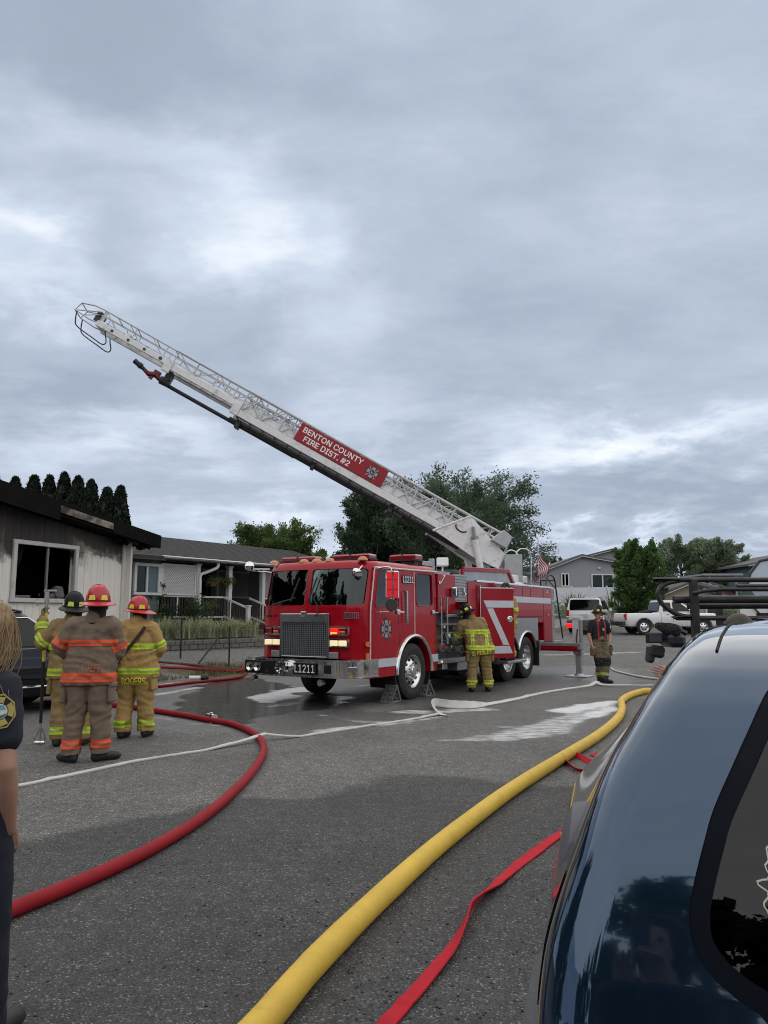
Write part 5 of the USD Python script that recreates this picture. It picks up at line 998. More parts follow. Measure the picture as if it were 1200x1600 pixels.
    obj("side_marker", MB().box((-7.6, W + 0.012, 1.62), (0.1, 0.03, 0.05), 0.01), "amber_lens", b_); obj("unit_number", text("1211", 0.07, RS, (-7.62, W + 0.003, 2.27), 0.004, True, 0.9), "silver_stripe", b_)
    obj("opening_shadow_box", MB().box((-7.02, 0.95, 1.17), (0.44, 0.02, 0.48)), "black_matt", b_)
    # ---- open locker door with a Z stripe
    hx, hy = -2.98, W + 0.03; ex, ey = -3.8, 1.74; d = np.array([ex - hx, ey - hy]); L = float(np.hypot(*d)); d /= L; R = np.stack([(d[0], d[1], 0), (0, 0, 1), (d[1], -d[0], 0)], 1); R[:, 2] = np.cross(R[:, 0], R[:, 1])
    if R[:, 2] @ np.array([0, 1.0, 0]) < 0: pass
    n_out = R[:, 2] * np.sign(R[:, 2] @ np.array([0.3, 1.0, 0])); o3 = np.array([hx, hy, 0.0]); z0, z1 = 0.63, 2.22
    P = lambda u, z, off=0.0: o3 + R[:, 0] * u + np.array([0, 0, z]) + n_out * off
    Rb = np.stack([R[:, 0], n_out, (0, 0, 1)], 1)
    dr = obj("locker_door", MB().box(P(L / 2, (z0 + z1) / 2), (L, 0.05, z1 - z0), 0.008, Rb), "red_panel", t)
    zs = MB(); Rp = np.stack([R[:, 0], (0, 0, 1), n_out], 1)
    for poly in ([(0.10 * L, 1.945), (0.995 * L, 1.945), (0.995 * L, 1.785), (0.19 * L, 1.785)], [(0.20 * L, 1.765), (0.38 * L, 1.765), (0.84 * L, 0.93), (0.66 * L, 0.93)], [(0.30 * L, 0.91), (0.85 * L, 0.91), (0.94 * L, 0.74), (0.30 * L, 0.74)]): zs.poly(poly, 0.006, Rp, P(0, 0, 0.024))
    obj("z_stripe", zs, "silver_stripe", dr); obj("door_edge", MB().box(P(L / 2, z1 + 0.012, 0.0), (L, 0.055, 0.02), 0.004, Rb).box(P(0.012, 1.5, 0.003), (0.02, 0.055, z1 - z0), 0.003, Rb), "polished_aluminium", dr)
    hd = obj("door_latch", MB().revolve([(0.075, 0), (0.075, 0.012), (0.055, 0.018), (0.05, 0.006), (0, 0.006)], 20, Rp, P(0.87 * L, 1.52, 0.024)), "chrome", dr); obj("latch_knob", MB().cyl(P(0.87 * L, 1.52, 0.03), P(0.87 * L, 1.52, 0.06), 0.028), "chrome", hd)
    obj("standing_step", MB().box((-4.3, 1.40, 0.52), (1.2, 0.45, 0.06), 0.01).box((-3.8, 1.3, 0.62), (0.06, 0.1, 0.3)).box((-4.4, 1.3, 0.62), (0.06, 0.1, 0.3)), "tread_plate", t)
    # ---- rear steps with black hand rails
    rs = obj("rear_steps", MB().box((-8.36, 1.0, 0.87), (0.86, 0.5, 0.05), 0.008).box((-8.05, 1.12, 1.6), (0.22, 0.22, 1.5), 0.01).box((-8.12, 0.5, 1.45), (0.06, 1.2, 1.2)), "grey_metal", t)
    for k, (x, z) in enumerate([(-8.28, 1.26), (-8.2, 1.62), (-8.12, 2.0)]): obj("step_tread", MB().box((x, 1.05, z), (0.42, 0.4, 0.06), 0.01), "brushed_aluminium", rs)
    for y in (0.82, 1.26): obj("step_rail", MB().tube(spline([(-8.72, y, 0.95), (-8.45, y, 1.7), (-8.24, y, 2.36), (-8.14, y, 2.62), (-7.95, y, 2.72), (-7.6, y, 2.72), (-7.4, y, 2.45)], 6), 0.022, 7), "black_plastic", rs)
    obj("step_rail", MB().tube([(-8.14, 0.82, 2.6), (-8.14, 1.26, 2.6)], 0.02, 6).tube([(-8.24, 1.26, 2.36), (-7.5, 1.26, 2.62)], 0.018, 6), "black_plastic", rs)
    # ---- outrigger
    JX, JY = -7.25, 2.22
    og = obj("outrigger_beam", MB().box((-7.02, 1.55, 0.80), (0.24, 1.55, 0.17), 0.01), "jack_grey", t); obj("beam_stripe", MB().box((-6.898, 1.6, 0.76), (0.01, 1.3, 0.09)).box((-7.02, 1.6, 0.70), (0.22, 1.4, 0.06)), "red_panel", og)
    obj("beam_housing", MB().box((-7.02, 0.6, 0.80), (0.32, 1.3, 0.27), 0.012), "jack_grey", og)
    jk = obj("outrigger_jack", MB().box((JX + 0.14, JY, 1.08), (0.2, 0.2, 0.82), 0.01), "jack_grey", t); obj("jack_cover", MB().box((JX + 0.25, JY - 0.03, 1.08), (0.02, 0.17, 0.9), 0.004).box((JX + 0.14, JY, 1.52), (0.24, 0.24, 0.1), 0.01), "silver_stripe", jk); obj("jack_leg", MB().box((JX + 0.14, JY, 0.4), (0.14, 0.14, 0.72), 0.008).box((JX + 0.14, JY + 0.0, 0.62), (0.24, 0.22, 0.08), 0.01), "grey_metal", jk)
    obj("jack_foot", MB().cyl((JX + 0.14, JY, 0.035), (JX + 0.14, JY, 0.085), 0.14, 0.1, 16).box((JX + 0.14, JY, 0.020), (0.62, 0.62, 0.03), 0.006), "brushed_aluminium", jk); obj("warning_light", MB().box((JX + 0.2, JY - 0.2, 1.34), (0.10, 0.18, 0.13), 0.03), "red_lens_lit", jk)
    obj("red_cable", MB().tube(spline([(JX + 0.28, JY + 0.03, 1.25), (JX + 0.3, JY + 0.0, 0.95), (JX + 0.29, JY + 0.06, 0.72), (JX + 0.25, JY + 0.05, 0.62)], 5), 0.018, 6), "monitor_red", jk)
    # ---- turntable
    tt = obj("turntable", MB().cyl((-7.1, 0, 2.38), (-7.1, 0, 2.52), 0.72, 0.68, 36).box((-7.25, 0, 2.62), (1.0, 1.2, 0.2), 0.02), "ladder_paint", t)
    A = LADM(np.array([0.0, -0.1, 0.0]))
    obj("turntable_console", MB().box(TL((3.62, 21.55, 2.86)), (0.08, 0.50, 0.88), 0.01, rotz(-TRUCK_YAW + math.pi / 2)).box(TL((3.55, 21.85, 2.8)), (0.6, 0.06, 0.75), 0.01, rotz(-TRUCK_YAW)), "brushed_aluminium", tt)
    for k, (x0, x1) in enumerate([(3.74, 4.14), (3.5, 3.86)]):
        yy = 21.7 + 0.5 * k; obj("hoop_rail", MB().tube([TL(q) for q in spline([(x0, yy, 2.4), (x0, yy, 3.28), (x0 + 0.06, yy, 3.42), (x0 + 0.14, yy, 3.47), (x1 - 0.14, yy, 3.47), (x1 - 0.06, yy, 3.42), (x1, yy, 3.28), (x1, yy, 2.4)], 5)], 0.022, 7), "polished_aluminium", tt)
    # ---- the aerial ladder; s runs up along it, n square to it, b across it (positive away from the viewer)
    def sec(name, s0, s1, hw, n0, nb, n1, step, rt, mt="ladder_rail_paint", diag=True):
        m = MB()
        for b in (-hw, hw): m.add(*lbox((s0 + s1) / 2, (n0 + nb) / 2, b, s1 - s0, nb - n0, 0.07))
        p = obj("ladder_section", m, "ladder_paint", t, label=name)
        tr = MB()
        for b in (-hw, hw):
            tr.tube([LADM((s0 + 0.05, n1, b)), LADM((s1, n1, b))], rt * 1.15, 7)
            nn = max(1, round((s1 - s0) / step)); 
            for k in range(nn + 1):
                s = s0 + 0.05 + (s1 - s0 - 0.1) * k / nn; tr.tube([LADM((s, nb - 0.02, b)), LADM((s, n1, b))], rt * 0.7, 5)
                if diag and k < nn:
                    s2 = s0 + 0.05 + (s1 - s0 - 0.1) * (k + 1) / nn
                    if k % 2: tr.tube([LADM((s, nb, b)), LADM((s2, n1, b))], rt * 0.6, 5)
                    else: tr.tube([LADM((s, n1, b)), LADM((s2, nb, b))], rt * 0.6, 5)
            tr.tube([LADM((s0, (nb + n1) / 2, b)), LADM((s1, (nb + n1) / 2, b))], rt * 0.5, 5)
        obj("truss", tr, mt, p, smooth=40); rg = MB()
        for s in np.arange(s0 + 0.15, s1, 0.36): rg.tube([LADM((s, nb - 0.04, -hw)), LADM((s, nb - 0.04, hw))], 0.02, 6)
        obj("rungs", rg, "ladder_rail_paint", p, kind="stuff")
        return p
    s1 = sec("widest ladder section, at the foot", -0.05, 8.45, 0.46, 0.0, 0.20, 0.79, 0.62, 0.032)
    s2 = sec("middle ladder section", 0.6, 10.68, 0.38, 0.22, 0.40, 0.80, 0.62, 0.026)
    s3 = sec("narrow ladder section at the tip", 1.2, 12.98, 0.31, 0.30, 0.46, 0.80, 0.95, 0.022, diag=False)
    dg = MB()
    for b in (-0.31, 0.31):
        for k in range(3): s = 10.75 + 0.72 * k; dg.tube([LADM((s + 0.25, 0.46, b)), LADM((s + 0.72, 0.8, -b if k % 2 else b))], 0.014, 5)
        for k in range(4): s = 10.75 + 0.6 * k; dg.tube([LADM((s, 0.8, -b)), LADM((s + 0.02, 0.8, b))], 0.014, 5)
    obj("cross_brace", dg, "ladder_rail_paint", s3)
    for s, nb, h, w in ((8.5, 0.02, 0.34, 1.02), (10.7, 0.14, 0.36, 0.86)): [obj("section_end_collar", MB().add(*lbox(s, nb + h / 2 - 0.04, q * (w / 2 - 0.02), 0.22, h, 0.08)), "ladder_paint", s1 if s < 9 else s2) for q in (-1, 1)]
    obj("fly_roller", MB().cyl(LADM((11.0, 0.38, -0.36)), LADM((11.0, 0.38, -0.32)), 0.05).cyl(LADM((11.5, 0.38, -0.36)), LADM((11.5, 0.38, -0.32)), 0.04).cyl(LADM((12.0, 0.38, -0.36)), LADM((12.0, 0.38, -0.32)), 0.04).cyl(LADM((12.5, 0.38, -0.36)), LADM((12.5, 0.38, -0.32)), 0.04), "dark_metal", s3)
    # inner cross lacing seen through the base truss
    lc = MB()
    for k in range(13): s = 0.3 + 0.62 * k; lc.tube([LADM((s, 0.42, 0.38)), LADM((s + 0.62, 0.79, 0.46))], 0.016, 5).tube([LADM((s + 0.62, 0.22, -0.46)), LADM((s + 0.2, 0.79, -0.46))], 0.018, 5)
    obj("cross_brace", lc, "ladder_rail_paint", s1)
    un = MB()
    for k in range(21): s = 0.4 + k * 0.4; un.add(*lbox(s, 0.03, 0, 0.05, 0.05, 0.9))
    for b in (-0.2, 0.2): un.add(*lbox(4.3, 0.05, b, 8.2, 0.05, 0.05))
    obj("underside_bracing", un, "grey_metal", s1)
    wp = obj("water_pipe", MB().tube([LADM((0.9, -0.09, 0)), LADM((8.6, -0.09, 0))], 0.075, 10).tube([LADM((6.5, -0.12, 0.05)), LADM((10.62, -0.12, 0.05))], 0.055, 10), "dark_metal", t); obj("pipe_clamp", MB().add(*lbox(5.9, -0.1, 0, 0.1, 0.2, 0.3)).add(*lbox(3.4, -0.1, 0, 0.14, 0.24, 0.5)).add(*lbox(8.3, -0.12, 0, 0.14, 0.22, 0.3)).add(*lbox(3.15, -0.16, -0.1, 0.3, 0.1, 0.2)), "steel_pipe", wp)
    mo = obj("water_monitor", MB().tube([LADM((10.5, -0.06, 0)), LADM((10.78, -0.08, 0))], 0.12, 12).add(*lbox(10.62, 0.1, 0, 0.16, 0.3, 0.3)), "dark_metal", t, smooth=40)
    obj("monitor_body", MB().tube([LADM((10.76, -0.1, 0)), LADM((10.95, -0.02, 0)), LADM((11.15, -0.1, 0)), LADM((11.3, -0.06, 0))], [0.06, 0.09, 0.075, 0.05], 10).add(*lbox(10.95, 0.06, 0, 0.2, 0.08, 0.1)).add(*lbox(11.05, -0.15, 0.02, 0.1, 0.1, 0.1)), "monitor_red", mo, smooth=40); obj("monitor_nozzle", MB().tube([LADM((11.26, -0.06, 0)), LADM((11.4, -0.03, 0)), LADM((11.42, -0.02, 0)), LADM((11.5, 0.0, 0)), LADM((11.52, 0.0, 0)), LADM((11.66, 0.03, 0))], [0.05, 0.06, 0.085, 0.085, 0.07, 0.075], 12), "black_plastic", mo, smooth=30)
    # tip: cage, lamp, folding steps
    tp = obj("ladder_tip", MB().tube([LADM(q) for q in [(12.95, 0.80, -0.31), (13.25, 0.78, -0.31), (13.60, 0.66, -0.31), (13.66, 0.40, -0.31), (13.2, 0.36, -0.31), (12.9, 0.40, -0.31)]], 0.02, 6).tube([LADM(q) for q in [(12.95, 0.80, 0.31), (13.25, 0.78, 0.31), (13.60, 0.66, 0.31), (13.66, 0.40, 0.31), (13.2, 0.36, 0.31), (12.9, 0.40, 0.31)]], 0.02, 6).tube([LADM((13.6, 0.66, -0.31)), LADM((13.6, 0.66, 0.31))], 0.018, 6).tube([LADM((13.66, 0.4, -0.31)), LADM((13.66, 0.4, 0.31))], 0.018, 6).tube([LADM((13.62, 0.42, -0.31)), LADM((13.0, 0.72, -0.31))], 0.016, 6).tube([LADM((13.6, 0.55, 0.31)), LADM((13.05, 0.6, -0.31))], 0.016, 6), "ladder_rail_paint", t, smooth=40)
    for b in (-0.31, 0.31): obj("folding_step", MB().tube(np.array([LADM((s, n, b)) for s, n in spline([(13.6, 0.40), (13.5, 0.16), (13.36, 0.02), (12.85, -0.05), (12.55, -0.08), (12.48, 0.02), (12.62, 0.22), (12.7, 0.36)], 5)]), 0.018, 6), "dark_metal", tp)
    obj("tip_lamp", MB().add(*lbox(13.05, 0.58, -0.12, 0.2, 0.3, 0.2)).add(*lbox(13.1, 0.62, 0.12, 0.22, 0.2, 0.16)), "dark_metal", tp); obj("tip_bracket", MB().add(*lbox(12.85, 0.4, -0.1, 0.2, 0.2, 0.4)).add(*lbox(12.9, 0.6, -0.28, 0.08, 0.34, 0.05)), "ladder_paint", tp); obj("tip_bracket", MB().add(*lbox(12.1, 0.52, -0.2, 0.14, 0.1, 0.2)), "ladder_paint", tp)
    r = np.random.default_rng(6); m = MB()
    for k in range(14): s = 11.55 + 0.75 * r.random(); a = LADM((s, 0.48 + 0.12 * r.random(), -0.25 + 0.4 * r.random())); m.tube([a, a + (r.random(3) - 0.5) * (0.25, 0.2, 0.16)], 0.012, 5)
    obj("control_cables", m, "grey_metal", s3, kind="stuff")
    # name board
    Rb = np.stack([-LADD, LADN, -LADB], 1); bp = obj("name_board", MB().add(*lbox(5.34, 0.475, -0.505, 2.76, 0.53, 0.02)), "red_panel", t)
    obj("lettering", text("BENTON COUNTY", 0.155, Rb, LADM((5.66, 0.59, -0.516)), 0.004, True, 1.02), "white_letter", bp); obj("lettering", text("FIRE DIST. #2", 0.155, Rb, LADM((5.75, 0.36, -0.516)), 0.004, True, 1.02), "white_letter", bp)
    e = emblem(t, Rb, LADM((4.36, 0.47, -0.516)), 0.2)
    # lift plates, cylinders, heel
    for b in (-0.53, 0.53):
        P = Polygon([(2.05, -0.10), (1.36, 0.72), (1.22, 0.74), (0.72, 0.55), (-0.05, 0.30), (-0.05, -0.16), (0.75, -0.22)]); v, f = lpoly(P, 0.03, b)
        pl = obj("lift_plate", (v, f), "ladder_paint", t)
        pts = [(2.09, -0.12), (1.34, 0.76)]; obj("plate_edge", MB().tube([LADM((*q, b)) for q in pts], 0.035, 7).tube([LADM((1.32, 0.74, b)), LADM((0.93, 0.3, b))], 0.025, 6), "ladder_paint", pl)
        if b < 0:
            obj("crescent_logo", MB().tube([LADM((1.42 + 0.17 * math.cos(a), 0.34 + 0.10 * math.sin(a), b - 0.02)) for a in np.linspace(math.radians(185), math.radians(370), 14)], 0.022, 6), "emblem_dark", pl)
    for b in (-0.62, 0.62):
        c = obj("lift_cylinder", MB().tube([LADM((0.96, 0.26, b)), LADM((0.42, -0.42, b)), LADM((0.30, -0.56, b))], 0.095, 14), "ladder_paint", t, smooth=40); obj("cylinder_cap", MB().tube([LADM((0.99, 0.30, b)), LADM((0.93, 0.23, b))], 0.105, 14).tube([LADM((1.15, 0.52, b)), LADM((0.98, 0.28, b))], 0.05, 10), "grey_metal", c)
    obj("ladder_heel", MB().add(*lbox(0.2, 0.1, 0, 0.5, 0.3, 0.85)).add(*lbox(0.7, -0.1, 0, 0.9, 0.16, 0.7)), "grey_metal", t)
    obj("heel_shield", MB().add(*lpoly(Polygon([(0.52, 0.44), (0.05, 0.44), (0.06, 0.80), (0.34, 0.86)]), 0.34, -0.55)), "brushed_aluminium", t)
    obj("hydraulic_hoses", MB().tube([LADM(q) for q in spline([(0.7, -0.1, -0.4), (0.45, -0.28, -0.42), (0.2, -0.3, -0.3), (0.05, -0.15, -0.3)], 6)], 0.025, 6).tube([LADM(q) for q in spline([(0.75, -0.05, -0.3), (0.5, -0.22, -0.36), (0.15, -0.36, -0.2), (0.0, -0.1, -0.2)], 6)], 0.025, 6), "black_plastic", t)
    return t
# ladder axes in the world, then in the truck's own axes
_D, _N, _B = np.array([-0.87028781, -0.12231097, 0.47711545]), np.array([0.4724722, 0.06640164, 0.87884062]), np.array([-0.139173101, 0.990268069, 0.0])
def TL(p): return TRUCK_R.T @ (np.asarray(p, float) - TRUCK_O)
LADO = TL((3.23175899, 21.7, 3.06720512)) + TRUCK_R.T @ (_B * 0.46); LADD, LADN, LADB = TRUCK_R.T @ _D, TRUCK_R.T @ _N, TRUCK_R.T @ _B
def LADM(q): return LADO + LADD * q[0] + LADN * q[1] + LADB * q[2]
def lbox(s, n, b, ls, ln, lb): m = MB().box(LADM((s, n, b)), (ls, ln, lb), 0.008, np.stack([LADD, LADN, np.cross(LADD, LADN)], 1)); return m.mesh()
def lpoly(P, th, b):
    m = MB().poly(P, th); v, f = m.mesh(); return np.array([LADM((x, y, b + (z - th / 2))) for x, y, z in v]), f
def bezel(w, h, r):
    P = Polygon(rrect(-w / 2, w / 2, -h / 2, h / 2, r)); Q = P.buffer(-0.022)
    m = MB().poly(P.difference(Q), 0.06).poly(Q, 0.03); return trimesh.Trimesh(*m.mesh(), process=False)
def slats(c, w, h, n):
    m = MB()
    for k in range(n): m.box((c[0] + 0.02 - 0.012 * k * 0.5, c[1] - w / 2 + (k + 0.5) * w / n, c[2]), (0.012, w / n * 0.55, h), 0.003)
    return m

TRUCK = build_truck()

# ================================================================ people
def cloth(name, color, var=0.12, rough=0.85, bump=0.25, dirt=None):
    mat(name, color, rough, var=var, vscale=7, bump=bump, bscale=26, bdist=0.012, dirt=dirt)
cloth("turnout_tan", (0.25, 0.175, 0.075), 0.18, dirt=((0.07, 0.05, 0.03), 4, 0.55, 0.5)); cloth("turnout_gold", (0.36, 0.235, 0.085), 0.14, dirt=((0.12, 0.085, 0.04), 4, 0.56, 0.45)); cloth("turnout_brown", (0.17, 0.125, 0.09), 0.16, dirt=((0.05, 0.04, 0.032), 4, 0.55, 0.5)); cloth("turnout_olive", (0.14, 0.11, 0.065), 0.18, dirt=((0.05, 0.04, 0.028), 4, 0.5, 0.5))
cloth("lime_band", (0.50, 0.66, 0.03), 0.14, dirt=((0.25, 0.3, 0.04), 9, 0.55, 0.5)); cloth("band_centre", (0.30, 0.36, 0.10), 0.08, 0.45); cloth("yellow_thread", (0.72, 0.74, 0.06), 0.05); cloth("orange_band", (0.72, 0.09, 0.03), 0.1); cloth("orange_centre", (0.36, 0.11, 0.06), 0.1, 0.5)
cloth("hood_black", (0.012, 0.012, 0.014)); cloth("navy_cloth", (0.006, 0.009, 0.02), 0.15, 0.8); cloth("tshirt_navy", (0.008, 0.009, 0.014)); cloth("jacket_dark", (0.02, 0.021, 0.025)); cloth("knee_black", (0.012, 0.012, 0.012))
mat("boot_rubber", (0.012, 0.012, 0.012), 0.55, var=0.3, bump=0.2, bscale=30); cloth("glove_black", (0.015, 0.015, 0.016)); cloth("glove_tan", (0.17, 0.13, 0.05)); mat("skin", (0.36, 0.2, 0.145), 0.5, var=0.12, vscale=9, bump=0.08, bscale=80, bdist=0.003); cloth("suspender_red", (0.35, 0.015, 0.02)); mat("leather_brown", (0.028, 0.017, 0.012), 0.45, var=0.2); mat("radio_black", (0.01, 0.012, 0.02), 0.4)
mat("helmet_red", (0.40, 0.008, 0.02), 0.3, var=0.12, coat=0.2, dirt=((0.1, 0.01, 0.01), 6, 0.55, 0.5)); mat("helmet_black", (0.007, 0.007, 0.008), 0.45, spec=0.2, var=0.2); mat("helmet_yellow_sticker", (0.72, 0.62, 0.06), 0.35); mat("helmet_lime_sticker", (0.62, 0.72, 0.12), 0.3); mat("hair_blonde", (0.27, 0.175, 0.085), 0.5, var=0.35, vscale=6, stretch=(14, 14, 1.2), bump=0.5, bscale=20, bdist=0.01); mat("hair_brown", (0.03, 0.018, 0.011), 0.55, var=0.3); mat("eye_dark", (0.02, 0.015, 0.012), 0.2)

def bones(B, L=0.028, it=8, trim=None):
    """B: chains of (point, radius); each bone is the hull of its two end spheres"""
    parts = []; cache = {}
    for ch in B:
        S = [m3.Manifold.sphere(float(r), 18).translate([float(x) for x in p]) for p, r in ch]
        parts += [m3.Manifold.batch_hull([a, b]) for a, b in zip(S[:-1], S[1:])] if len(S) > 1 else S
    m = m3.Manifold.batch_boolean(parts, m3.OpType.Add)
    for (n, o) in (trim or []): m = m.trim_by_plane(list(map(float, n)), float(o))
    m = m.refine_to_length(L); t = tmesh(m); t.merge_vertices(); t = trimesh.Trimesh(t.vertices, t.faces, process=True)
    trimesh.smoothing.filter_taubin(t, lamb=0.5, nu=0.52, iterations=it); return t
def creases(t, amp, seed, zs=(), freq=70):
    v = t.vertices; n = t.vertex_normals
    d = (meshkit.fbm(v * np.array([4.5, 4.5, 6.5]), 3, seed) - 0.5) * 1.6 * amp
    # ridged folds: long drapes down the cloth and shorter diagonal ones where it bunches
    w = (meshkit.fbm(v * 3.0, 2, seed + 9) - 0.5)[:, None] * 0.16
    def ridge(s, k): return (1 - np.abs(2 * meshkit.noise((v + w) * np.array(s), seed + k) - 1)) ** 4
    d += amp * (0.95 * ridge((9, 9, 2.6), 1) - 0.4 + 0.75 * ridge((6, 6, 12), 2) - 0.3)
    f2 = np.sin(v[:, 2] * freq + meshkit.fbm(v * 5, 2, seed + 5) * 13 + v[:, 0] * 22 * np.sin(seed)); k = np.zeros(len(v))
    for z, s_ in zs: k = np.maximum(k, np.exp(-((v[:, 2] - z) / s_) ** 2))
    d += f2 * k * amp * 0.5
    return trimesh.Trimesh(v + n * d[:, None], t.faces, process=False)
def inflate(t, d): return trimesh.Trimesh(t.vertices + t.vertex_normals * d, t.faces, process=False)
def hand(wr, d, pn, side, curl=0.5, s=1.0):
    """palm and five bent fingers; d along the hand, pn out of the palm, side towards the thumb"""
    d = np.asarray(d, float); d = d / np.linalg.norm(d); pn = np.asarray(pn, float); pn = pn - d * (pn @ d); pn /= np.linalg.norm(pn); x = np.asarray(side, float); x = x - d * (x @ d) - pn * (x @ pn); x /= np.linalg.norm(x); wr = np.asarray(wr, float)
    C = []; k0 = []
    for i, (o, ln) in enumerate(((0.031, 0.078), (0.010, 0.088), (-0.011, 0.082), (-0.031, 0.064))):
        kn = wr + (d * 0.088 + x * o) * s; k0.append((kn, 0.0125 * s)); a = curl * (0.9 + 0.12 * i); p = kn; ch = [(p, 0.0098 * s)]; ang = 0.0
        for q, f in ((0.45, 0.8), (0.32, 1.0), (0.23, 0.8)): ang += a * f; p = p + (d * math.cos(ang) + pn * math.sin(ang)) * ln * q * s; ch.append((p, (0.009 - 0.0012 * len(ch)) * s))
        C.append(ch)
    C += [[(wr + x * 0.016 * s, 0.022 * s), k0[0]], [(wr + x * 0.016 * s, 0.022 * s), k0[1]], [(wr - x * 0.014 * s, 0.022 * s), k0[2]], [(wr - x * 0.014 * s, 0.022 * s), k0[3]], [k0[0], k0[1], k0[2], k0[3]]]
    th = wr + (d * 0.025 + x * 0.028 + pn * 0.008) * s; t2 = th + (d * 0.030 + x * 0.026 + pn * 0.02) * s; t3 = t2 + (d * 0.028 + x * 0.004 + pn * 0.022 * (0.4 + curl)) * s
    C.append([(th, 0.016 * s), (t2, 0.0115 * s), (t3, 0.009 * s)]); return C
def helmet(t, c, yaw, mt, s=1.0, lean=(0, 0), sticker="helmet_lime_sticker", shield=True):
    n = 40; th = np.arange(n) * 2 * np.pi / n; prof = [(0.0, 0.168), (0.25, 0.166), (0.5, 0.155), (0.7, 0.135), (0.86, 0.10), (0.96, 0.055), (1.0, 0.02), (1.0, 0.0)]; V = []
    comb = np.abs(np.cos(th * 3)) ** 16
    def radius(f): return np.column_stack([np.sin(th) * 0.118 * f, np.cos(th) * 0.138 * f])
    for f, z in prof: r_ = radius(f) * (1 + 0.05 * comb * (0.15 < f) * (f < 0.98))[:, None]; V.append(np.column_stack([r_, np.full(n, z) + 0.012 * comb * (f < 0.6)]))
    back = 0.5 - 0.5 * np.cos(th); br = 0.030 + 0.085 * back ** 2
    for k, dz in ((0.4, -0.004), (1.0, -0.014), (1.0, -0.022), (0.3, -0.014), (-0.1, -0.006)):
        r_ = radius(1.0); u = r_ / np.linalg.norm(r_, axis=1, keepdims=True); V.append(np.column_stack([r_ + u * (br * k)[:, None], dz - 0.03 * back ** 2 * max(0, k)]))
    N = len(V); v = np.vstack(V); i, j = np.meshgrid(np.arange(N - 1), np.arange(n), indexing="ij"); k = (j + 1) % n; a, b, c_, d = (i * n + j).ravel(), (i * n + k).ravel(), ((i + 1) * n + k).ravel(), ((i + 1) * n + j).ravel()
    f = np.vstack([np.stack([a, c_, b], 1), np.stack([a, d, c_], 1)])[:, ::-1]
    R = rotz(yaw) @ rotx(lean[0]) @ roty(lean[1]); X = lambda m: MB().add(m[0] * s, m[1], R, c)
    p = obj("helmet", X((v, f)), mt, t, smooth=40); st = MB(); st2 = MB()
    for q in range(6):
        a0 = math.radians(q * 60 + 30); pts = []
        for da, z in ((-0.30, 0.012), (0.30, 0.012), (0.24, 0.062), (-0.24, 0.062)):
            fz = np.interp(z, [0.0, 0.02, 0.055, 0.1], [1.0, 1.0, 0.96, 0.86]); pts.append((math.sin(a0 + da) * 0.118 * fz * 1.05, math.cos(a0 + da) * 0.138 * fz * 1.05, z))
        st.add(np.array(pts), [(0, 1, 2), (0, 2, 3)])
    obj("helmet_stickers", X(st.mesh()), sticker, p)
    a_ = np.linspace(0, 2 * np.pi, 33); obj("goggle_strap", X(MB().tube(np.column_stack([np.sin(a_) * 0.121, np.cos(a_) * 0.141, np.full(33, 0.004)]), 0.006, 5, False).mesh()), "hood_black", p)
    if shield: obj("helmet_shield", X(MB().poly([(-0.045, 0), (0.045, 0), (0.055, 0.05), (0.0, 0.13), (-0.055, 0.05)], 0.006, np.stack([(-1, 0, 0), (0, -0.25, 0.968), (0, 0.968, 0.25)], 1).astype(float), (0, 0.142, 0.02)).mesh()), "white_letter" if mt == "helmet_red" else "leather_brown", p)
    return p
def boot(t, an, yaw, mt="boot_rubber", h=0.15, s=1.0):
    c, sn = math.cos(yaw), math.sin(yaw); A = np.asarray(an, float); F = lambda x, y, z: A * (1, 1, 0) + np.array([x * c - y * sn, x * sn + y * c, z]) * s
    m = bones([[(F(0, -0.05, 0.048), 0.047 * s), (F(0, 0.05, 0.055), 0.05 * s), (F(0.008, 0.15, 0.046), 0.045 * s), (F(0.008, 0.2, 0.04), 0.036 * s)], [(F(0, -0.03, 0.07), 0.058 * s), (F(0, -0.02, h), 0.068 * s)], [(F(0, 0.04, 0.08), 0.05 * s), (F(0, -0.02, h), 0.066 * s)]], 0.022, 5, trim=[((0, 0, 1), float(A[2] + 0.006))])
    return obj("boot", m, mt, t, smooth=True)
def wrap_text(jk, txt, h, x, z, mt, parent, face=-1, stretch=0.8, tilt=0.0):
    """lettering sewn to the back (-y) or front of a garment"""
    m = meshkit.text_mesh(txt, h, 0.003, True); v, f = m.vertices, m.faces
    for _ in range(1): v, f = trimesh.remesh.subdivide_to_size(v, f, 0.03)
    q = np.array(v); w = (q[:, 0].max() + q[:, 0].min()) / 2; lx = (q[:, 0] - w) * stretch; lz = q[:, 1] - h / 2
    X = x + (lx if face < 0 else -lx); Z = z + lz + tilt * lx
    from scipy.spatial import cKDTree
    n = jk.vertex_normals; sel = (n[:, 1] * face > 0.1) & (abs(jk.vertices[:, 2] - z) < 0.25); Pv = jk.vertices[sel]; T = cKDTree(Pv[:, [0, 2]]); Y = np.array([face * (face * Pv[T.query_ball_point((a, b), 0.045) or [T.query((a, b))[1]], 1]).max() for a, b in zip(X, Z)])
    return obj("lettering", (np.column_stack([X, Y + face * (0.012 + q[:, 2]), Z]), f), mt, parent)
def bandpiece(big, gar, region): r = (big ^ region) - gar; return tmesh(r) if r.num_tri() > 0 else None
def slab(z0, z1, x0=-0.4, x1=0.4, y0=-0.5, y1=0.5): return mbox(((x0 + x1) / 2, (y0 + y1) / 2, (z0 + z1) / 2), (x1 - x0, y1 - y0, z1 - z0))
def bone_slab(a, b, t0, t1, r=0.17): a, b = np.asarray(a, float), np.asarray(b, float); return mcyl(a + (b - a) * t0, a + (b - a) * t1, r, 24)

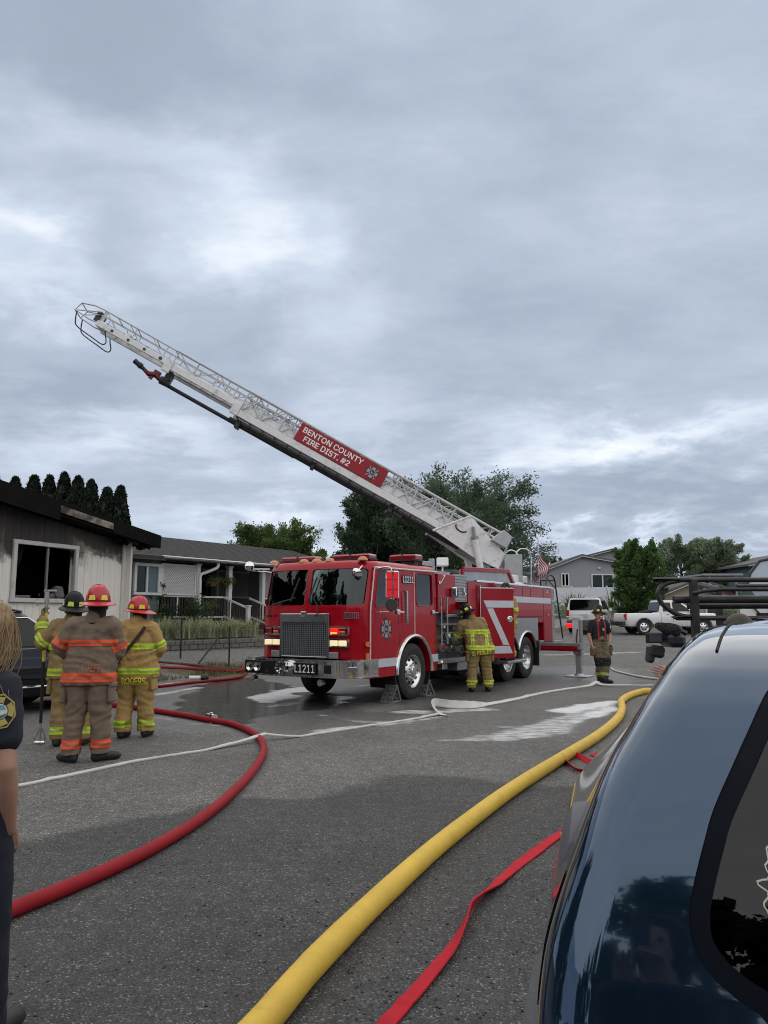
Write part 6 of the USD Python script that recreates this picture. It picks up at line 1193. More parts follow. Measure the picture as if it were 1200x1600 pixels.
def firefighter(label, loc, rot, s, J, coat, helm, band=("lime_band", "band_centre"), helm_yaw=0.0, helm_lean=(0, 0), name_txt=None, back_bars=False, gloves="glove_black", hem=0.80, seed=1, sticker="helmet_lime_sticker", bulk=1.0, name="person", boots_out=0.0, trousers=None, waistbands=((1.17, 1.245), (0.87, 0.945))):
    """a figure in turnout gear, facing +y of its own axes; J gives the joints that differ from standing at ease"""
    t = thing("person", label, "person", loc, rot)
    D = dict(nk=(0, -0.02, 1.47), hd=(0, 0.015, 1.64), shl=(-0.185, -0.02, 1.425), shr=(0.185, -0.02, 1.425), ell=(-0.27, -0.03, 1.14), elr=(0.27, -0.03, 1.14), wrl=(-0.25, 0.12, 0.92), wrr=(0.25, 0.12, 0.92), pl=(0, 0, 0.97), hpl=(-0.10, 0, 0.93), hpr=(0.10, 0, 0.93), knl=(-0.12, 0.03, 0.5), knr=(0.12, 0.03, 0.5), anl=(-0.135, -0.02, 0.1), anr=(0.135, -0.02, 0.1)); D.update(J)
    J = {k: np.array(v, float) * s for k, v in D.items()}; b = s * bulk
    up = (J["nk"] - J["pl"]); lerp = lambda f: J["pl"] + up * f
    X = np.array([1.0, 0, 0])
    # body under the clothes, one continuous mesh from the head to the feet
    H = J["hd"]; y_ = helm_yaw; fw = np.array([-math.sin(y_), math.cos(y_), 0]); sd = np.array([math.cos(y_), math.sin(y_), 0])
    head = [[(H + (-fw * 0.015 + (0, 0, 0.025)) * s, 0.095 * s), (H + (fw * 0.035 + (0, 0, -0.045)) * s, 0.062 * s), (H + (fw * 0.07 + (0, 0, -0.085)) * s, 0.034 * s)], [(H + (fw * 0.098 + (0, 0, -0.005)) * s, 0.012 * s), (H + (fw * 0.112 + (0, 0, -0.03)) * s, 0.016 * s)], [(H + (sd * 0.09 + (0, 0, 0.0)) * s, 0.018 * s), (H + (sd * 0.093 + (0, 0, -0.03)) * s, 0.014 * s)], [(H + (-sd * 0.09) * s, 0.018 * s), (H + (-sd * 0.093 + (0, 0, -0.03)) * s, 0.014 * s)], [(H + (0, -0.01, -0.04), 0.06 * s), (J["nk"], 0.062 * s)]]
    B = head + [[(J["nk"], 0.065 * s), (lerp(0.6), 0.12 * s), (lerp(0.0), 0.115 * s)], [(J["shl"], 0.06 * s), (J["ell"], 0.045 * s), (J["wrl"], 0.032 * s)], [(J["shr"], 0.06 * s), (J["elr"], 0.045 * s), (J["wrr"], 0.032 * s)], [(J["shl"], 0.06 * s), (lerp(0.8), 0.1 * s), (J["shr"], 0.06 * s)], [(J["hpl"], 0.08 * s), (J["knl"], 0.058 * s), (J["anl"], 0.042 * s)], [(J["hpr"], 0.08 * s), (J["knr"], 0.058 * s), (J["anr"], 0.042 * s)], [(J["hpl"], 0.08 * s), (J["pl"], 0.1 * s), (J["hpr"], 0.08 * s)]]
    bd = obj("body", bones(B, 0.03 * s, 6), "skin", t, smooth=True)
    obj("eyes", MB().tm(trimesh.creation.icosphere(1, 0.011 * s), None, H + (fw * 0.09 + sd * 0.033 + (0, 0, 0.0)) * s).tm(trimesh.creation.icosphere(1, 0.011 * s), None, H + (fw * 0.09 - sd * 0.033 + (0, 0, 0.0)) * s), "eye_dark", bd)
    obj("fire_hood", bones([[(H + (-fw * 0.03 + (0, 0, -0.0)) * s, 0.094 * s), (H + (-fw * 0.035 + (0, 0, -0.09)) * s, 0.088 * s), (J["nk"] + (0, -0.01, 0.0), 0.10 * s)]], 0.025, 5, trim=[(tuple(-fw), float(-(H @ fw) - 0.055 * s))]), "hood_black", t, smooth=True)
    # trousers
    tr = bones([[(J["hpl"], 0.150 * b), (J["knl"], 0.108 * b), (J["anl"] + (0, 0, 0.10), 0.098 * b), (J["anl"], 0.10 * b)], [(J["hpr"], 0.150 * b), (J["knr"], 0.108 * b), (J["anr"] + (0, 0, 0.10), 0.098 * b), (J["anr"], 0.10 * b)], [(J["hpl"], 0.150 * b), (J["pl"] + (0, 0, 0.12), 0.14 * b), (J["hpr"], 0.150 * b)]], 0.02 * s, 8, trim=[((0, 0, 1), 0.085 * s)])
    trc = creases(tr, 0.014 * s, seed, [(0.18 * s, 0.13), (0.5 * s, 0.12), (0.85 * s, 0.08)], 62); tp = obj("trousers", trc, trousers or coat, t, smooth=True)
    TM, TB, TB2 = man(trc), man(inflate(trc, 0.006)), man(inflate(trc, 0.009))
    for sd_ in ("l", "r"):
        ax, ay, az = J["an" + sd_]
        for reg, mt_, big in ((slab(0.15 * s, 0.235 * s, ax - 0.2, ax + 0.2), band[0], TB), (slab(0.178 * s, 0.207 * s, ax - 0.2, ax + 0.2), band[1], TB2)):
            m = bandpiece(big, TM, reg)
            if m is not None: obj("cuff_band", m, mt_, tp)
    for sx in (-1, 1):
        pk = MB(); hp, kn = J["hpl" if sx < 0 else "hpr"], J["knl" if sx < 0 else "knr"]; c = hp * 0.45 + kn * 0.55 + np.array([sx * 0.125 * b, -0.01, 0.02]); pk.box(c, (0.06 * s, 0.18 * s, 0.2 * s), 0.02, roty(sx * -0.1)).box(c + (sx * 0.012, 0, 0.09 * s), (0.065 * s, 0.19 * s, 0.06 * s), 0.018)
        obj("thigh_pocket", pk, trousers or coat, tp, smooth=30)
    for sd_ in ("l", "r"): boot(t, J["an" + sd_] - (0, 0, 0.1 * s) + (0, 0, 0), (boots_out if sd_ == "l" else -boots_out), s=s)
    if coat != "none":
        T0, T1, T2 = lerp(0.80), lerp(0.32), lerp(-0.26)
        ch = [(J["shl"], 0.108 * b), (J["ell"], 0.092 * b), (J["wrl"], 0.074 * b)], [(J["shr"], 0.108 * b), (J["elr"], 0.092 * b), (J["wrr"], 0.074 * b)]
        B = [list(ch[0]), list(ch[1])]
        for sx in (-1, 1): B += [[(T0 + X * sx * 0.10 * b, 0.135 * b), (T1 + X * sx * 0.115 * b, 0.15 * b), (T2 + X * sx * 0.12 * b, 0.165 * b)]]
        B += [[(T0 - X * 0.1 * b, 0.135 * b), (T0 + X * 0.1 * b, 0.135 * b)], [(T1 - X * 0.115 * b, 0.15 * b), (T1 + X * 0.115 * b, 0.15 * b)], [(T2 - X * 0.12 * b, 0.165 * b), (T2 + X * 0.12 * b, 0.165 * b)], [(T1 - X * 0.11 * b, 0.15 * b), (T2 + X * 0.12 * b, 0.16 * b)], [(T1 + X * 0.11 * b, 0.15 * b), (T2 - X * 0.12 * b, 0.16 * b)], [(T0, 0.14 * b), (T1, 0.155 * b), (T2, 0.17 * b)],
              [(J["shl"], 0.108 * b), (J["nk"] + (0, -0.01, -0.02), 0.098 * b), (J["shr"], 0.108 * b)], [(J["shl"], 0.108 * b), (T0, 0.14 * b), (J["shr"], 0.108 * b)], [(J["nk"], 0.095 * b), (J["nk"] + (0, 0.0, 0.05 * s), 0.092 * b)]]
        jk = bones(B, 0.0175 * s, 9, trim=[((0, 0, 1), hem * s)]); zs = [(hem * s + 0.12, 0.14), (1.05 * s, 0.2), (J["ell"][2], 0.14), (J["elr"][2], 0.14)]
        jc = creases(jk, 0.0125 * s, seed + 3, zs, 50); jp = obj("coat", jc, coat, t, smooth=True)
        JM, JB, JB2 = man(jc), man(inflate(jc, 0.007)), man(inflate(jc, 0.0105))
        tors = [(z0 * s, z1 * s) for z0, z1 in waistbands]
        wmin = min(0.30 * b, 0.31)
        for z0, z1 in tors:
            for a, c, mt_, big in ((z0, z1, band[0], JB), (z0 + (z1 - z0) * 0.36, z1 - (z1 - z0) * 0.36, band[1], JB2)):
                m = bandpiece(big, JM, slab(a, c, -wmin, wmin, -0.32 + T1[1], 0.32 + T1[1]))
                if m is not None: obj("reflective_band", m, mt_, jp)
        for e, w in (("ell", "wrl"), ("elr", "wrr")):
            for f0, f1, mt_, big in ((0.62, 0.92, band[0], JB), (0.72, 0.82, band[1], JB2)):
                m = bandpiece(big, JM, bone_slab(J[e], J[w], f0, f1))
                if m is not None: obj("sleeve_band", m, mt_, jp)
        for sh, e in (("shl", "ell"), ("shr", "elr")):
            for f0, f1, mt_, big in ((0.70, 0.96, band[0], JB), (0.79, 0.87, band[1], JB2)):
                m = bandpiece(big, JM, bone_slab(J[sh], J[e], f0, f1, 0.13 * s))
                if m is not None: obj("sleeve_band", m, mt_, jp)
        if back_bars:
            for x in (-0.15, 0.15):
                for w_, mt_, big in ((0.036, band[0], JB), (0.012, band[1], JB2)):
                    m = bandpiece(big, JM, slab(tors[1][1], tors[0][0], (x - w_) * s + T1[0] * 0.6, (x + w_) * s + T1[0] * 0.6, -0.5, T1[1]))
                    if m is not None: obj("reflective_band", m, mt_, jp)
        if name_txt: wrap_text(jc, name_txt[0], name_txt[1] * s, name_txt[2] * s, name_txt[3] * s, name_txt[4], jp, -1, 0.72, name_txt[5] if len(name_txt) > 5 else 0)
        t_ = bones([[(J["nk"] + (0.0, -0.03, -0.01), 0.085 * s), (J["nk"] + (0, -0.025, 0.055 * s), 0.088 * s)]], 0.02, 4, trim=[((0, 0, 1), J["nk"][2] - 0.01)]); obj("collar", t_, coat, jp, smooth=True)
    helmet(t, H + np.array([0, -0.005, 0.045]) * s, helm_yaw, helm, s * 1.06, helm_lean, sticker)
    if gloves:
        for e, w, sx in (("ell", "wrl", 1), ("elr", "wrr", -1)):
            d = J[w] - J[e]; d = d / np.linalg.norm(d); g_ = bones(hand(J[w] + d * 0.045 * s, d, (sx, 0.2, 0), (0, 1, 0.15), 0.75, 1.15 * s) + [[(J[w] - d * 0.02, 0.045 * s), (J[w] + d * 0.06 * s, 0.038 * s)]], 0.009, 4)
            obj("glove", g_, gloves, t, smooth=True)
    if coat != 'none': LAST['coat'] = jc
    return t, J

LAST = {}
LIME = ("lime_band", "band_centre")
def crew():
    # nearest of the three: broad back, red helmet, orange bands, left elbow out
    o = (-3.278, 8.729, 0.000); t, J = firefighter("firefighter in brown gear with orange bands and a red helmet, seen from behind", (o[0], o[1], 0.004), 6, 1.045, dict(ell=(-0.32, 0.0, 1.20), wrl=(-0.17, 0.20, 1.06), elr=(0.27, 0.05, 1.16), wrr=(0.13, 0.24, 1.05), nk=(0.03, -0.0, 1.46), hd=(0.045, 0.03, 1.635), shl=(-0.175, -0.01, 1.415), shr=(0.215, -0.02, 1.415), anl=(-0.15, 0.0, 0.1), knl=(-0.13, 0.03, 0.5), anr=(0.13, 0.06, 0.1)), "turnout_brown", "helmet_red", ("orange_band", "orange_centre"), helm_yaw=0.25, name_txt=("JEFF", 0.07, 0.08, 0.985, "orange_centre"), seed=11, sticker="helmet_yellow_sticker", bulk=0.99, boots_out=0.9, waistbands=((1.21, 1.275), (0.835, 0.93)))
    # right: gold gear, red helmet, strap across the back with a pouch
    o = (-3.313, 10.468, 0.000); t, J = firefighter("firefighter in gold gear with lime bands, red helmet and a dark strap across the back", (o[0], o[1], 0.004), -4, 1.0, dict(ell=(-0.30, 0.05, 1.16), wrl=(-0.16, 0.27, 1.07), elr=(0.30, 0.04, 1.16), wrr=(0.15, 0.27, 1.07), hd=(-0.01, 0.025, 1.635), anl=(-0.13, -0.06, 0.1), anr=(0.135, 0.08, 0.1)), "turnout_gold", "helmet_red", LIME, helm_yaw=1.15, helm_lean=(0.05, 0), name_txt=("ROGERS", 0.085, 0.04, 0.745, "yellow_thread"), hem=0.675, seed=21, sticker="helmet_yellow_sticker", bulk=1.06, waistbands=((1.155, 1.235), (0.83, 0.91)))
    s = 1.0; R = np.array([(0.16, -0.12, 1.45), (0.12, -0.165, 1.38), (0.02, -0.185, 1.25), (-0.10, -0.205, 1.10), (-0.19, -0.20, 0.98), (-0.235, -0.17, 0.90)]); v = []
    from scipy.spatial import cKDTree
    m = MB(); P = spline(R, 6); jc = LAST["coat"]; Pv = jc.vertices[jc.vertex_normals[:, 1] < -0.05]; T = cKDTree(Pv[:, [0, 2]])
    for i in range(len(P)): P[i, 1] = Pv[T.query_ball_point(P[i, [0, 2]], 0.05) or [T.query(P[i, [0, 2]])[1]], 1].min() - 0.012
    for a, b in zip(P[:-1], P[1:]): m.bar(a, b, 0.010, 0.042)
    st = obj("shoulder_strap", m, "leather_brown", t); pch = bones([[((-0.215, -0.235, 1.0), 0.035), ((-0.21, -0.235, 0.90), 0.05), ((-0.20, -0.235, 0.84), 0.04)]], 0.02, 4); obj("strap_pouch", pch, "radio_black", t, smooth=True); obj("strap_clips", MB().tube([(-0.17, -0.225, 1.05), (-0.15, -0.235, 1.0), (-0.18, -0.235, 0.99)], 0.007, 5).tube([(-0.23, -0.21, 1.06), (-0.235, -0.22, 1.0)], 0.007, 5), "chrome", t)
    # left: tan gear, black helmet, raising a pike pole
    o = (-3.910, 9.814, 0.000); t, J = firefighter("firefighter in tan gear and a black helmet, left arm raised to hold a pole", (o[0], o[1], 0.004), 4, 1.02, dict(ell=(-0.375, 0.0, 1.22), wrl=(-0.42, 0.10, 1.49), elr=(0.27, 0.05, 1.15), wrr=(0.2, 0.24, 0.99), nk=(-0.02, -0.02, 1.47), hd=(-0.02, 0.02, 1.635), anl=(-0.12, -0.02, 0.1), anr=(0.16, 0.05, 0.1)), "turnout_tan", "helmet_black", LIME, helm_yaw=0.5, helm_lean=(0.1, 0), gloves="glove_tan", seed=31, bulk=1.0, waistbands=((1.15, 1.22), (0.84, 0.93)))
    hp = np.array([o[0], o[1], 0.004]) + rotz(math.radians(4)) @ (J["wrl"] + np.array([0.02, 0.05, 0.09]))
    pb = thing("pike_pole", "long pike pole with steel hook head and D-shaped foot, held upright", "pike pole", (hp[0], hp[1], 0.004))
    zt = hp[2] + 0.28
    obj("pole_shaft", MB().cyl((0.012, 0, 0.26), (0.004, 0, 1.02), 0.019, 0.019, 10), "black_plastic", pb); obj("pole_sleeve", MB().cyl((0.004, 0, 1.02), (0.0, 0, hp[2] + 0.02), 0.02, 0.02, 10), "helmet_yellow_sticker", pb); obj("pole_head", MB().cyl((0, 0, hp[2] + 0.02), (0, 0, zt - 0.1), 0.021, 0.021, 10).box((0, 0, zt - 0.06), (0.055, 0.03, 0.18), 0.006).box((0.04, 0, zt + 0.02), (0.16, 0.03, 0.022), 0.004).box((-0.06, 0, zt - 0.13), (0.12, 0.03, 0.018), 0.004).box((-0.115, 0, zt - 0.15), (0.018, 0.03, 0.05), 0.004), "brushed_aluminium", pb)
    obj("pole_ferrule", MB().cyl((0.016, 0, 0.05), (0.012, 0, 0.28), 0.011, n=8), "brushed_aluminium", pb); obj("d_handle", MB().tube([(0.016, 0, 0.20), (-0.05, 0, 0.085), (-0.05, 0, 0.02), (0.075, 0, 0.02), (0.075, 0, 0.085), (0.016, 0, 0.20)], 0.011, 7).cyl((-0.05, 0, 0.025), (0.075, 0, 0.025), 0.015, n=8), "chrome", pb)
    # at the pump panel, leaning in to the left
    o = (2.035, 16.671, 0.000); t, J = firefighter("firefighter leaning in at the pump panel, seen from behind beside the open striped door", (o[0], o[1], 0.004), 8, 1.03, dict(nk=(-0.13, 0.10, 1.44), hd=(-0.22, 0.17, 1.585), shl=(-0.32, 0.10, 1.36), shr=(0.06, 0.08, 1.42), ell=(-0.43, 0.22, 1.08), wrl=(-0.50, 0.42, 0.88), elr=(0.19, 0.16, 1.14), wrr=(0.16, 0.40, 0.98), anl=(-0.17, 0.0, 0.1), knl=(-0.14, 0.03, 0.5), anr=(0.19, 0.02, 0.1), knr=(0.155, 0.03, 0.5)), "turnout_tan", "helmet_black", LIME, helm_yaw=0.3, helm_lean=(-0.35, -0.3), name_txt=("S. PIGLEY", 0.085, 0.0, 0.80, "yellow_thread", 0.12), back_bars=True, hem=0.74, seed=41, bulk=1.03, waistbands=((1.18, 1.265), (0.855, 0.945)))
    # behind the open door
    p = TW(-4.18, 1.42, 0.0); firefighter("firefighter mostly hidden behind the open striped locker door, only helmet and sleeve showing", (p[0], p[1], 0.55), 120, 0.985, dict(), "turnout_gold", "helmet_black", LIME, helm_yaw=0.6, seed=51)
    return
crew()

def casual(label, loc, rot, s, J, shirt, trouser, shoe="boot_rubber", short=True, look=0.0, hands=(None, None), hair=None, belt=True, seed=5, girth=1.0, fine=0.012):
    t = thing("person", label, "person", loc, rot)
    D = dict(nk=(0, -0.02, 1.47), hd=(0, 0.015, 1.64), shl=(-0.185, -0.02, 1.41), shr=(0.185, -0.02, 1.41), ell=(-0.25, -0.04, 1.12), elr=(0.25, -0.04, 1.12), wrl=(-0.26, 0.06, 0.87), wrr=(0.26, 0.06, 0.87), pl=(0, 0, 0.96), hpl=(-0.09, 0, 0.93), hpr=(0.09, 0, 0.93), knl=(-0.10, 0.03, 0.5), knr=(0.10, 0.03, 0.5), anl=(-0.11, -0.02, 0.1), anr=(0.11, -0.02, 0.1)); D.update(J)
    J = {k: np.array(v, float) * s for k, v in D.items()}; H = J["hd"]; fw = np.array([-math.sin(look), math.cos(look), 0]); sd = np.array([math.cos(look), math.sin(look), 0]); lerp = lambda f: J["pl"] + (J["nk"] - J["pl"]) * f; X = np.array([1.0, 0, 0])
    B = [[(H + (-fw * 0.015 + (0, 0, 0.025)) * s, 0.095 * s), (H + (fw * 0.035 + (0, 0, -0.045)) * s, 0.060 * s), (H + (fw * 0.072 + (0, 0, -0.088)) * s, 0.030 * s)], [(H + (fw * 0.096 + (0, 0, 0.0)) * s, 0.010 * s), (H + (fw * 0.112 + (0, 0, -0.03)) * s, 0.014 * s)], [(H + (fw * 0.088 + sd * 0.02 + (0, 0, -0.06)) * s, 0.009 * s), (H + (fw * 0.088 - sd * 0.02 + (0, 0, -0.06)) * s, 0.009 * s)], [(H + sd * 0.09 * s, 0.017 * s), (H + (sd * 0.093 + (0, 0, -0.03)) * s, 0.013 * s)], [(H - sd * 0.09 * s, 0.017 * s), (H + (-sd * 0.093 + (0, 0, -0.03)) * s, 0.013 * s)], [(H + (0, -0.01, -0.04), 0.058 * s), (J["nk"], 0.06 * s)],
         [(J["nk"], 0.065 * s), (lerp(0.6), 0.11 * s), (J["pl"], 0.105 * s)], [(J["shl"], 0.062 * s), (lerp(0.8), 0.1 * s), (J["shr"], 0.062 * s)], [(J["hpl"], 0.08 * s), (J["knl"], 0.056 * s), (J["anl"], 0.04 * s)], [(J["hpr"], 0.08 * s), (J["knr"], 0.056 * s), (J["anr"], 0.04 * s)], [(J["hpl"], 0.08 * s), (J["pl"], 0.09 * s), (J["hpr"], 0.08 * s)]]
    for e, w, sh, k, sx in (("ell", "wrl", "shl", 0, 1), ("elr", "wrr", "shr", 1, -1)):
        f = J[e] + (J[w] - J[e]) * 0.3; B.append([(J[sh], 0.06 * s), (J[e], 0.044 * s), (f, 0.046 * s), (J[w], 0.03 * s)]); d = J[w] - J[e]; hk = hands[k] or dict(d=d, pn=(sx, 0.1, 0), side=(0, 1, 0), curl=0.45); B += hand(J[w] + np.asarray(hk["d"], float) / np.linalg.norm(hk["d"]) * 0.01, hk["d"], hk["pn"], hk["side"], hk["curl"], s)
    bd = obj("body", bones(B, fine, 6), "skin", t, smooth=True)
    obj("eyes", MB().tm(trimesh.creation.icosphere(1, 0.011 * s), None, H + (fw * 0.088 + sd * 0.033 + (0, 0, 0.002)) * s).tm(trimesh.creation.icosphere(1, 0.011 * s), None, H + (fw * 0.088 - sd * 0.033 + (0, 0, 0.002)) * s), "eye_dark", bd); obj("mouth", MB().box(H + (fw * 0.098 + (0, 0, -0.06)) * s, (0.04 * s, 0.008, 0.006), 0, rotz(look)), "leather_brown", bd)
    if trouser:
        tr = creases(bones([[(J["hpl"], 0.118 * s * girth), (J["knl"], 0.088 * s), (J["anl"], 0.08 * s)], [(J["hpr"], 0.118 * s * girth), (J["knr"], 0.088 * s), (J["anr"], 0.08 * s)], [(J["hpl"], 0.118 * s * girth), (J["pl"] + (0, 0, 0.06), 0.12 * s * girth), (J["hpr"], 0.118 * s * girth)]], 0.026, 6, trim=[((0, 0, 1), 0.055 * s)]), 0.006, seed, [(0.15, 0.1), (0.5, 0.1)], 60); obj("trousers", tr, trouser, t, smooth=True)
    if shirt:
        el = 0.62 if short else 1.0; B = []
        for sh, e, w in (("shl", "ell", "wrl"), ("shr", "elr", "wrr")): B.append([(J[sh], 0.088 * s), (J[sh] + (J[e] - J[sh]) * el, 0.076 * s)] + ([] if short else [(J[w], 0.058 * s)]))
        g_ = girth; T = [lerp(0.80), lerp(0.35), lerp(-0.05)]
        for sx in (-1, 1): B.append([(T[0] + X * sx * 0.085 * s, 0.115 * s * g_), (T[1] + X * sx * 0.08 * s * g_, 0.112 * s * g_), (T[2] + X * sx * 0.085 * s * g_, 0.115 * s * g_)])
        B += [[(T[0] - X * 0.085 * s, 0.115 * s), (T[0] + X * 0.085 * s, 0.115 * s)], [(T[1] - X * 0.08 * s, 0.11 * s), (T[1] + X * 0.08 * s, 0.11 * s)], [(T[2] - X * 0.085 * s, 0.113 * s), (T[2] + X * 0.085 * s, 0.113 * s)], [(T[0], 0.118 * s * g_), (T[1], 0.118 * s * g_), (T[2], 0.12 * s * g_)], [(J["shl"], 0.088 * s), (J["nk"] + (0, -0.01, -0.03), 0.078 * s), (J["shr"], 0.088 * s)], [(J["shl"], 0.088 * s), (T[0], 0.115 * s), (J["shr"], 0.088 * s)], [(J["nk"] + (0, -0.01, -0.03), 0.078 * s), (J["nk"] + (0, -0.012, 0.01), 0.072 * s)]]
        sm = creases(bones(B, 0.022, 6, trim=[((0, 0, 1), 0.90 * s)]), 0.007, seed + 2, [(1.0, 0.12), (1.2, 0.1)], 58); sp = obj("shirt", sm, shirt, t, smooth=True)
    else: sm = sp = None
    return t, J, sm, sp, H, fw, sd
def others():
    # crew member in a navy T-shirt and bunker trousers, leaning at the outrigger
    o = (5.197, 18.865, -0.000); t, J = firefighter_tshirt((o[0] + 0.02, o[1], 0.004))
    # uniformed officer at the left edge
    o = (-1.638, 3.10, 0.004); t, J, sm, sp, H, fw, sd = casual("officer in dark navy uniform with fair hair and a shoulder patch, at the left edge", o, -24, 0.945, dict(nk=(0.02, -0.01, 1.46), hd=(0.035, 0.02, 1.61), elr=(0.285, -0.04, 1.10), wrr=(0.22, 0.05, 0.84), shr=(0.20, -0.02, 1.395), hpr=(0.12, 0, 0.93), knr=(0.155, 0.03, 0.5), anl=(-0.12, -0.02, 0.1), anr=(0.165, 0.04, 0.1)), "navy_cloth", "navy_cloth", short=True, look=1.2, seed=9, girth=1.12, fine=0.011)
    hr = bones([[(H + (-fw * 0.03 + (0, 0, 0.035)), 0.112), (H + (-fw * 0.055 + (0, 0, -0.06)), 0.095), (H + np.array((0.06, -0.08, -0.15)), 0.075), (H + np.array((0.085, -0.11, -0.22)), 0.05), (H + np.array((0.09, -0.12, -0.28)), 0.02)]], 0.014, 6); n_ = meshkit.fbm(hr.vertices * np.array([40, 40, 5]), 3, 4) - 0.5; hr = trimesh.Trimesh(hr.vertices + hr.vertex_normals * (n_ * 0.018)[:, None], hr.faces, process=False); hp_ = obj("hair", hr, "hair_blonde", t, smooth=True); q = np.random.default_rng(77); hm = MB(); hv, hn = hr.vertices, hr.vertex_normals
    top = np.where((hv[:, 2] > H[2] + 0.02))[0]
    for i in q.choice(top, 260):
        p0 = hv[i] + hn[i] * 0.003; end = H + np.array((0.085, -0.11, -0.24)) + q.normal(size=3) * (0.045, 0.035, 0.05); mid = (p0 + end) / 2 + (hn[i] * np.array([1, 1, 0.2])) * 0.055 + q.normal(size=3) * 0.008; hm.tube(spline([p0, mid, end, end + np.array((0.01, -0.01, -0.05)) + q.normal(size=3) * 0.012], 4), [0.0016] * 12 + [0.0005], 4, False)
    obj("hair_strands", hm, "hair_blonde", hp_, kind="stuff", smooth=True)
    for k in ("l", "r"): boot(t, J["an" + k] - (0, 0, 0.0945), 0.3 if k == "l" else 0.25, h=0.12, s=0.95)
    obj("belt", tmesh(bandm(sm, 0.008, slab(0.905, 0.95))), "leather_brown", t)
    # epaulette and shoulder patch on the right sleeve
    JM = man(sm); ep = bandpiece(man(inflate(sm, 0.006)), JM, mbox((0.15, -0.03, 1.41), (0.10, 0.05, 0.2))); obj("epaulette", ep, "jacket_dark", sp)
    a = J["shr"]; b = J["elr"]; c = a + (b - a) * 0.30; nrm = np.array([0.72, -0.68, 0.12]); nrm /= np.linalg.norm(nrm); uz = (a - b) / np.linalg.norm(a - b); uz = uz - nrm * (uz @ nrm); uz /= np.linalg.norm(uz); ux = np.cross(uz, nrm); R = np.stack([ux, uz, nrm], 1); c = c + nrm * 0.080
    oct_ = lambda r, k=1.0: Polygon([(r * math.cos(math.radians(a_)) * k, r * math.sin(math.radians(a_)) * 1.15) for a_ in (0 + 22, 68, 112, 158, 202, 248, 292, 338)])
    mat("patch_gold", (0.42, 0.34, 0.10), 0.7, var=0.2, vscale=60); mat("patch_black", (0.01, 0.012, 0.012), 0.8); mat("patch_blue", (0.16, 0.36, 0.46), 0.7, var=0.25, vscale=30); mat("patch_white", (0.6, 0.63, 0.66), 0.7); mat("patch_green", (0.05, 0.16, 0.10), 0.7)
    pt = obj("shoulder_patch", MB().poly(oct_(0.058), 0.004, R, c), "patch_gold", sp); obj("patch_field", MB().poly(oct_(0.053), 0.0052, R, c), "patch_black", pt)
    q = MB()
    for k in range(4):
        an = math.pi / 2 * k; q.poly([(0.0 + 0.052 * (x * math.cos(an) - y * math.sin(an)), 0.056 * (x * math.sin(an) + y * math.cos(an))) for x, y in [(0.22, 0.3), (0.5, 0.85), (0.0, 0.98), (-0.5, 0.85), (-0.22, 0.3)]], 0.0062, R, c)
    obj("patch_cross", q, "patch_gold", pt); obj("patch_ring", MB().poly(Point(0, 0).buffer(0.031), 0.0066, R, c), "patch_black", pt); obj("patch_disc", MB().poly(Point(0, 0).buffer(0.028), 0.0074, R, c), "patch_white", pt); obj("patch_sky", MB().poly(Point(0, 0).buffer(0.024).intersection(sbox(-1, 0.004, 1, 1)), 0.0082, R, c), "patch_blue", pt); obj("patch_hill", MB().poly(Point(0, 0).buffer(0.026).intersection(Polygon([(-0.03, -0.03), (0.03, -0.03), (0.03, -0.008), (0.008, -0.014), (-0.03, -0.016)])), 0.0082, R, c), "patch_green", pt)
    # cameraman behind the dark blue car
    o = (2.62, 5.75, 0.004); t, J, sm, sp, H, fw, sd = casual("cameraman crouching behind the dark blue car, only hair and hand showing", o, 35, 0.905, dict(ell=(-0.36, 0.12, 1.22), wrl=(-0.50, 0.30, 1.27), elr=(0.2, 0.2, 1.18), wrr=(0.08, 0.42, 1.15), shl=(-0.2, 0.0, 1.40)), "jacket_dark", "jacket_dark", short=False, look=0.1, seed=14, hands=(dict(d=(-0.55, 0.3, 0.25), pn=(0.4, 0.9, 0), side=(0.2, 0, 1), curl=0.6), None))
    obj("hair", bones([[(H + (-fw * 0.02 + (0, 0, 0.03)), 0.103), (H + (-fw * 0.045 + (0, 0, -0.02)), 0.088)]], 0.02, 5), "hair_brown", t, smooth=True)
    for k in ("l", "r"): boot(t, J["an" + k] - (0, 0, 0.093), 0.2, h=0.12, s=0.95)
    # the person taking the picture: stands at the camera, shows only as a reflection in the paint
    o = (-0.02, -0.36, 0.004); t, J, sm, sp, H, fw, sd = casual("person in dark clothes holding up a phone, seen only as a reflection", o, 0, 0.97, dict(ell=(-0.27, 0.06, 1.16), wrl=(-0.07, 0.24, 1.40), elr=(0.27, 0.06, 1.16), wrr=(0.08, 0.24, 1.40)), "jacket_dark", "jacket_dark", short=False, seed=15, fine=0.016, hands=(dict(d=(0.2, 0.25, 0.9), pn=(0.3, 1, 0), side=(1, 0, 0), curl=0.5), dict(d=(-0.2, 0.25, 0.9), pn=(-0.3, 1, 0), side=(-1, 0, 0), curl=0.5)))
    obj("knit_cap", bones([[(H + (0, -0.01, 0.05), 0.113), (H + (0, -0.03, 0.0), 0.108)], [(H + (0, -0.06, -0.05), 0.09), (H + (0, -0.03, 0.0), 0.108)]], 0.02, 5, trim=[((0, -1, 0), float(-(H[1] + 0.06)))]), "jacket_dark", t, smooth=True)
    for k in ("l", "r"): boot(t, J["an" + k] - (0, 0, 0.097), 0.2, h=0.12, s=0.95)
    ph = thing("phone", "dark phone held up at the viewpoint by the person taking the picture", "phone", (0.0, -0.055, 1.585)); obj("phone_body", MB().box((0, 0, 0), (0.076, 0.009, 0.155), 0.003), "black_plastic", ph); obj("phone_lens", MB().cyl((0.0, 0.004, 0.05), (0.0, 0.007, 0.05), 0.009), "dark_glass", ph)
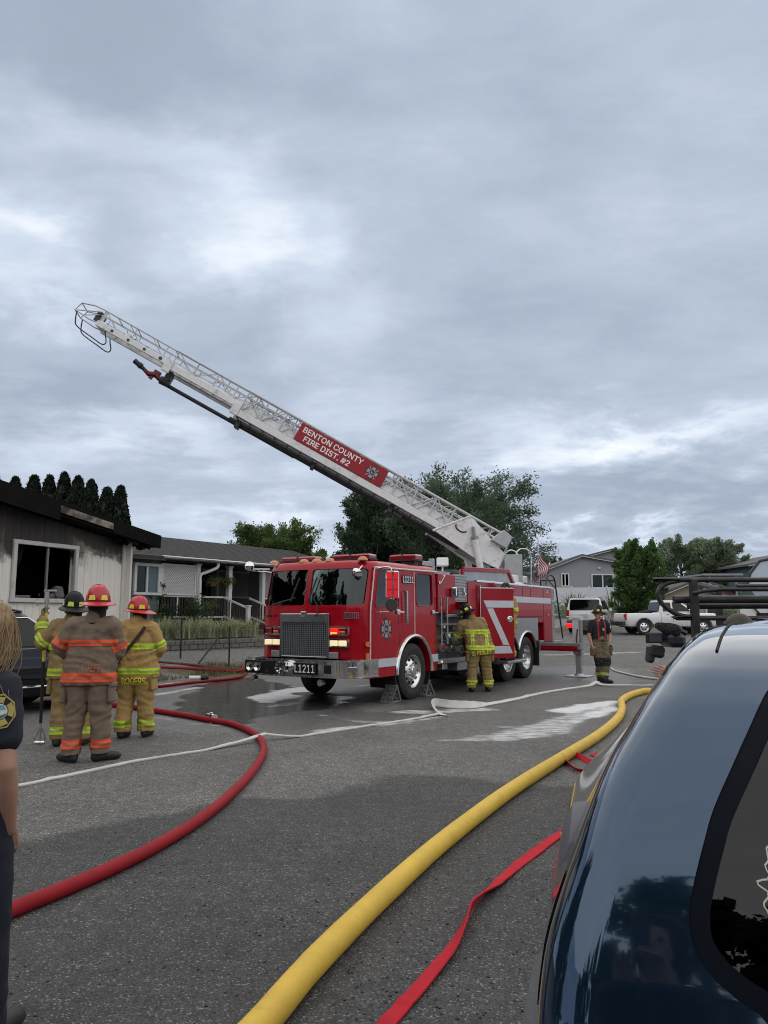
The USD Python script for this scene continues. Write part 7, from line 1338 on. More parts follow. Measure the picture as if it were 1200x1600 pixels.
def bandm(sm, d, reg): return (man(inflate(sm, d)) ^ reg) - man(sm)
def firefighter_tshirt(o):
    t, J, sm, sp, H, fw, sd = casual("firefighter in navy T-shirt and red suspenders leaning beside the outrigger", o, 195, 1.0, dict(nk=(0.03, 0.0, 1.47), hd=(0.03, 0.03, 1.635), ell=(-0.31, -0.04, 1.13), wrl=(-0.20, 0.10, 0.95), elr=(0.27, -0.02, 1.12), wrr=(0.24, 0.06, 0.88), anl=(-0.04, 0.10, 0.1), knl=(-0.10, 0.09, 0.5), anr=(-0.02, -0.06, 0.1), knr=(0.05, 0.06, 0.5)), "tshirt_navy", None, short=True, look=-1.0, seed=3, hands=(dict(d=(0.7, 0.3, -0.4), pn=(0, -1, 0.1), side=(0, 0.2, 1), curl=0.6), None))
    tr = creases(bones([[(J["hpl"], 0.15), (J["knl"], 0.112), (J["anl"] + (0, 0, 0.08), 0.105)], [(J["hpr"], 0.15), (J["knr"], 0.112), (J["anr"] + (0, 0, 0.08), 0.105)], [(J["hpl"], 0.15), (J["pl"] + (0, 0, 0.06), 0.145), (J["hpr"], 0.15)]], 0.025, 6, trim=[((0, 0, 1), 0.10)]), 0.013, 4, [(0.2, 0.14), (0.5, 0.1), (0.85, 0.1)], 55); tp = obj("trousers", tr, "turnout_olive", t, smooth=True)
    M0, M1 = man(tr), man(inflate(tr, 0.007)); 
    for reg, mt_, nme in ((slab(0.18, 0.25, -0.3, 0.3), "band_centre", "cuff_band"), (slab(0.40, 0.60, -0.3, 0.3), "knee_black", "knee_patch")): obj(nme, tmesh((M1 ^ reg) - M0), mt_, tp)
    obj("thigh_pocket", MB().box((-0.25, 0.02, 0.74), (0.07, 0.18, 0.2), 0.02), "turnout_olive", tp); obj("thigh_pocket", MB().box((0.21, 0.02, 0.74), (0.06, 0.18, 0.2), 0.02), "turnout_olive", tp); obj("tucked_gloves", MB().box((-0.29, 0.0, 0.82), (0.10, 0.10, 0.14), 0.03, roty(0.3)), "glove_black", t); obj("belt", tmesh((man(inflate(tr, 0.009)) ^ slab(0.985, 1.03)) - M0), "leather_brown", t)
    S0, S1 = man(sm), man(inflate(sm, 0.007))
    for x in (-0.09, 0.09): obj("suspender", tmesh((S1 ^ slab(1.0, 1.6, x - 0.02, x + 0.02)) - S0), "suspender_red", t)
    obj("chest_emblem", MB().poly(Point(0, 0).buffer(0.035, 6), 0.004, np.stack([(-1, 0, 0), (0, 0, 1), (0, 1, 0)], 1).astype(float), (-0.035, 0.135, 1.27)), "emblem_silver", sp)
    helmet(t, H + np.array([0, -0.005, 0.05]), -1.0, "helmet_black", 1.05, (0.05, 0))
    for k in ("l", "r"): boot(t, J["an" + k] - (0, 0, 0.1), 0.5 if k == "l" else 0.2)
    return t, J
others()

# ================================================================ vehicles
def car_paint(name, c, flake=0.0, rough=0.28, spec=0.4): mat(name, c, rough, coat=1.0, metal=flake, spec=spec)
car_paint("paint_blue", (0.020, 0.048, 0.088), 0.85, 0.07); car_paint("paint_black", (0.003, 0.003, 0.004), 0, 0.3, 0.05); car_paint("paint_white", (0.66, 0.67, 0.68)); car_paint("paint_silver", (0.46, 0.52, 0.60), 0.2)
glass("window_tint", (0.03, 0.032, 0.036), f0=1.5)
mat("seal_rubber", (0.003, 0.005, 0.010), 0.6, spec=0.08)
mat("frit_black", (0.004, 0.005, 0.008), 0.04); mat("mirror_grey", (0.085, 0.088, 0.105), 0.55, var=0.15)
def generic_car(t, L, W, zb, belt, roof, gh, wx, R, paint, hood=None, rim=0.6, tail=None, win=(), windscreen=True, rearglass=True, tumble=0.16, arch_trim=None, bed=None, chrome_line=False):
    """side profile car: front at +x. gh = (rear at belt, front at belt, rear at roof, front at roof)"""
    h = W / 2; hood = hood or belt
    low = [ring(plan(-L / 2 + 0.10, L / 2 - 0.10, h - 0.09, 0.32, 0.22, 5), zb), ring(plan(-L / 2 + 0.02, L / 2 - 0.02, h - 0.03, 0.34, 0.22, 5), zb + 0.12), ring(plan(-L / 2, L / 2, h, 0.36, 0.22, 5), zb + 0.3), ring(plan(-L / 2, L / 2 - 0.03, h, 0.38, 0.22, 5), (zb + belt) / 2 + 0.1), ring(plan(-L / 2 + 0.01, L / 2 - 0.10, h - 0.015, 0.4, 0.22, 5), hood - 0.10), ring(plan(-L / 2 + 0.03, L / 2 - 0.2, h - 0.05, 0.4, 0.22, 5), hood - 0.02), ring(plan(-L / 2 + 0.07, L / 2 - 0.36, h - 0.11, 0.4, 0.2, 5), hood + 0.02)]
    b = man(loft(low))
    if hood < belt: b = b + man(loft([ring(plan(gh[0] - 0.05, gh[1] + 0.15, h - 0.02, 0.2, 0.2, 5), hood - 0.15), ring(plan(gh[0], gh[1], h - 0.03, 0.2, 0.2, 5), belt)]))
    g = loft([ring(plan(gh[0] + (gh[2] - gh[0]) * f, gh[1] + (gh[3] - gh[1]) * f, (h - 0.035) - tumble * f ** 1.4 - ins, 0.22, 0.16, 5), belt - 0.03 + (roof - belt + 0.03) * f - d) for f, ins, d in ((0, 0, 0), (0.25, 0, 0), (0.5, 0, 0), (0.75, 0, 0), (0.93, 0.0, 0), (0.985, 0.05, 0), (1.0, 0.13, 0))])
    G_ = man(g); body = b + G_
    for x in wx:
        for s in (1, -1): body = body - mcyl((x, s * (h - 0.28), R), (x, s * (h + 0.1), R), R + 0.055, 32)
    if bed: body = body - mbox(((bed[0] + bed[1]) / 2, 0, belt), (bed[1] - bed[0], W - 0.2, 0.9))
    bp = obj("body", tmesh(body), paint, t, smooth=30)
    big = man(inflate(trimesh.Trimesh(g.vertices, g.faces, process=True), 0.006)); GM = G_
    sh = big - GM
    for (pts, side) in win:
        P = Polygon(pts).buffer(-0.05).buffer(0.05)
        for s in (1, -1):
            pr = mprism(P, np.stack([(1, 0, 0), (0, 0, 1), (0, -1, 0)], 1).astype(float), (0, s * h + 0.5 - 0.0, 0), 1.0); m = sh ^ pr ^ mbox((0, s * h, 1.2), (20, h * 1.6, 4))
            if m.num_tri(): 
                w = obj("side_window", tmesh(m), "window_tint", bp, smooth=30)
                if chrome_line and s < 0 or chrome_line and s > 0: obj("chrome_strip", MB().tube([(x, s * (h - 0.03 - tumble * max(0, (z - belt + 0.03) / (roof - belt + 0.03)) ** 1.4), z) for x, z in np.array(P.buffer(0.02).exterior.coords)], 0.012, 5, False), "chrome", w)
    RX = np.stack([(0, 1, 0), (0, 0, 1), (1, 0, 0)], 1).astype(float); zz = rrect(-h + 0.2, h - 0.2, belt + 0.02, roof - 0.09, 0.08)
    if windscreen: m = sh ^ mprism(zz, RX, (gh[3] - 0.3, 0, 0), 3.0) ; obj("windscreen", tmesh(m), "window_tint", bp, smooth=30)
    if rearglass: m = sh ^ mprism(zz, RX, (gh[0] - 1.0, 0, 0), 1.0 + max(0.25, gh[2] - gh[0] + 0.1)); obj("rear_window", tmesh(m), "window_tint", bp, smooth=30)
    for x in wx:
        for s in (1, -1):
            wheel(t, "wheel", np.array([x, s * (h - 0.13), R]), R, 0.23, s, R * rim, "car")
            if arch_trim: obj("arch_trim", MB().tube([(x + (R + 0.07) * math.cos(q), s * (h - 0.005), R + (R + 0.07) * math.sin(q)) for q in np.linspace(0.05, math.pi - 0.05, 18)], 0.035, 6), arch_trim, bp)
    obj("underbody", MB().box((0, 0, zb + 0.05), (L * 0.9, W * 0.66, 0.2)), "black_matt", t)
    for s in (1, -1):
        obj("headlight", MB().box((L / 2 - 0.20, s * (h - 0.28), hood - 0.22), (0.12, 0.34, 0.16), 0.03, rotz(-s * 0.5)), "chrome", t)
        if tail: obj("tail_light", MB().box((-L / 2 + 0.06, s * (h - 0.10), tail[0]), (0.14, 0.16, tail[1]), 0.03), "tail_lens", t); obj("reverse_lamp", MB().box((-L / 2 + 0.0, s * (h - 0.10), tail[0] - tail[1] * 0.3), (0.04, 0.12, 0.09), 0.02), "white_letter", t)
        obj("door_mirror", MB().box((gh[1] - 0.45, s * (h + 0.08), belt + 0.06), (0.12, 0.18, 0.15), 0.04), paint, t)
    return bp
def vehicles():
    # white pickup, parked side-on
    x, y = 15.35, 42.2; t = thing("pickup_truck", "white extended-cab pickup truck parked side-on with an open bed and alloy wheels", "pickup truck", (x, y, gz(x, y)), 4)
    bp = generic_car(t, 5.35, 1.85, 0.42, 1.16, 1.80, (-0.75, 1.35, -0.62, 0.45), (-1.62, 1.62), 0.39, "paint_white", hood=1.10, tail=(0.92, 0.34), bed=(-2.56, -0.82), arch_trim="mirror_grey", win=[([(-0.58, 1.2), (-0.12, 1.2), (-0.12, 1.68), (-0.52, 1.68)], 1), ([(-0.02, 1.2), (1.0, 1.2), (0.36, 1.7), (-0.02, 1.7)], 1)])
    for x_ in (-0.70, -0.05, 1.05): obj("door_gap", MB().box((x_, -0.928, 0.9), (0.012, 0.006, 0.5)), "black_matt", bp)
    obj("door_handle", MB().box((0.1, -0.935, 1.06), (0.16, 0.03, 0.035), 0.01), "mirror_grey", bp); obj("door_handle", MB().box((-0.3, -0.935, 1.06), (0.12, 0.03, 0.035), 0.01), "mirror_grey", bp)
    obj("rear_bumper", MB().box((-2.70, 0, 0.58), (0.16, 1.7, 0.2), 0.03), "dark_metal", t); obj("bed_liner", MB().box((-1.69, 0, 0.73), (1.76, 1.62, 0.03)), "black_plastic", t)
    lo = thing("load_bundle", "dark tarpaulin bundle lying in the bed of the white pickup", "bundle", (14.0, 42.15, gz(14.0, 42.1) + 0.74), 10); obj("tarpaulin", creases(bones([[((-0.4, 0, 0.2), 0.2), ((0.3, 0.1, 0.28), 0.26), ((0.55, 0.2, 0.3), 0.25)]], 0.05, 4), 0.04, 3), "jacket_dark", lo, smooth=True)
    # white SUV seen from behind, left of the pickup
    x, y = 11.55, 43.5; t = thing("suv", "white four-wheel-drive wagon seen from behind, left of the white pickup", "SUV", (x, y, gz(x, y)), 68)
    bp = generic_car(t, 4.75, 1.95, 0.40, 1.18, 1.86, (-2.33, 1.0, -2.15, 0.25), (-1.42, 1.45), 0.39, "paint_white", hood=1.12, tail=(1.0, 0.46), win=[([(-2.0, 1.24), (-1.25, 1.24), (-1.25, 1.72), (-1.92, 1.72)], 1), ([(-1.1, 1.24), (-0.25, 1.24), (-0.25, 1.74), (-1.1, 1.74)], 1), ([(-0.12, 1.24), (0.8, 1.24), (0.2, 1.74), (-0.12, 1.74)], 1)])
    obj("rear_bumper", MB().box((-2.40, 0, 0.58), (0.16, 1.86, 0.26), 0.05), "mirror_grey", t); obj("number_plate", MB().box((-2.395, 0, 0.92), (0.02, 0.34, 0.16)), "silver_stripe", t); obj("roof_rail", MB().tube([(-1.9, 0.72, 1.88), (0.1, 0.72, 1.90)], 0.025, 6).tube([(-1.9, -0.72, 1.88), (0.1, -0.72, 1.90)], 0.025, 6), "mirror_grey", t)
    # black crossover at the left
    t = thing("crossover_car", "black crossover car with chrome window surround parked in front of the burnt house", "car", (-6.75, 13.0, 0.004), 57.0)
    bp = generic_car(t, 4.5, 1.85, 0.28, 1.03, 1.66, (-2.05, 1.25, -1.45, 0.35), (-1.36, 1.40), 0.36, "paint_black", hood=1.0, tail=(1.0, 0.2), chrome_line=True, win=[([(-1.75, 1.08), (-0.98, 1.08), (-0.98, 1.53), (-1.38, 1.53)], 1), ([(-0.90, 1.08), (-0.02, 1.08), (-0.02, 1.55), (-0.90, 1.55)], 1), ([(0.06, 1.08), (1.05, 1.08), (0.36, 1.54), (0.06, 1.54)], 1)])
    for s in (-1, 1):
        obj("door_gap", MB().box((0.02, s * 0.928, 0.7), (0.01, 0.006, 0.6)).box((-0.95, s * 0.928, 0.75), (0.01, 0.006, 0.5)), "black_matt", bp); obj("door_handle", MB().box((-0.12, s * 0.94, 0.92), (0.2, 0.03, 0.035), 0.012).box((-1.08, s * 0.94, 0.92), (0.2, 0.03, 0.035), 0.012), "paint_black", bp); obj("sill_strip", MB().box((0, s * 0.925, 0.44), (2.2, 0.03, 0.03), 0.01), "chrome", bp); obj("roof_rail", MB().tube([(-1.4, s * 0.68, 1.67), (-1.2, s * 0.68, 1.71), (0.0, s * 0.68, 1.71), (0.3, s * 0.68, 1.66)], 0.02, 6), "black_plastic", bp)
    # silver and white box van on the far right
    t = thing("box_van", "large silver-fronted white box van with yellow markings behind the black pipe rack", "van", (0, 0, 0.004))
    c = np.array([10.1, 16.9]); k = lambda x0, z: ring(plan(-2.5, 2.5, 1.15, 0.25, 0.25, 5) @ np.array([[0.0, 1.0], [-1.0, 0.0]]) * 0 + np.array([0, 0]), z)
    prof = [(0.35, 7.26), (1.55, 7.20), (1.86, 7.22), (1.90, 7.60), (2.14, 7.44), (2.2, 7.38), (2.45, 7.45), (2.7, 7.66), (2.74, 7.9)]
    R_ = []
    for z, x0 in prof: R_.append(ring([(x0, 15.7), (13.0, 15.7), (15.4, 18.2), (x0 * 1.165, 18.2)], z))
    bp = obj("van_lower_body", tmesh(man(loft([r for r in R_[:4]]))), "paint_white", t); obj("van_upper_body", tmesh(man(loft([ring([(7.62, 15.72), (12.98, 15.72), (15.3, 18.18), (8.87, 18.18)], 1.89)] + R_[4:]))), "paint_silver", t, smooth=20)
    obj("corner_trim", MB().tube([(7.38, 15.69, 2.2), (7.45, 15.69, 2.45), (7.66, 15.69, 2.7), (7.9, 15.69, 2.75)], 0.03, 6), "black_plastic", t); obj("ledge", MB().box((10.3, 15.66, 2.18), (5.6, 0.1, 0.05), 0.01), "white_paint", t)
    ym = MB().poly(affinity.scale(Point(0, 0).buffer(0.2, 8), 1.25, 0.8), 0.006, np.stack([(1, 0, 0), (0, 0, 1), (0, -1, 0)], 1).astype(float), (8.15, 15.694, 1.66)); mat("marking_yellow", (0.72, 0.62, 0.01), 0.4); obj("yellow_marking", ym, "marking_yellow", t)
    obj("black_stripe", MB().bar((7.40, 15.69, 1.86), (7.66, 15.69, 1.55), 0.06, 0.02).bar((7.78, 15.69, 1.82), (7.84, 15.69, 1.55), 0.05, 0.02).bar((8.45, 15.69, 1.84), (8.62, 15.69, 1.5), 0.06, 0.02).box((7.74, 15.69, 1.58), (0.42, 0.02, 0.14), 0.005), "black_plate", t)
    for x in (8.3, 11.9): obj("wheel", MB().cyl((x, 15.66, 0.4), (x, 15.95, 0.4), 0.4, n=24), "tyre_rubber", t)
    # black work pickup beyond the blue car, with a pipe rack standing on its bed
    t = thing("work_pickup", "dark work pickup hidden beyond the blue car, carrying a black pipe rack", "pickup truck", (5.75, 7.9, 0.004), 2)
    generic_car(t, 5.3, 1.85, 0.42, 1.12, 1.50, (-0.6, 1.4, -0.45, 0.5), (-1.6, 1.62), 0.37, "paint_black", hood=1.06, tail=(0.9, 0.3), bed=(-2.5, -0.7), win=[([(-0.02, 1.16), (1.0, 1.16), (0.4, 1.42), (-0.02, 1.42)], 1)])
    r = thing("pipe_rack", "black steel pipe lumber rack with rounded corner hoop above the dark blue car's roof", "rack", (0, 0, 0))
    Y0, Y1 = 7.15, 8.65
    for k, Y in enumerate((Y0, Y1)):
        s = Y / Y0; xl = 3.18
        z = lambda py: 1.6 + (962 - py) * 0.005984
        obj("post", MB().box((2.865 if k == 0 else 3.74, Y, (z(905) + 1.0) / 2 - 0.0), (0.07, 0.07, z(905) - 1.0), 0.012), "steel_pipe", r)
        hoop = spline([(9.0, Y, z(906)), (3.0, Y, z(907)), (2.75, Y, z(908)), (2.60, Y, z(914)), (2.535, Y, z(927)), (2.56, Y, z(942)), (2.64, Y, z(954)), (2.74, Y, z(962)), (2.85, Y, z(964)), (3.2, Y, z(966)), (9.0, Y, z(968))], 7)
        if k: hoop = np.array([(3.95, Y, z(907)), (9.0, Y, z(907))])
        obj("hoop_pipe", MB().tube(hoop, 0.023, 9), "steel_pipe", r, smooth=50)
        if k == 0:
            obj("cross_pipe", MB().tube([(2.83, Y - 0.05, z(928)), (2.95, Y - 0.05, z(924)), (3.1, Y - 0.05, z(922)), (9.0, Y - 0.05, z(922))], 0.019, 9), "steel_pipe", r, smooth=50)
            obj("load_pipe", MB().cyl((2.71, Y + 0.09, z(937)), (9.0, Y + 0.09, z(934)), 0.037, n=16), "steel_pipe", r, smooth=50); obj("load_pipe", MB().cyl((2.88, Y + 0.2, z(947)), (9.0, Y + 0.2, z(945)), 0.028, n=14), "steel_pipe", r, smooth=50)
    obj("side_rail", MB().bar((2.9, Y0 + 0.05, 1.90), (3.74, Y1, 1.90), 0.05, 0.05, 0.01), "steel_pipe", r)
    # camcorder held out by the cameraman
    c = thing("camcorder", "black video camera with fuzzy microphone and flip-out screen, held up behind the blue car", "video camera", (1.977, 5.400, 1.433))
    obj("camera_body", MB().box(np.array((0.035, 0.050, 0.000)), (0.12, 0.25, 0.10), 0.03).box(np.array((-0.026, 0.050, 0.022)), (0.06, 0.1, 0.05), 0.01), "radio_black", c)
    f = bones([[(np.array((-0.040, 0.100, 0.096)), 0.018), (np.array((-0.001, 0.020, 0.075)), 0.036), (np.array((0.026, -0.050, 0.070)), 0.034)]], 0.008, 3); q = np.random.default_rng(2); obj("fuzzy_microphone", trimesh.Trimesh(f.vertices + f.vertex_normals * (q.random((len(f.vertices), 1)) * 0.009), f.faces, process=False), "hood_black", c); obj("microphone_mount", MB().tube([np.array((-0.066, 0.100, 0.105)), np.array((-0.113, 0.100, 0.053))], 0.006, 5).tube([np.array((0.007, 0.000, 0.057)), np.array((0.000, 0.000, 0.009))], 0.02, 6).tube([np.array((0.044, 0.000, 0.079)), np.array((0.118, 0.000, 0.044))], 0.02, 6), "black_plastic", c)
    sc = obj("flip_screen", MB().box(np.array((-0.106, 0.000, 0.013)), (0.115, 0.012, 0.07), 0.004), "black_plastic", c); mat("screen_grey", (0.05, 0.055, 0.065), 0.25); obj("screen_glass", MB().box(np.array((-0.099, -0.007, 0.013)), (0.088, 0.004, 0.05)), "screen_grey", sc)
    obj("battery_grip", MB().box(np.array((-0.084, 0.050, -0.079)), (0.11, 0.1, 0.085), 0.018, roty(0.15)).box(np.array((-0.120, 0.050, -0.109)), (0.05, 0.08, 0.10), 0.015, roty(0.2)), "black_plastic", c)
vehicles()

def blue_car():
    t = thing("blue_car", "glossy dark blue compact car in the right foreground with a tinted rear quarter window", "car", (0.235, 1.10, 0.0), -15.5)
    zs = np.array([0.28, 0.34, 0.55, 0.80, 0.95, 1.04, 1.10, 1.15, 1.20, 1.25, 1.30, 1.35, 1.40, 1.46, 1.505, 1.535, 1.56, 1.578, 1.588, 1.593])
    ysv = np.array([0.10, 0.05, -0.02, -0.02, 0, 0.025, 0.0425, 0.058, 0.075, 0.094, 0.118, 0.15, 0.19, 0.25, 0.315, 0.385, 0.475, 0.60, 0.74, 0.94])
    xrv = np.interp(zs, [0.28, 0.34, 0.55, 0.8, 1.0, 1.05, 1.1, 1.15, 1.2, 1.25, 1.3, 1.35, 1.4, 1.45, 1.5, 1.535, 1.56, 1.578, 1.593], [0.0, -0.06, -0.09, -0.06, -0.038, -0.036, -0.030, -0.017, 0.0, 0.02, 0.039, 0.06, 0.092, 0.133, 0.176, 0.211, 0.255, 0.30, 0.5])
    xfv = np.interp(zs, [0.28, 0.6, 0.9, 0.97, 1.05, 1.5, 1.593], [3.8, 3.95, 3.8, 3.1, 2.85, 2.15, 1.7]); far = 1.68; k = 10
    from scipy.ndimage import gaussian_filter1d
    zz = np.concatenate([np.linspace(a, b, 4, endpoint=False) for a, b in zip(zs[:-1], zs[1:])] + [[zs[-1]]])
    XR, YS, XF = (gaussian_filter1d(np.interp(zz, zs, v), 2.0, mode="nearest") for v in (xrv, ysv, xfv))
    def planring(x0, x1, y0, y1, r, rf, z):
        out = []
        for cx, cy, q, a in ((x1, y0, rf, -90), (x1, y1, rf, 0), (x0, y1, r, 90), (x0, y0, r, 180)):
            sx = 1 if cx == x1 else -1; sy = 1 if cy == y1 else -1; q = min(q, 0.45 * (y1 - y0))
            for i in range(k + 1): th = math.radians(a + 90 * i / k); out.append((cx - sx * q + q * math.cos(th), cy - sy * q + q * math.sin(th)))
        Q = []; n = len(out)
        for i in range(n):
            a, b = np.array(out[i]), np.array(out[(i + 1) % n]); Q.append(a)
            if i % (k + 1) == k: m = 40; Q += [a + (b - a) * j / m for j in range(1, m)]
        Q = np.array(Q); w = np.clip((1.2 - (Q[:, 0] - x0)) / 1.2, 0, 1); f = np.clip((Q[:, 1] - y0) / (y1 - y0), 0, 1)
        Q[:, 0] += (float(sst(z, 1.0, 1.42)) * 0.135 * f * (y1 - y0) - 0.012 * np.sin(np.pi * f)) * w ** 2                           # the tailgate bows out towards its middle
        g_ = np.clip((0.55 - (Q[:, 0] - x0)) / 0.55, 0, 1) ** 2; Q[:, 1] += 0.008 * g_ * (1 - f) - 0.008 * g_ * f   # the flank curves in towards the corner
        return Q
    sk = loft([ring(planring(a, c, b, far - b, 0.075, 0.3, z), z) for z, a, b, c in zip(zz, XR, YS, XF)]); sk = trimesh.Trimesh(sk.vertices, sk.faces, process=True); S = man(sk); body = S
    for x in (0.72, 3.1):
        for y in (-0.1, 1.75): body = body - mcyl((x, y - 0.3, 0.32), (x, y + 0.3, 0.32), 0.36, 36)
    RXZ = np.stack([(1, 0, 0), (0, 0, 1), (0, -1, 0)], 1).astype(float)
    WQ = np.array([(0.218, 1.138), (0.202, 1.160), (0.199, 1.185), (0.206, 1.216), (0.225, 1.268), (0.248, 1.318), (0.308, 1.409), (0.345, 1.458), (0.385, 1.485), (0.45, 1.495), (0.98, 1.495), (0.97, 1.05), (0.36, 1.085), (0.262, 1.112)])
    Pw = Polygon(spline(np.vstack([WQ, WQ[:1]]), 6)).buffer(0); Pf = Pw.buffer(0.027, 10); side = lambda P, d0=0.0: mprism(P, RXZ, (0, 0.8, 0), 1.2)
    body = body - (side(Pf) ^ mbox((0.6, 0.1, 1.2), (3, 0.7, 2))); bp = obj("body", tmesh(body), "paint_blue", t, smooth=32)
    sh = man(inflate(sk, -0.0025)) - man(inflate(sk, -0.0135)); obj("window_seal", tmesh(sh ^ (side(Pw.buffer(0.034, 10)) - side(Pw))), "seal_rubber", bp)
    gl = obj("quarter_window", tmesh((man(inflate(sk, -0.006)) - man(inflate(sk, -0.0105))) ^ side(Pw)), "dark_glass", bp, smooth=32); obj("cabin_lining", tmesh((man(inflate(sk, -0.0138)) - man(inflate(sk, -0.017))) ^ side(Pw.buffer(0.02))), "interior_black", bp)
    b2 = man(inflate(sk, 0.003)) - S; obj("door_window", tmesh(b2 ^ side(Polygon(rrect(1.1, 2.0, 1.05, 1.45, 0.05)))), "dark_glass", bp, smooth=32)
    RYZ = np.stack([(0, 1, 0), (0, 0, 1), (1, 0, 0)], 1).astype(float); gz_ = mprism(Polygon([(0.14, 1.02), (0.19, 1.2), (0.26, 1.35), (0.34, 1.43), (0.42, 1.49), (1.26, 1.49), (1.34, 1.43), (1.42, 1.35), (1.49, 1.2), (1.54, 1.02)]), RYZ, (-0.4, 0, 0), 0.85) ^ mbox((0.0, 0.84, 1.3), (0.72, 1.6, 2)); obj("tailgate_glass", tmesh(b2 ^ gz_), "frit_black", bp, smooth=32)
    hits = []
    v = sk.vertices[(sk.vertices[:, 2] > 1.45)]; I = LinearNDInterpolator(v[:, :2], v[:, 2])
    for f in np.linspace(0, 1, 18):
        x, y = 0.27 + 0.13 * f, 0.40 + 0.55 * f; z = float(I(x, y)); hits.append((x, y, (z if z == z else 1.55) + 0.001))
    obj("roof_seam", MB().tube(hits, 0.0028, 6), "black_matt", bp)
    d = np.array([-1.0, 0, 0.10]); d /= np.linalg.norm(d); u = np.array([0, 1.0, 0]); R = np.stack([u, np.cross(d, u), d], 1)
    sp = obj("spare_wheel_cover", MB().revolve([(0.0, -0.06), (0.17, -0.06), (0.185, 0.0), (0.19, 0.03), (0.182, 0.055), (0.15, 0.07), (0, 0.075)], 40, R, SPARE), "mirror_grey", bp, smooth=35); obj("cover_latch", MB().box(np.array(SPARE) + (-0.03, -0.185, 0.04), (0.04, 0.02, 0.03), 0.008), "black_plastic", sp)
    obj("tail_light", MB().box((-0.05, 0.06, 0.78), (0.05, 0.08, 0.26), 0.02, rotz(0.6)), "red_lens", bp); obj("tail_light", MB().box((-0.05, 1.62, 0.78), (0.05, 0.08, 0.26), 0.02, rotz(-0.6)), "red_lens", bp); obj("rear_bumper", MB().box((-0.09, 0.84, 0.46), (0.16, 1.5, 0.24), 0.06), "paint_blue", bp)
    for x in (0.72, 3.1): wheel(t, "wheel", np.array([x, 0.13, 0.32]), 0.32, 0.2, -1, 0.2, "car"); wheel(t, "wheel", np.array([x, 1.55, 0.32]), 0.32, 0.2, 1, 0.2, "car")
    # pale flame-like sticker with a tan heart on the quarter glass
    sh2 = man(inflate(sk, -0.0045)) - man(inflate(sk, -0.0060)); cx, cz = 0.315, 1.226
    outer = []
    for i, a in enumerate(np.linspace(0, 2 * math.pi, 80, endpoint=False)): q = 1 + 0.13 * math.sin(a * 9 + 1.3 * math.sin(a * 4)) + 0.07 * math.sin(a * 17 + 1); outer.append((cx + 0.044 * q * math.cos(a), cz + 0.056 * q * math.sin(a)))
    O = Polygon(outer).buffer(0); mat("sticker_white", (0.5, 0.48, 0.42), 0.5); mat("sticker_tan", (0.16, 0.125, 0.08), 0.6); mat("sticker_dark", (0.02, 0.02, 0.02), 0.5)
    sp_ = obj("window_sticker", tmesh((sh2 ^ side(O)) - side(O.buffer(-0.0018))), "sticker_white", gl); obj("sticker_heart", tmesh(sh2 ^ side(affinity.scale(Point(cx + 0.004, cz).buffer(0.022), 1, 1.4))), "sticker_tan", sp_)
    curl = unary_union([LineString([(cx - 0.036 + 0.004 * math.sin(z * 330) + abs(z) * 0.25, cz + z) for z in np.linspace(-0.045, 0.045, 30)]).buffer(0.0008), LineString([(cx - 0.028 + 0.003 * math.sin(z * 420 + 1) + abs(z) * 0.3, cz + z) for z in np.linspace(-0.035, 0.035, 30)]).buffer(0.0007)]); [obj("sticker_curl", tmesh(sh2 ^ side(c_)), "sticker_white", sp_) for c_ in getattr(curl, "geoms", [curl])]
SPARE = (0.038, 0.56, 1.03)
blue_car()

# ================================================================ hoses
mat("hose_yellow", (0.62, 0.41, 0.045), 0.6, var=0.12, vscale=5, bump=0.5, bscale=140, bdist=0.004, world=True, dirt=((0.27, 0.19, 0.05), 4.5, 0.55, 0.55))
mat("hose_red", (0.25, 0.010, 0.016), 0.65, spec=0.2, var=0.14, vscale=5, bump=0.35, bscale=170, bdist=0.002, world=True, dirt=((0.14, 0.03, 0.03), 4, 0.56, 0.55)); mat("hose_bright_red", (0.42, 0.008, 0.02), 0.7, spec=0.2, var=0.12, vscale=6, bump=0.35, bscale=150, bdist=0.002, world=True); mat("hose_dull", (0.12, 0.035, 0.03), 0.75, var=0.25, vscale=5, world=True, bump=0.3, bscale=90, bdist=0.003); mat("hose_white", (0.52, 0.52, 0.50), 0.75, var=0.12, vscale=5, bump=0.35, bscale=120, bdist=0.003, world=True, dirt=((0.26, 0.25, 0.23), 3, 0.54, 0.6))
def hose(name, label, pts, r, mt, cat="hose", n=12, group=None, flat=1.0, wob=0.0):
    P = spline([(p[0], p[1]) for p in pts], 14); z = ground_z(P[:, 0], P[:, 1]) + r * flat + 0.003
    k = np.linspace(0, 1, len(P)); P = np.column_stack([P, z]); m = MB().tube(P, r * (1 + wob * (meshkit.fbm(np.column_stack([k * 60, k * 0, k * 0]), 3, 2) - 0.5)), n)
    v = m.v[0]; base = np.interp(np.arange(len(v)) // n, np.arange(len(P)), P[:, 2]) if False else None
    return obj(name, m, mt, smooth=True, label=label, category=cat, group=group)
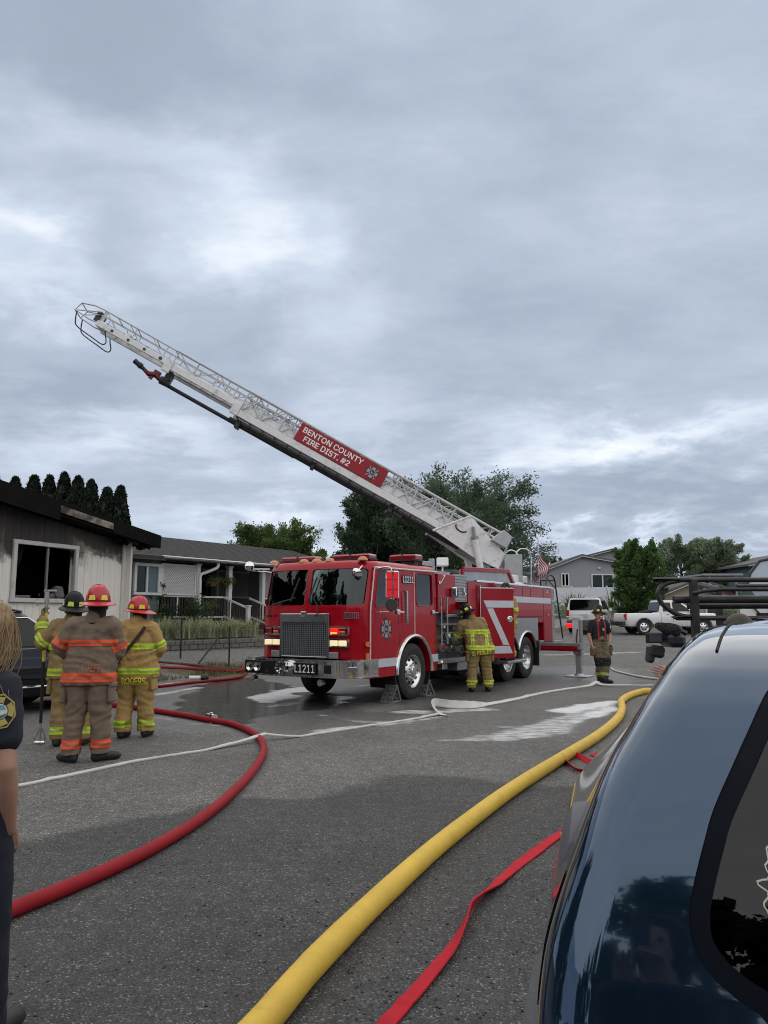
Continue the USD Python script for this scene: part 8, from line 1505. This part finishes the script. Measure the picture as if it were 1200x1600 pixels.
def flat_hose(name, label, pts, w, mt, th=0.012, roll=None, lift=None, cat="hose"):
    P = spline([(p[0], p[1]) for p in pts], 14); N = len(P); z = ground_z(P[:, 0], P[:, 1]) + 0.006 + th / 2; t = np.gradient(P, axis=0); t /= np.linalg.norm(t, axis=1, keepdims=True); s = np.column_stack([-t[:, 1], t[:, 0], 0 * t[:, 0]]); up = np.array([0, 0, 1.0]); k = np.linspace(0, len(pts) - 1, N)
    ro = np.interp(k, np.arange(len(pts)), roll if roll is not None else np.zeros(len(pts))); li = np.interp(k, np.arange(len(pts)), lift if lift is not None else np.zeros(len(pts)))
    wv = 0.5 * w; ac = s * np.cos(ro)[:, None] + up * np.sin(ro)[:, None]; nn = -s * np.sin(ro)[:, None] + up * np.cos(ro)[:, None]; C = np.column_stack([P, z + li + np.abs(np.sin(ro)) * wv]); wr = (meshkit.fbm(np.column_stack([k * 4, 0 * k, 0 * k]), 3, 3) - 0.5) * 0.018
    prof = [(-1, 0), (-0.93, 0.5), (-0.5, 0.40), (0, 0.30), (0.5, 0.40), (0.93, 0.5), (1, 0), (0.93, -0.5), (0, -0.5), (-0.93, -0.5)]
    V = np.stack([C + ac * (wv * a) + nn * (th * b) + up * (np.maximum(0, wr) * (1 + 0.5 * a))[:, None] for a, b in prof], 1); n = len(prof); v = V.reshape(-1, 3); i, j = np.meshgrid(np.arange(N - 1), np.arange(n), indexing="ij"); q = (j + 1) % n; a, b, c, d = (i * n + j).ravel(), (i * n + q).ravel(), ((i + 1) * n + q).ravel(), ((i + 1) * n + j).ravel()
    return obj(name, (v, np.vstack([np.stack([a, b, c], 1), np.stack([a, c, d], 1)])), mt, smooth=50, label=label, category=cat)
def hoses():
    yp = [(-0.581, 2.814, 0.070), (-0.458, 3.178, 0.070), (-0.302, 3.700, 0.070), (0.000, 4.531, 0.070), (0.447, 5.634, 0.070), (1.144, 7.141, 0.070), (1.965, 8.717, 0.070), (2.781, 10.273, 0.070), (3.522, 11.909, 0.070), (3.988, 13.209, 0.070), (4.306, 14.285, 0.070), (4.781, 15.307, 0.070), (5.286, 16.075, 0.070), (5.489, 16.210, 0.070)]
    y = hose("supply_hose", "thick yellow supply hose running from the bottom edge to beside the blue car", yp, 0.062, "hose_yellow", n=24, wob=0.05)
    p = np.array((5.529, 16.210, 0.070)); q = np.array((5.413, 16.142, 0.070)); d = (p - q) / np.linalg.norm(p - q); c = thing("hose_coupling", "silver coupling at the far end of the thick yellow hose", "coupling", (p[0], p[1], 0.078)); obj("collar", MB().tube([(0, 0, 0), tuple(d * 0.14)], 0.082, 20), "chrome", c, smooth=40); obj("collar_ring", MB().tube([tuple(d * 0.05), tuple(d * 0.08)], 0.095, 20), "black_plastic", c, smooth=40)
    rp = [(-2.074, 4.021, 0.043), (-1.989, 4.334, 0.043), (-1.800, 4.758, 0.043), (-1.580, 5.388, 0.043), (-1.405, 6.298, 0.043), (-1.329, 7.539, 0.043), (-1.353, 8.755, 0.043), (-1.463, 9.597, 0.043), (-1.715, 10.510, 0.043), (-2.172, 11.419, 0.043), (-2.558, 11.829, 0.043)]
    hose("attack_hose", "charged red hose curving across the near left of the street", rp, 0.043, "hose_red", n=16, wob=0.02)
    hose("attack_hose", "dark red hose running left behind the firefighters, beyond the coupling", [(-2.622, 11.900, 0.043), (-3.122, 12.425, 0.043), (-3.743, 12.998, 0.043), (-4.568, 13.724, 0.043), (-5.351, 14.018, 0.043), (-6.123, 14.221, 0.043)], 0.042, "hose_red", n=14, wob=0.02)
    p, q = np.array((-2.601, 12.119, 0.000)), np.array((-2.732, 12.266, 0.000)); p[2] = q[2] = 0.05; c = thing("hose_coupling", "silver coupling joining the two lengths of charged red hose", "coupling", (0, 0, 0)); obj("collar", MB().tube([p, q], 0.055, 14).box((p + q) / 2 + (0, 0, 0.05), (0.05, 0.04, 0.05), 0.008), "chrome", c)
    hose("thin_dark_hose", "dull red hose looping over the dry verge towards the truck's bumper", [(-6.300, 16.135, 0.000), (-5.520, 16.952, 0.000), (-5.001, 17.544, 0.000), (-4.527, 18.516, 0.000), (-3.957, 19.413, 0.000), (-3.707, 20.197, 0.000), (-3.790, 21.500, 0.000), (-4.073, 22.467, -0.000)] + [(-4.0, 21.6), (-4.9, 21.0), (-6.2, 20.2), (-7.6, 19.5)], 0.034, "hose_red", n=10)
    hose("thin_dark_hose", "dull brown hose lying along the foot of the chain-link fence", [(-8.6, 19.7), (-7.0, 20.6), (-5.4, 21.35), (-4.2, 21.75), (-3.0, 22.6), (-2.0, 23.6)], 0.035, "hose_dull", n=10)
    hose("thin_dark_hose", "dull brown hose on the dirt between the fence and the looping red hose", [(-8.2, 19.2), (-6.8, 19.9), (-5.8, 20.5), (-4.9, 21.25), (-3.9, 21.9), (-2.6, 22.9)], 0.03, "hose_dull", n=10)
    # flat white hose with a fold in front of the chocks
    wp = [(-3.677, 7.184, 0.000), (-3.434, 7.522, 0.000), (-3.072, 8.143, 0.000), (-2.643, 8.880, 0.000), (-2.132, 9.452, 0.000), (-1.727, 9.958, 0.000), (-1.524, 10.206, 0.000), (-1.105, 10.522, 0.000), (-0.367, 11.341, 0.000), (0.394, 12.155, 0.000), (0.874, 12.688, 0.000)]
    flat_hose("flat_white_hose", "flat white hose lying across the street under the red hose, left of the fold", wp, 0.062, "hose_white", 0.016, roll=[0, 0, 0.1, 0, 0, 0.1, 0.2, 0, 0, 0, 0.1], lift=[0, 0, 0, 0, 0, 0.04, 0.07, 0, 0, 0, 0.02])
    hp = [(0.846, 13.720, 0.000), (0.976, 14.303, 0.000), (1.211, 14.202, 0.000), (1.411, 13.909, 0.000), (1.660, 14.103, 0.000)]
    flat_hose("flat_white_hose", "twisted fold of flat white hose standing on edge in front of the wheel chocks", [(0.961, 12.609, 0.000), (0.881, 12.931, 0.000), (0.846, 13.536, 0.000), (0.914, 13.909, 0.000), (1.113, 13.720, 0.000), (1.349, 13.628, 0.000), (1.581, 13.720, 0.000), (1.891, 14.202, 0.000)], 0.14, "hose_white", 0.014, roll=[0.1, 0.5, 1.1, 1.3, 1.2, 1.1, 0.9, 0.2], lift=[0, 0, 0, 0, 0, 0, 0, 0])
    flat_hose("flat_white_hose", "flat white hose running from the fold past the outrigger foot to the blue car", [(1.659, 13.814, 0.000), (2.410, 14.829, 0.000), (3.308, 16.266, 0.000), (4.249, 17.392, 0.000), (4.683, 17.856, 0.000), (4.963, 18.347, 0.000), (5.064, 18.017, 0.000), (5.871, 18.017, 0.000), (6.691, 17.856, 0.000), (7.572, 17.544, 0.000)], 0.085, "hose_white", 0.02, roll=[0.5, 0.25, 0.15, 0.1, 0.3, 0.6, 0.2, 0, 0, 0], lift=[0.0, 0, 0, 0, 0, 0.02, 0, 0, 0, 0])
    hose("thin_white_hose", "thin white hose from behind the outrigger crew member towards the right", [(6.823, 23.527, 0.000), (6.641, 22.467, -0.000), (6.612, 21.047, 0.000), (6.719, 19.995, 0.000), (7.141, 19.044, -0.000)], 0.028, "hose_white", n=8)
    # flat red hose in the foreground and its loop
    flat_hose("flat_red_hose", "flat bright red hose with a half twist on the near right asphalt", [(-0.093, 3.021, 0.000), (0.031, 3.304, 0.000), (0.152, 3.557, 0.000), (0.302, 3.876, 0.000), (0.394, 4.132, 0.000), (0.462, 4.364, 0.000), (0.545, 4.567, 0.000), (0.663, 4.812, -0.000), (0.836, 5.160, 0.000), (1.014, 5.451, 0.000), (1.227, 5.810, -0.000), (1.477, 6.186, 0.000), (1.830, 6.743, 0.000)], 0.075, "hose_bright_red", 0.010, roll=[0, 0, -0.1, -0.35, -0.9, -1.35, -0.9, -0.3, 0, 0.1, 0, 0, 0])
    flat_hose("flat_red_hose", "short open loop of flat red hose beside the blue car", [(2.325, 8.048, 0.000), (2.190, 8.143, 0.000), (2.002, 8.176, 0.000), (1.967, 8.443, 0.000), (2.008, 8.729, 0.000), (2.150, 8.997, -0.000), (2.209, 8.804, 0.000), (2.248, 8.478, 0.000), (2.363, 8.176, 0.000)], 0.06, "hose_bright_red", 0.008, roll=[0.3, 0.4, 0.7, 1.1, 1.2, 1.1, 0.9, 0.8, 0.8])
    flat_hose("flat_red_hose", "scrap end of flat red hose showing at the blue car's edge above the loop", [(2.403, 9.157, 0.000), (2.451, 8.957, 0.000), (2.505, 8.656, 0.000)], 0.085, "hose_bright_red", 0.01, roll=[0.3, 0.2, 0.2])
    nz = thing("hose_nozzle", "small white and black nozzle lying at the edge of the verge", "nozzle", (-4.590, 19.413, 0.000)); obj("nozzle_barrel", MB().tube([(-0.22, -0.02, 0.08), (0.06, 0.0, 0.08)], [0.05, 0.045], 12), "white_letter", nz); obj("nozzle_grip", MB().tube([(0.06, 0, 0.08), (0.24, 0.02, 0.09)], [0.065, 0.075], 12), "black_plastic", nz)
hoses()

# ================================================================ wheel chocks, flag
def chocks():
    mat("chock_grey", (0.24, 0.245, 0.245), 0.5, metal=0.5, var=0.2)
    def build(label, loc, rot):
        t = thing("wheel_chock", label, "wheel chock", loc, rot, group=None); w = 0.24
        # an A-shaped folding chock: two leaves with round lightening holes, hinged at the top
        a = math.atan2(0.22, 0.30)
        for s, L, nm_ in ((1, 0.37, "sloping_leaf"), (-1, 0.33, "rear_leaf")):
            P = Polygon(rrect(-w / 2, w / 2, 0, L, 0.02)).difference(unary_union([Point(x, y).buffer(0.028) for x in (-0.055, 0.055) for y in (0.07, 0.16, 0.25)] + [sbox(-0.02, 0.05, 0.02, 0.26)]))
            ang = math.radians(52 if s > 0 else 64); d = np.array([s * math.cos(ang), 0, math.sin(ang)]); n_ = np.array([-s * math.sin(ang), 0, math.cos(ang)]); R = np.stack([(0, 1, 0), d, n_], 1); R[:, 2] = np.cross(R[:, 0], R[:, 1])
            foot = np.array([-0.22 if s > 0 else 0.15, 0, 0.01]); lf = obj(nm_, MB().poly(P, 0.03, R, foot), "chock_grey", t)
            obj("leaf_rib", MB().poly(sbox(-w / 2, 0, -w / 2 + 0.02, L), 0.04, R, foot).poly(sbox(w / 2 - 0.02, 0, w / 2, L), 0.04, R, foot), "chock_grey", lf)
        obj("hinge_bar", MB().cyl((0.005, -w / 2, 0.30), (0.005, w / 2, 0.30), 0.022, n=10), "chock_grey", t); obj("base_plate", MB().box((-0.03, 0, 0.012), (0.4, w * 0.9, 0.02), 0.004), "chock_grey", t)
        return t
    p = TW(0.66, 1.08); build("grey folding wheel chock in front of the truck's front wheel", (p[0], p[1], 0.004), math.degrees(TRUCK_YAW) + 180)
    p = TW(-0.68, 1.08); build("grey folding wheel chock behind the truck's front wheel", (p[0], p[1], 0.004), math.degrees(TRUCK_YAW))
chocks()
def flag():
    mat("flag_red", (0.32, 0.02, 0.035), 0.8); mat("flag_white", (0.55, 0.55, 0.56), 0.8); mat("flag_blue", (0.02, 0.025, 0.08), 0.8)
    b = np.array((4.457, 22.200, 2.622)); t = thing("flag", "drooping United States flag on a short pole at the rear of the truck", "flag", b)
    obj("pole", MB().cyl((0, 0, -0.1), (0, 0, 1.12), 0.018, n=8), "polished_aluminium", t); obj("pole_arm", MB().cyl((0.02, 0, 1.06), (-0.12, 0, 1.05), 0.012, n=6), "polished_aluminium", t)
    def S(u, v):      # u along the fly, v down the hoist, both 0..1: the cloth hangs in folds from its upper corner
        x = 0.02 + 0.27 * u + 0.06 * np.sin(u * 10 + v * 3) - 0.36 * v * u ** 0.6; y = 0.08 * np.sin(u * 12 + v * 3) * (0.3 + v); z = 1.04 - 0.62 * v * (1 - 0.55 * u) - 0.86 * u ** 1.15; return np.stack([x, y, z], -1)
    def patch(u0, u1, v0, v1, off=0.0, nu=22, nv=3):
        u, v = np.meshgrid(np.linspace(u0, u1, nu), np.linspace(v0, v1, nv), indexing="ij"); P = S(u, v).reshape(-1, 3) + np.array([0, off, 0]); i, j = np.meshgrid(np.arange(nu - 1), np.arange(nv - 1), indexing="ij"); a = (i * nv + j).ravel(); f = np.vstack([np.stack([a, a + nv, a + nv + 1], 1), np.stack([a, a + nv + 1, a + 1], 1)]); return P, f
    for k in range(13): obj("stripe", patch(0.0 if k > 6 else 0.40, 1.0, k / 13, (k + 1) / 13), "flag_red" if k % 2 == 0 else "flag_white", t, smooth=True)
    c = obj("canton", patch(0, 0.40, 0, 7 / 13, 0.0, 12, 8), "flag_blue", t, smooth=True); m = MB()
    for i in range(11):
        for j in range(9):
            if (i + j) % 2 == 0: P = S(np.array(0.4 * (i + 0.9) / 12), np.array(7 / 13 * (j + 1) / 10)); m.box(P, (0.016, 0.006, 0.016), 0, roty(0.78))
    obj("stars", m, "flag_white", c, kind="stuff")
flag()
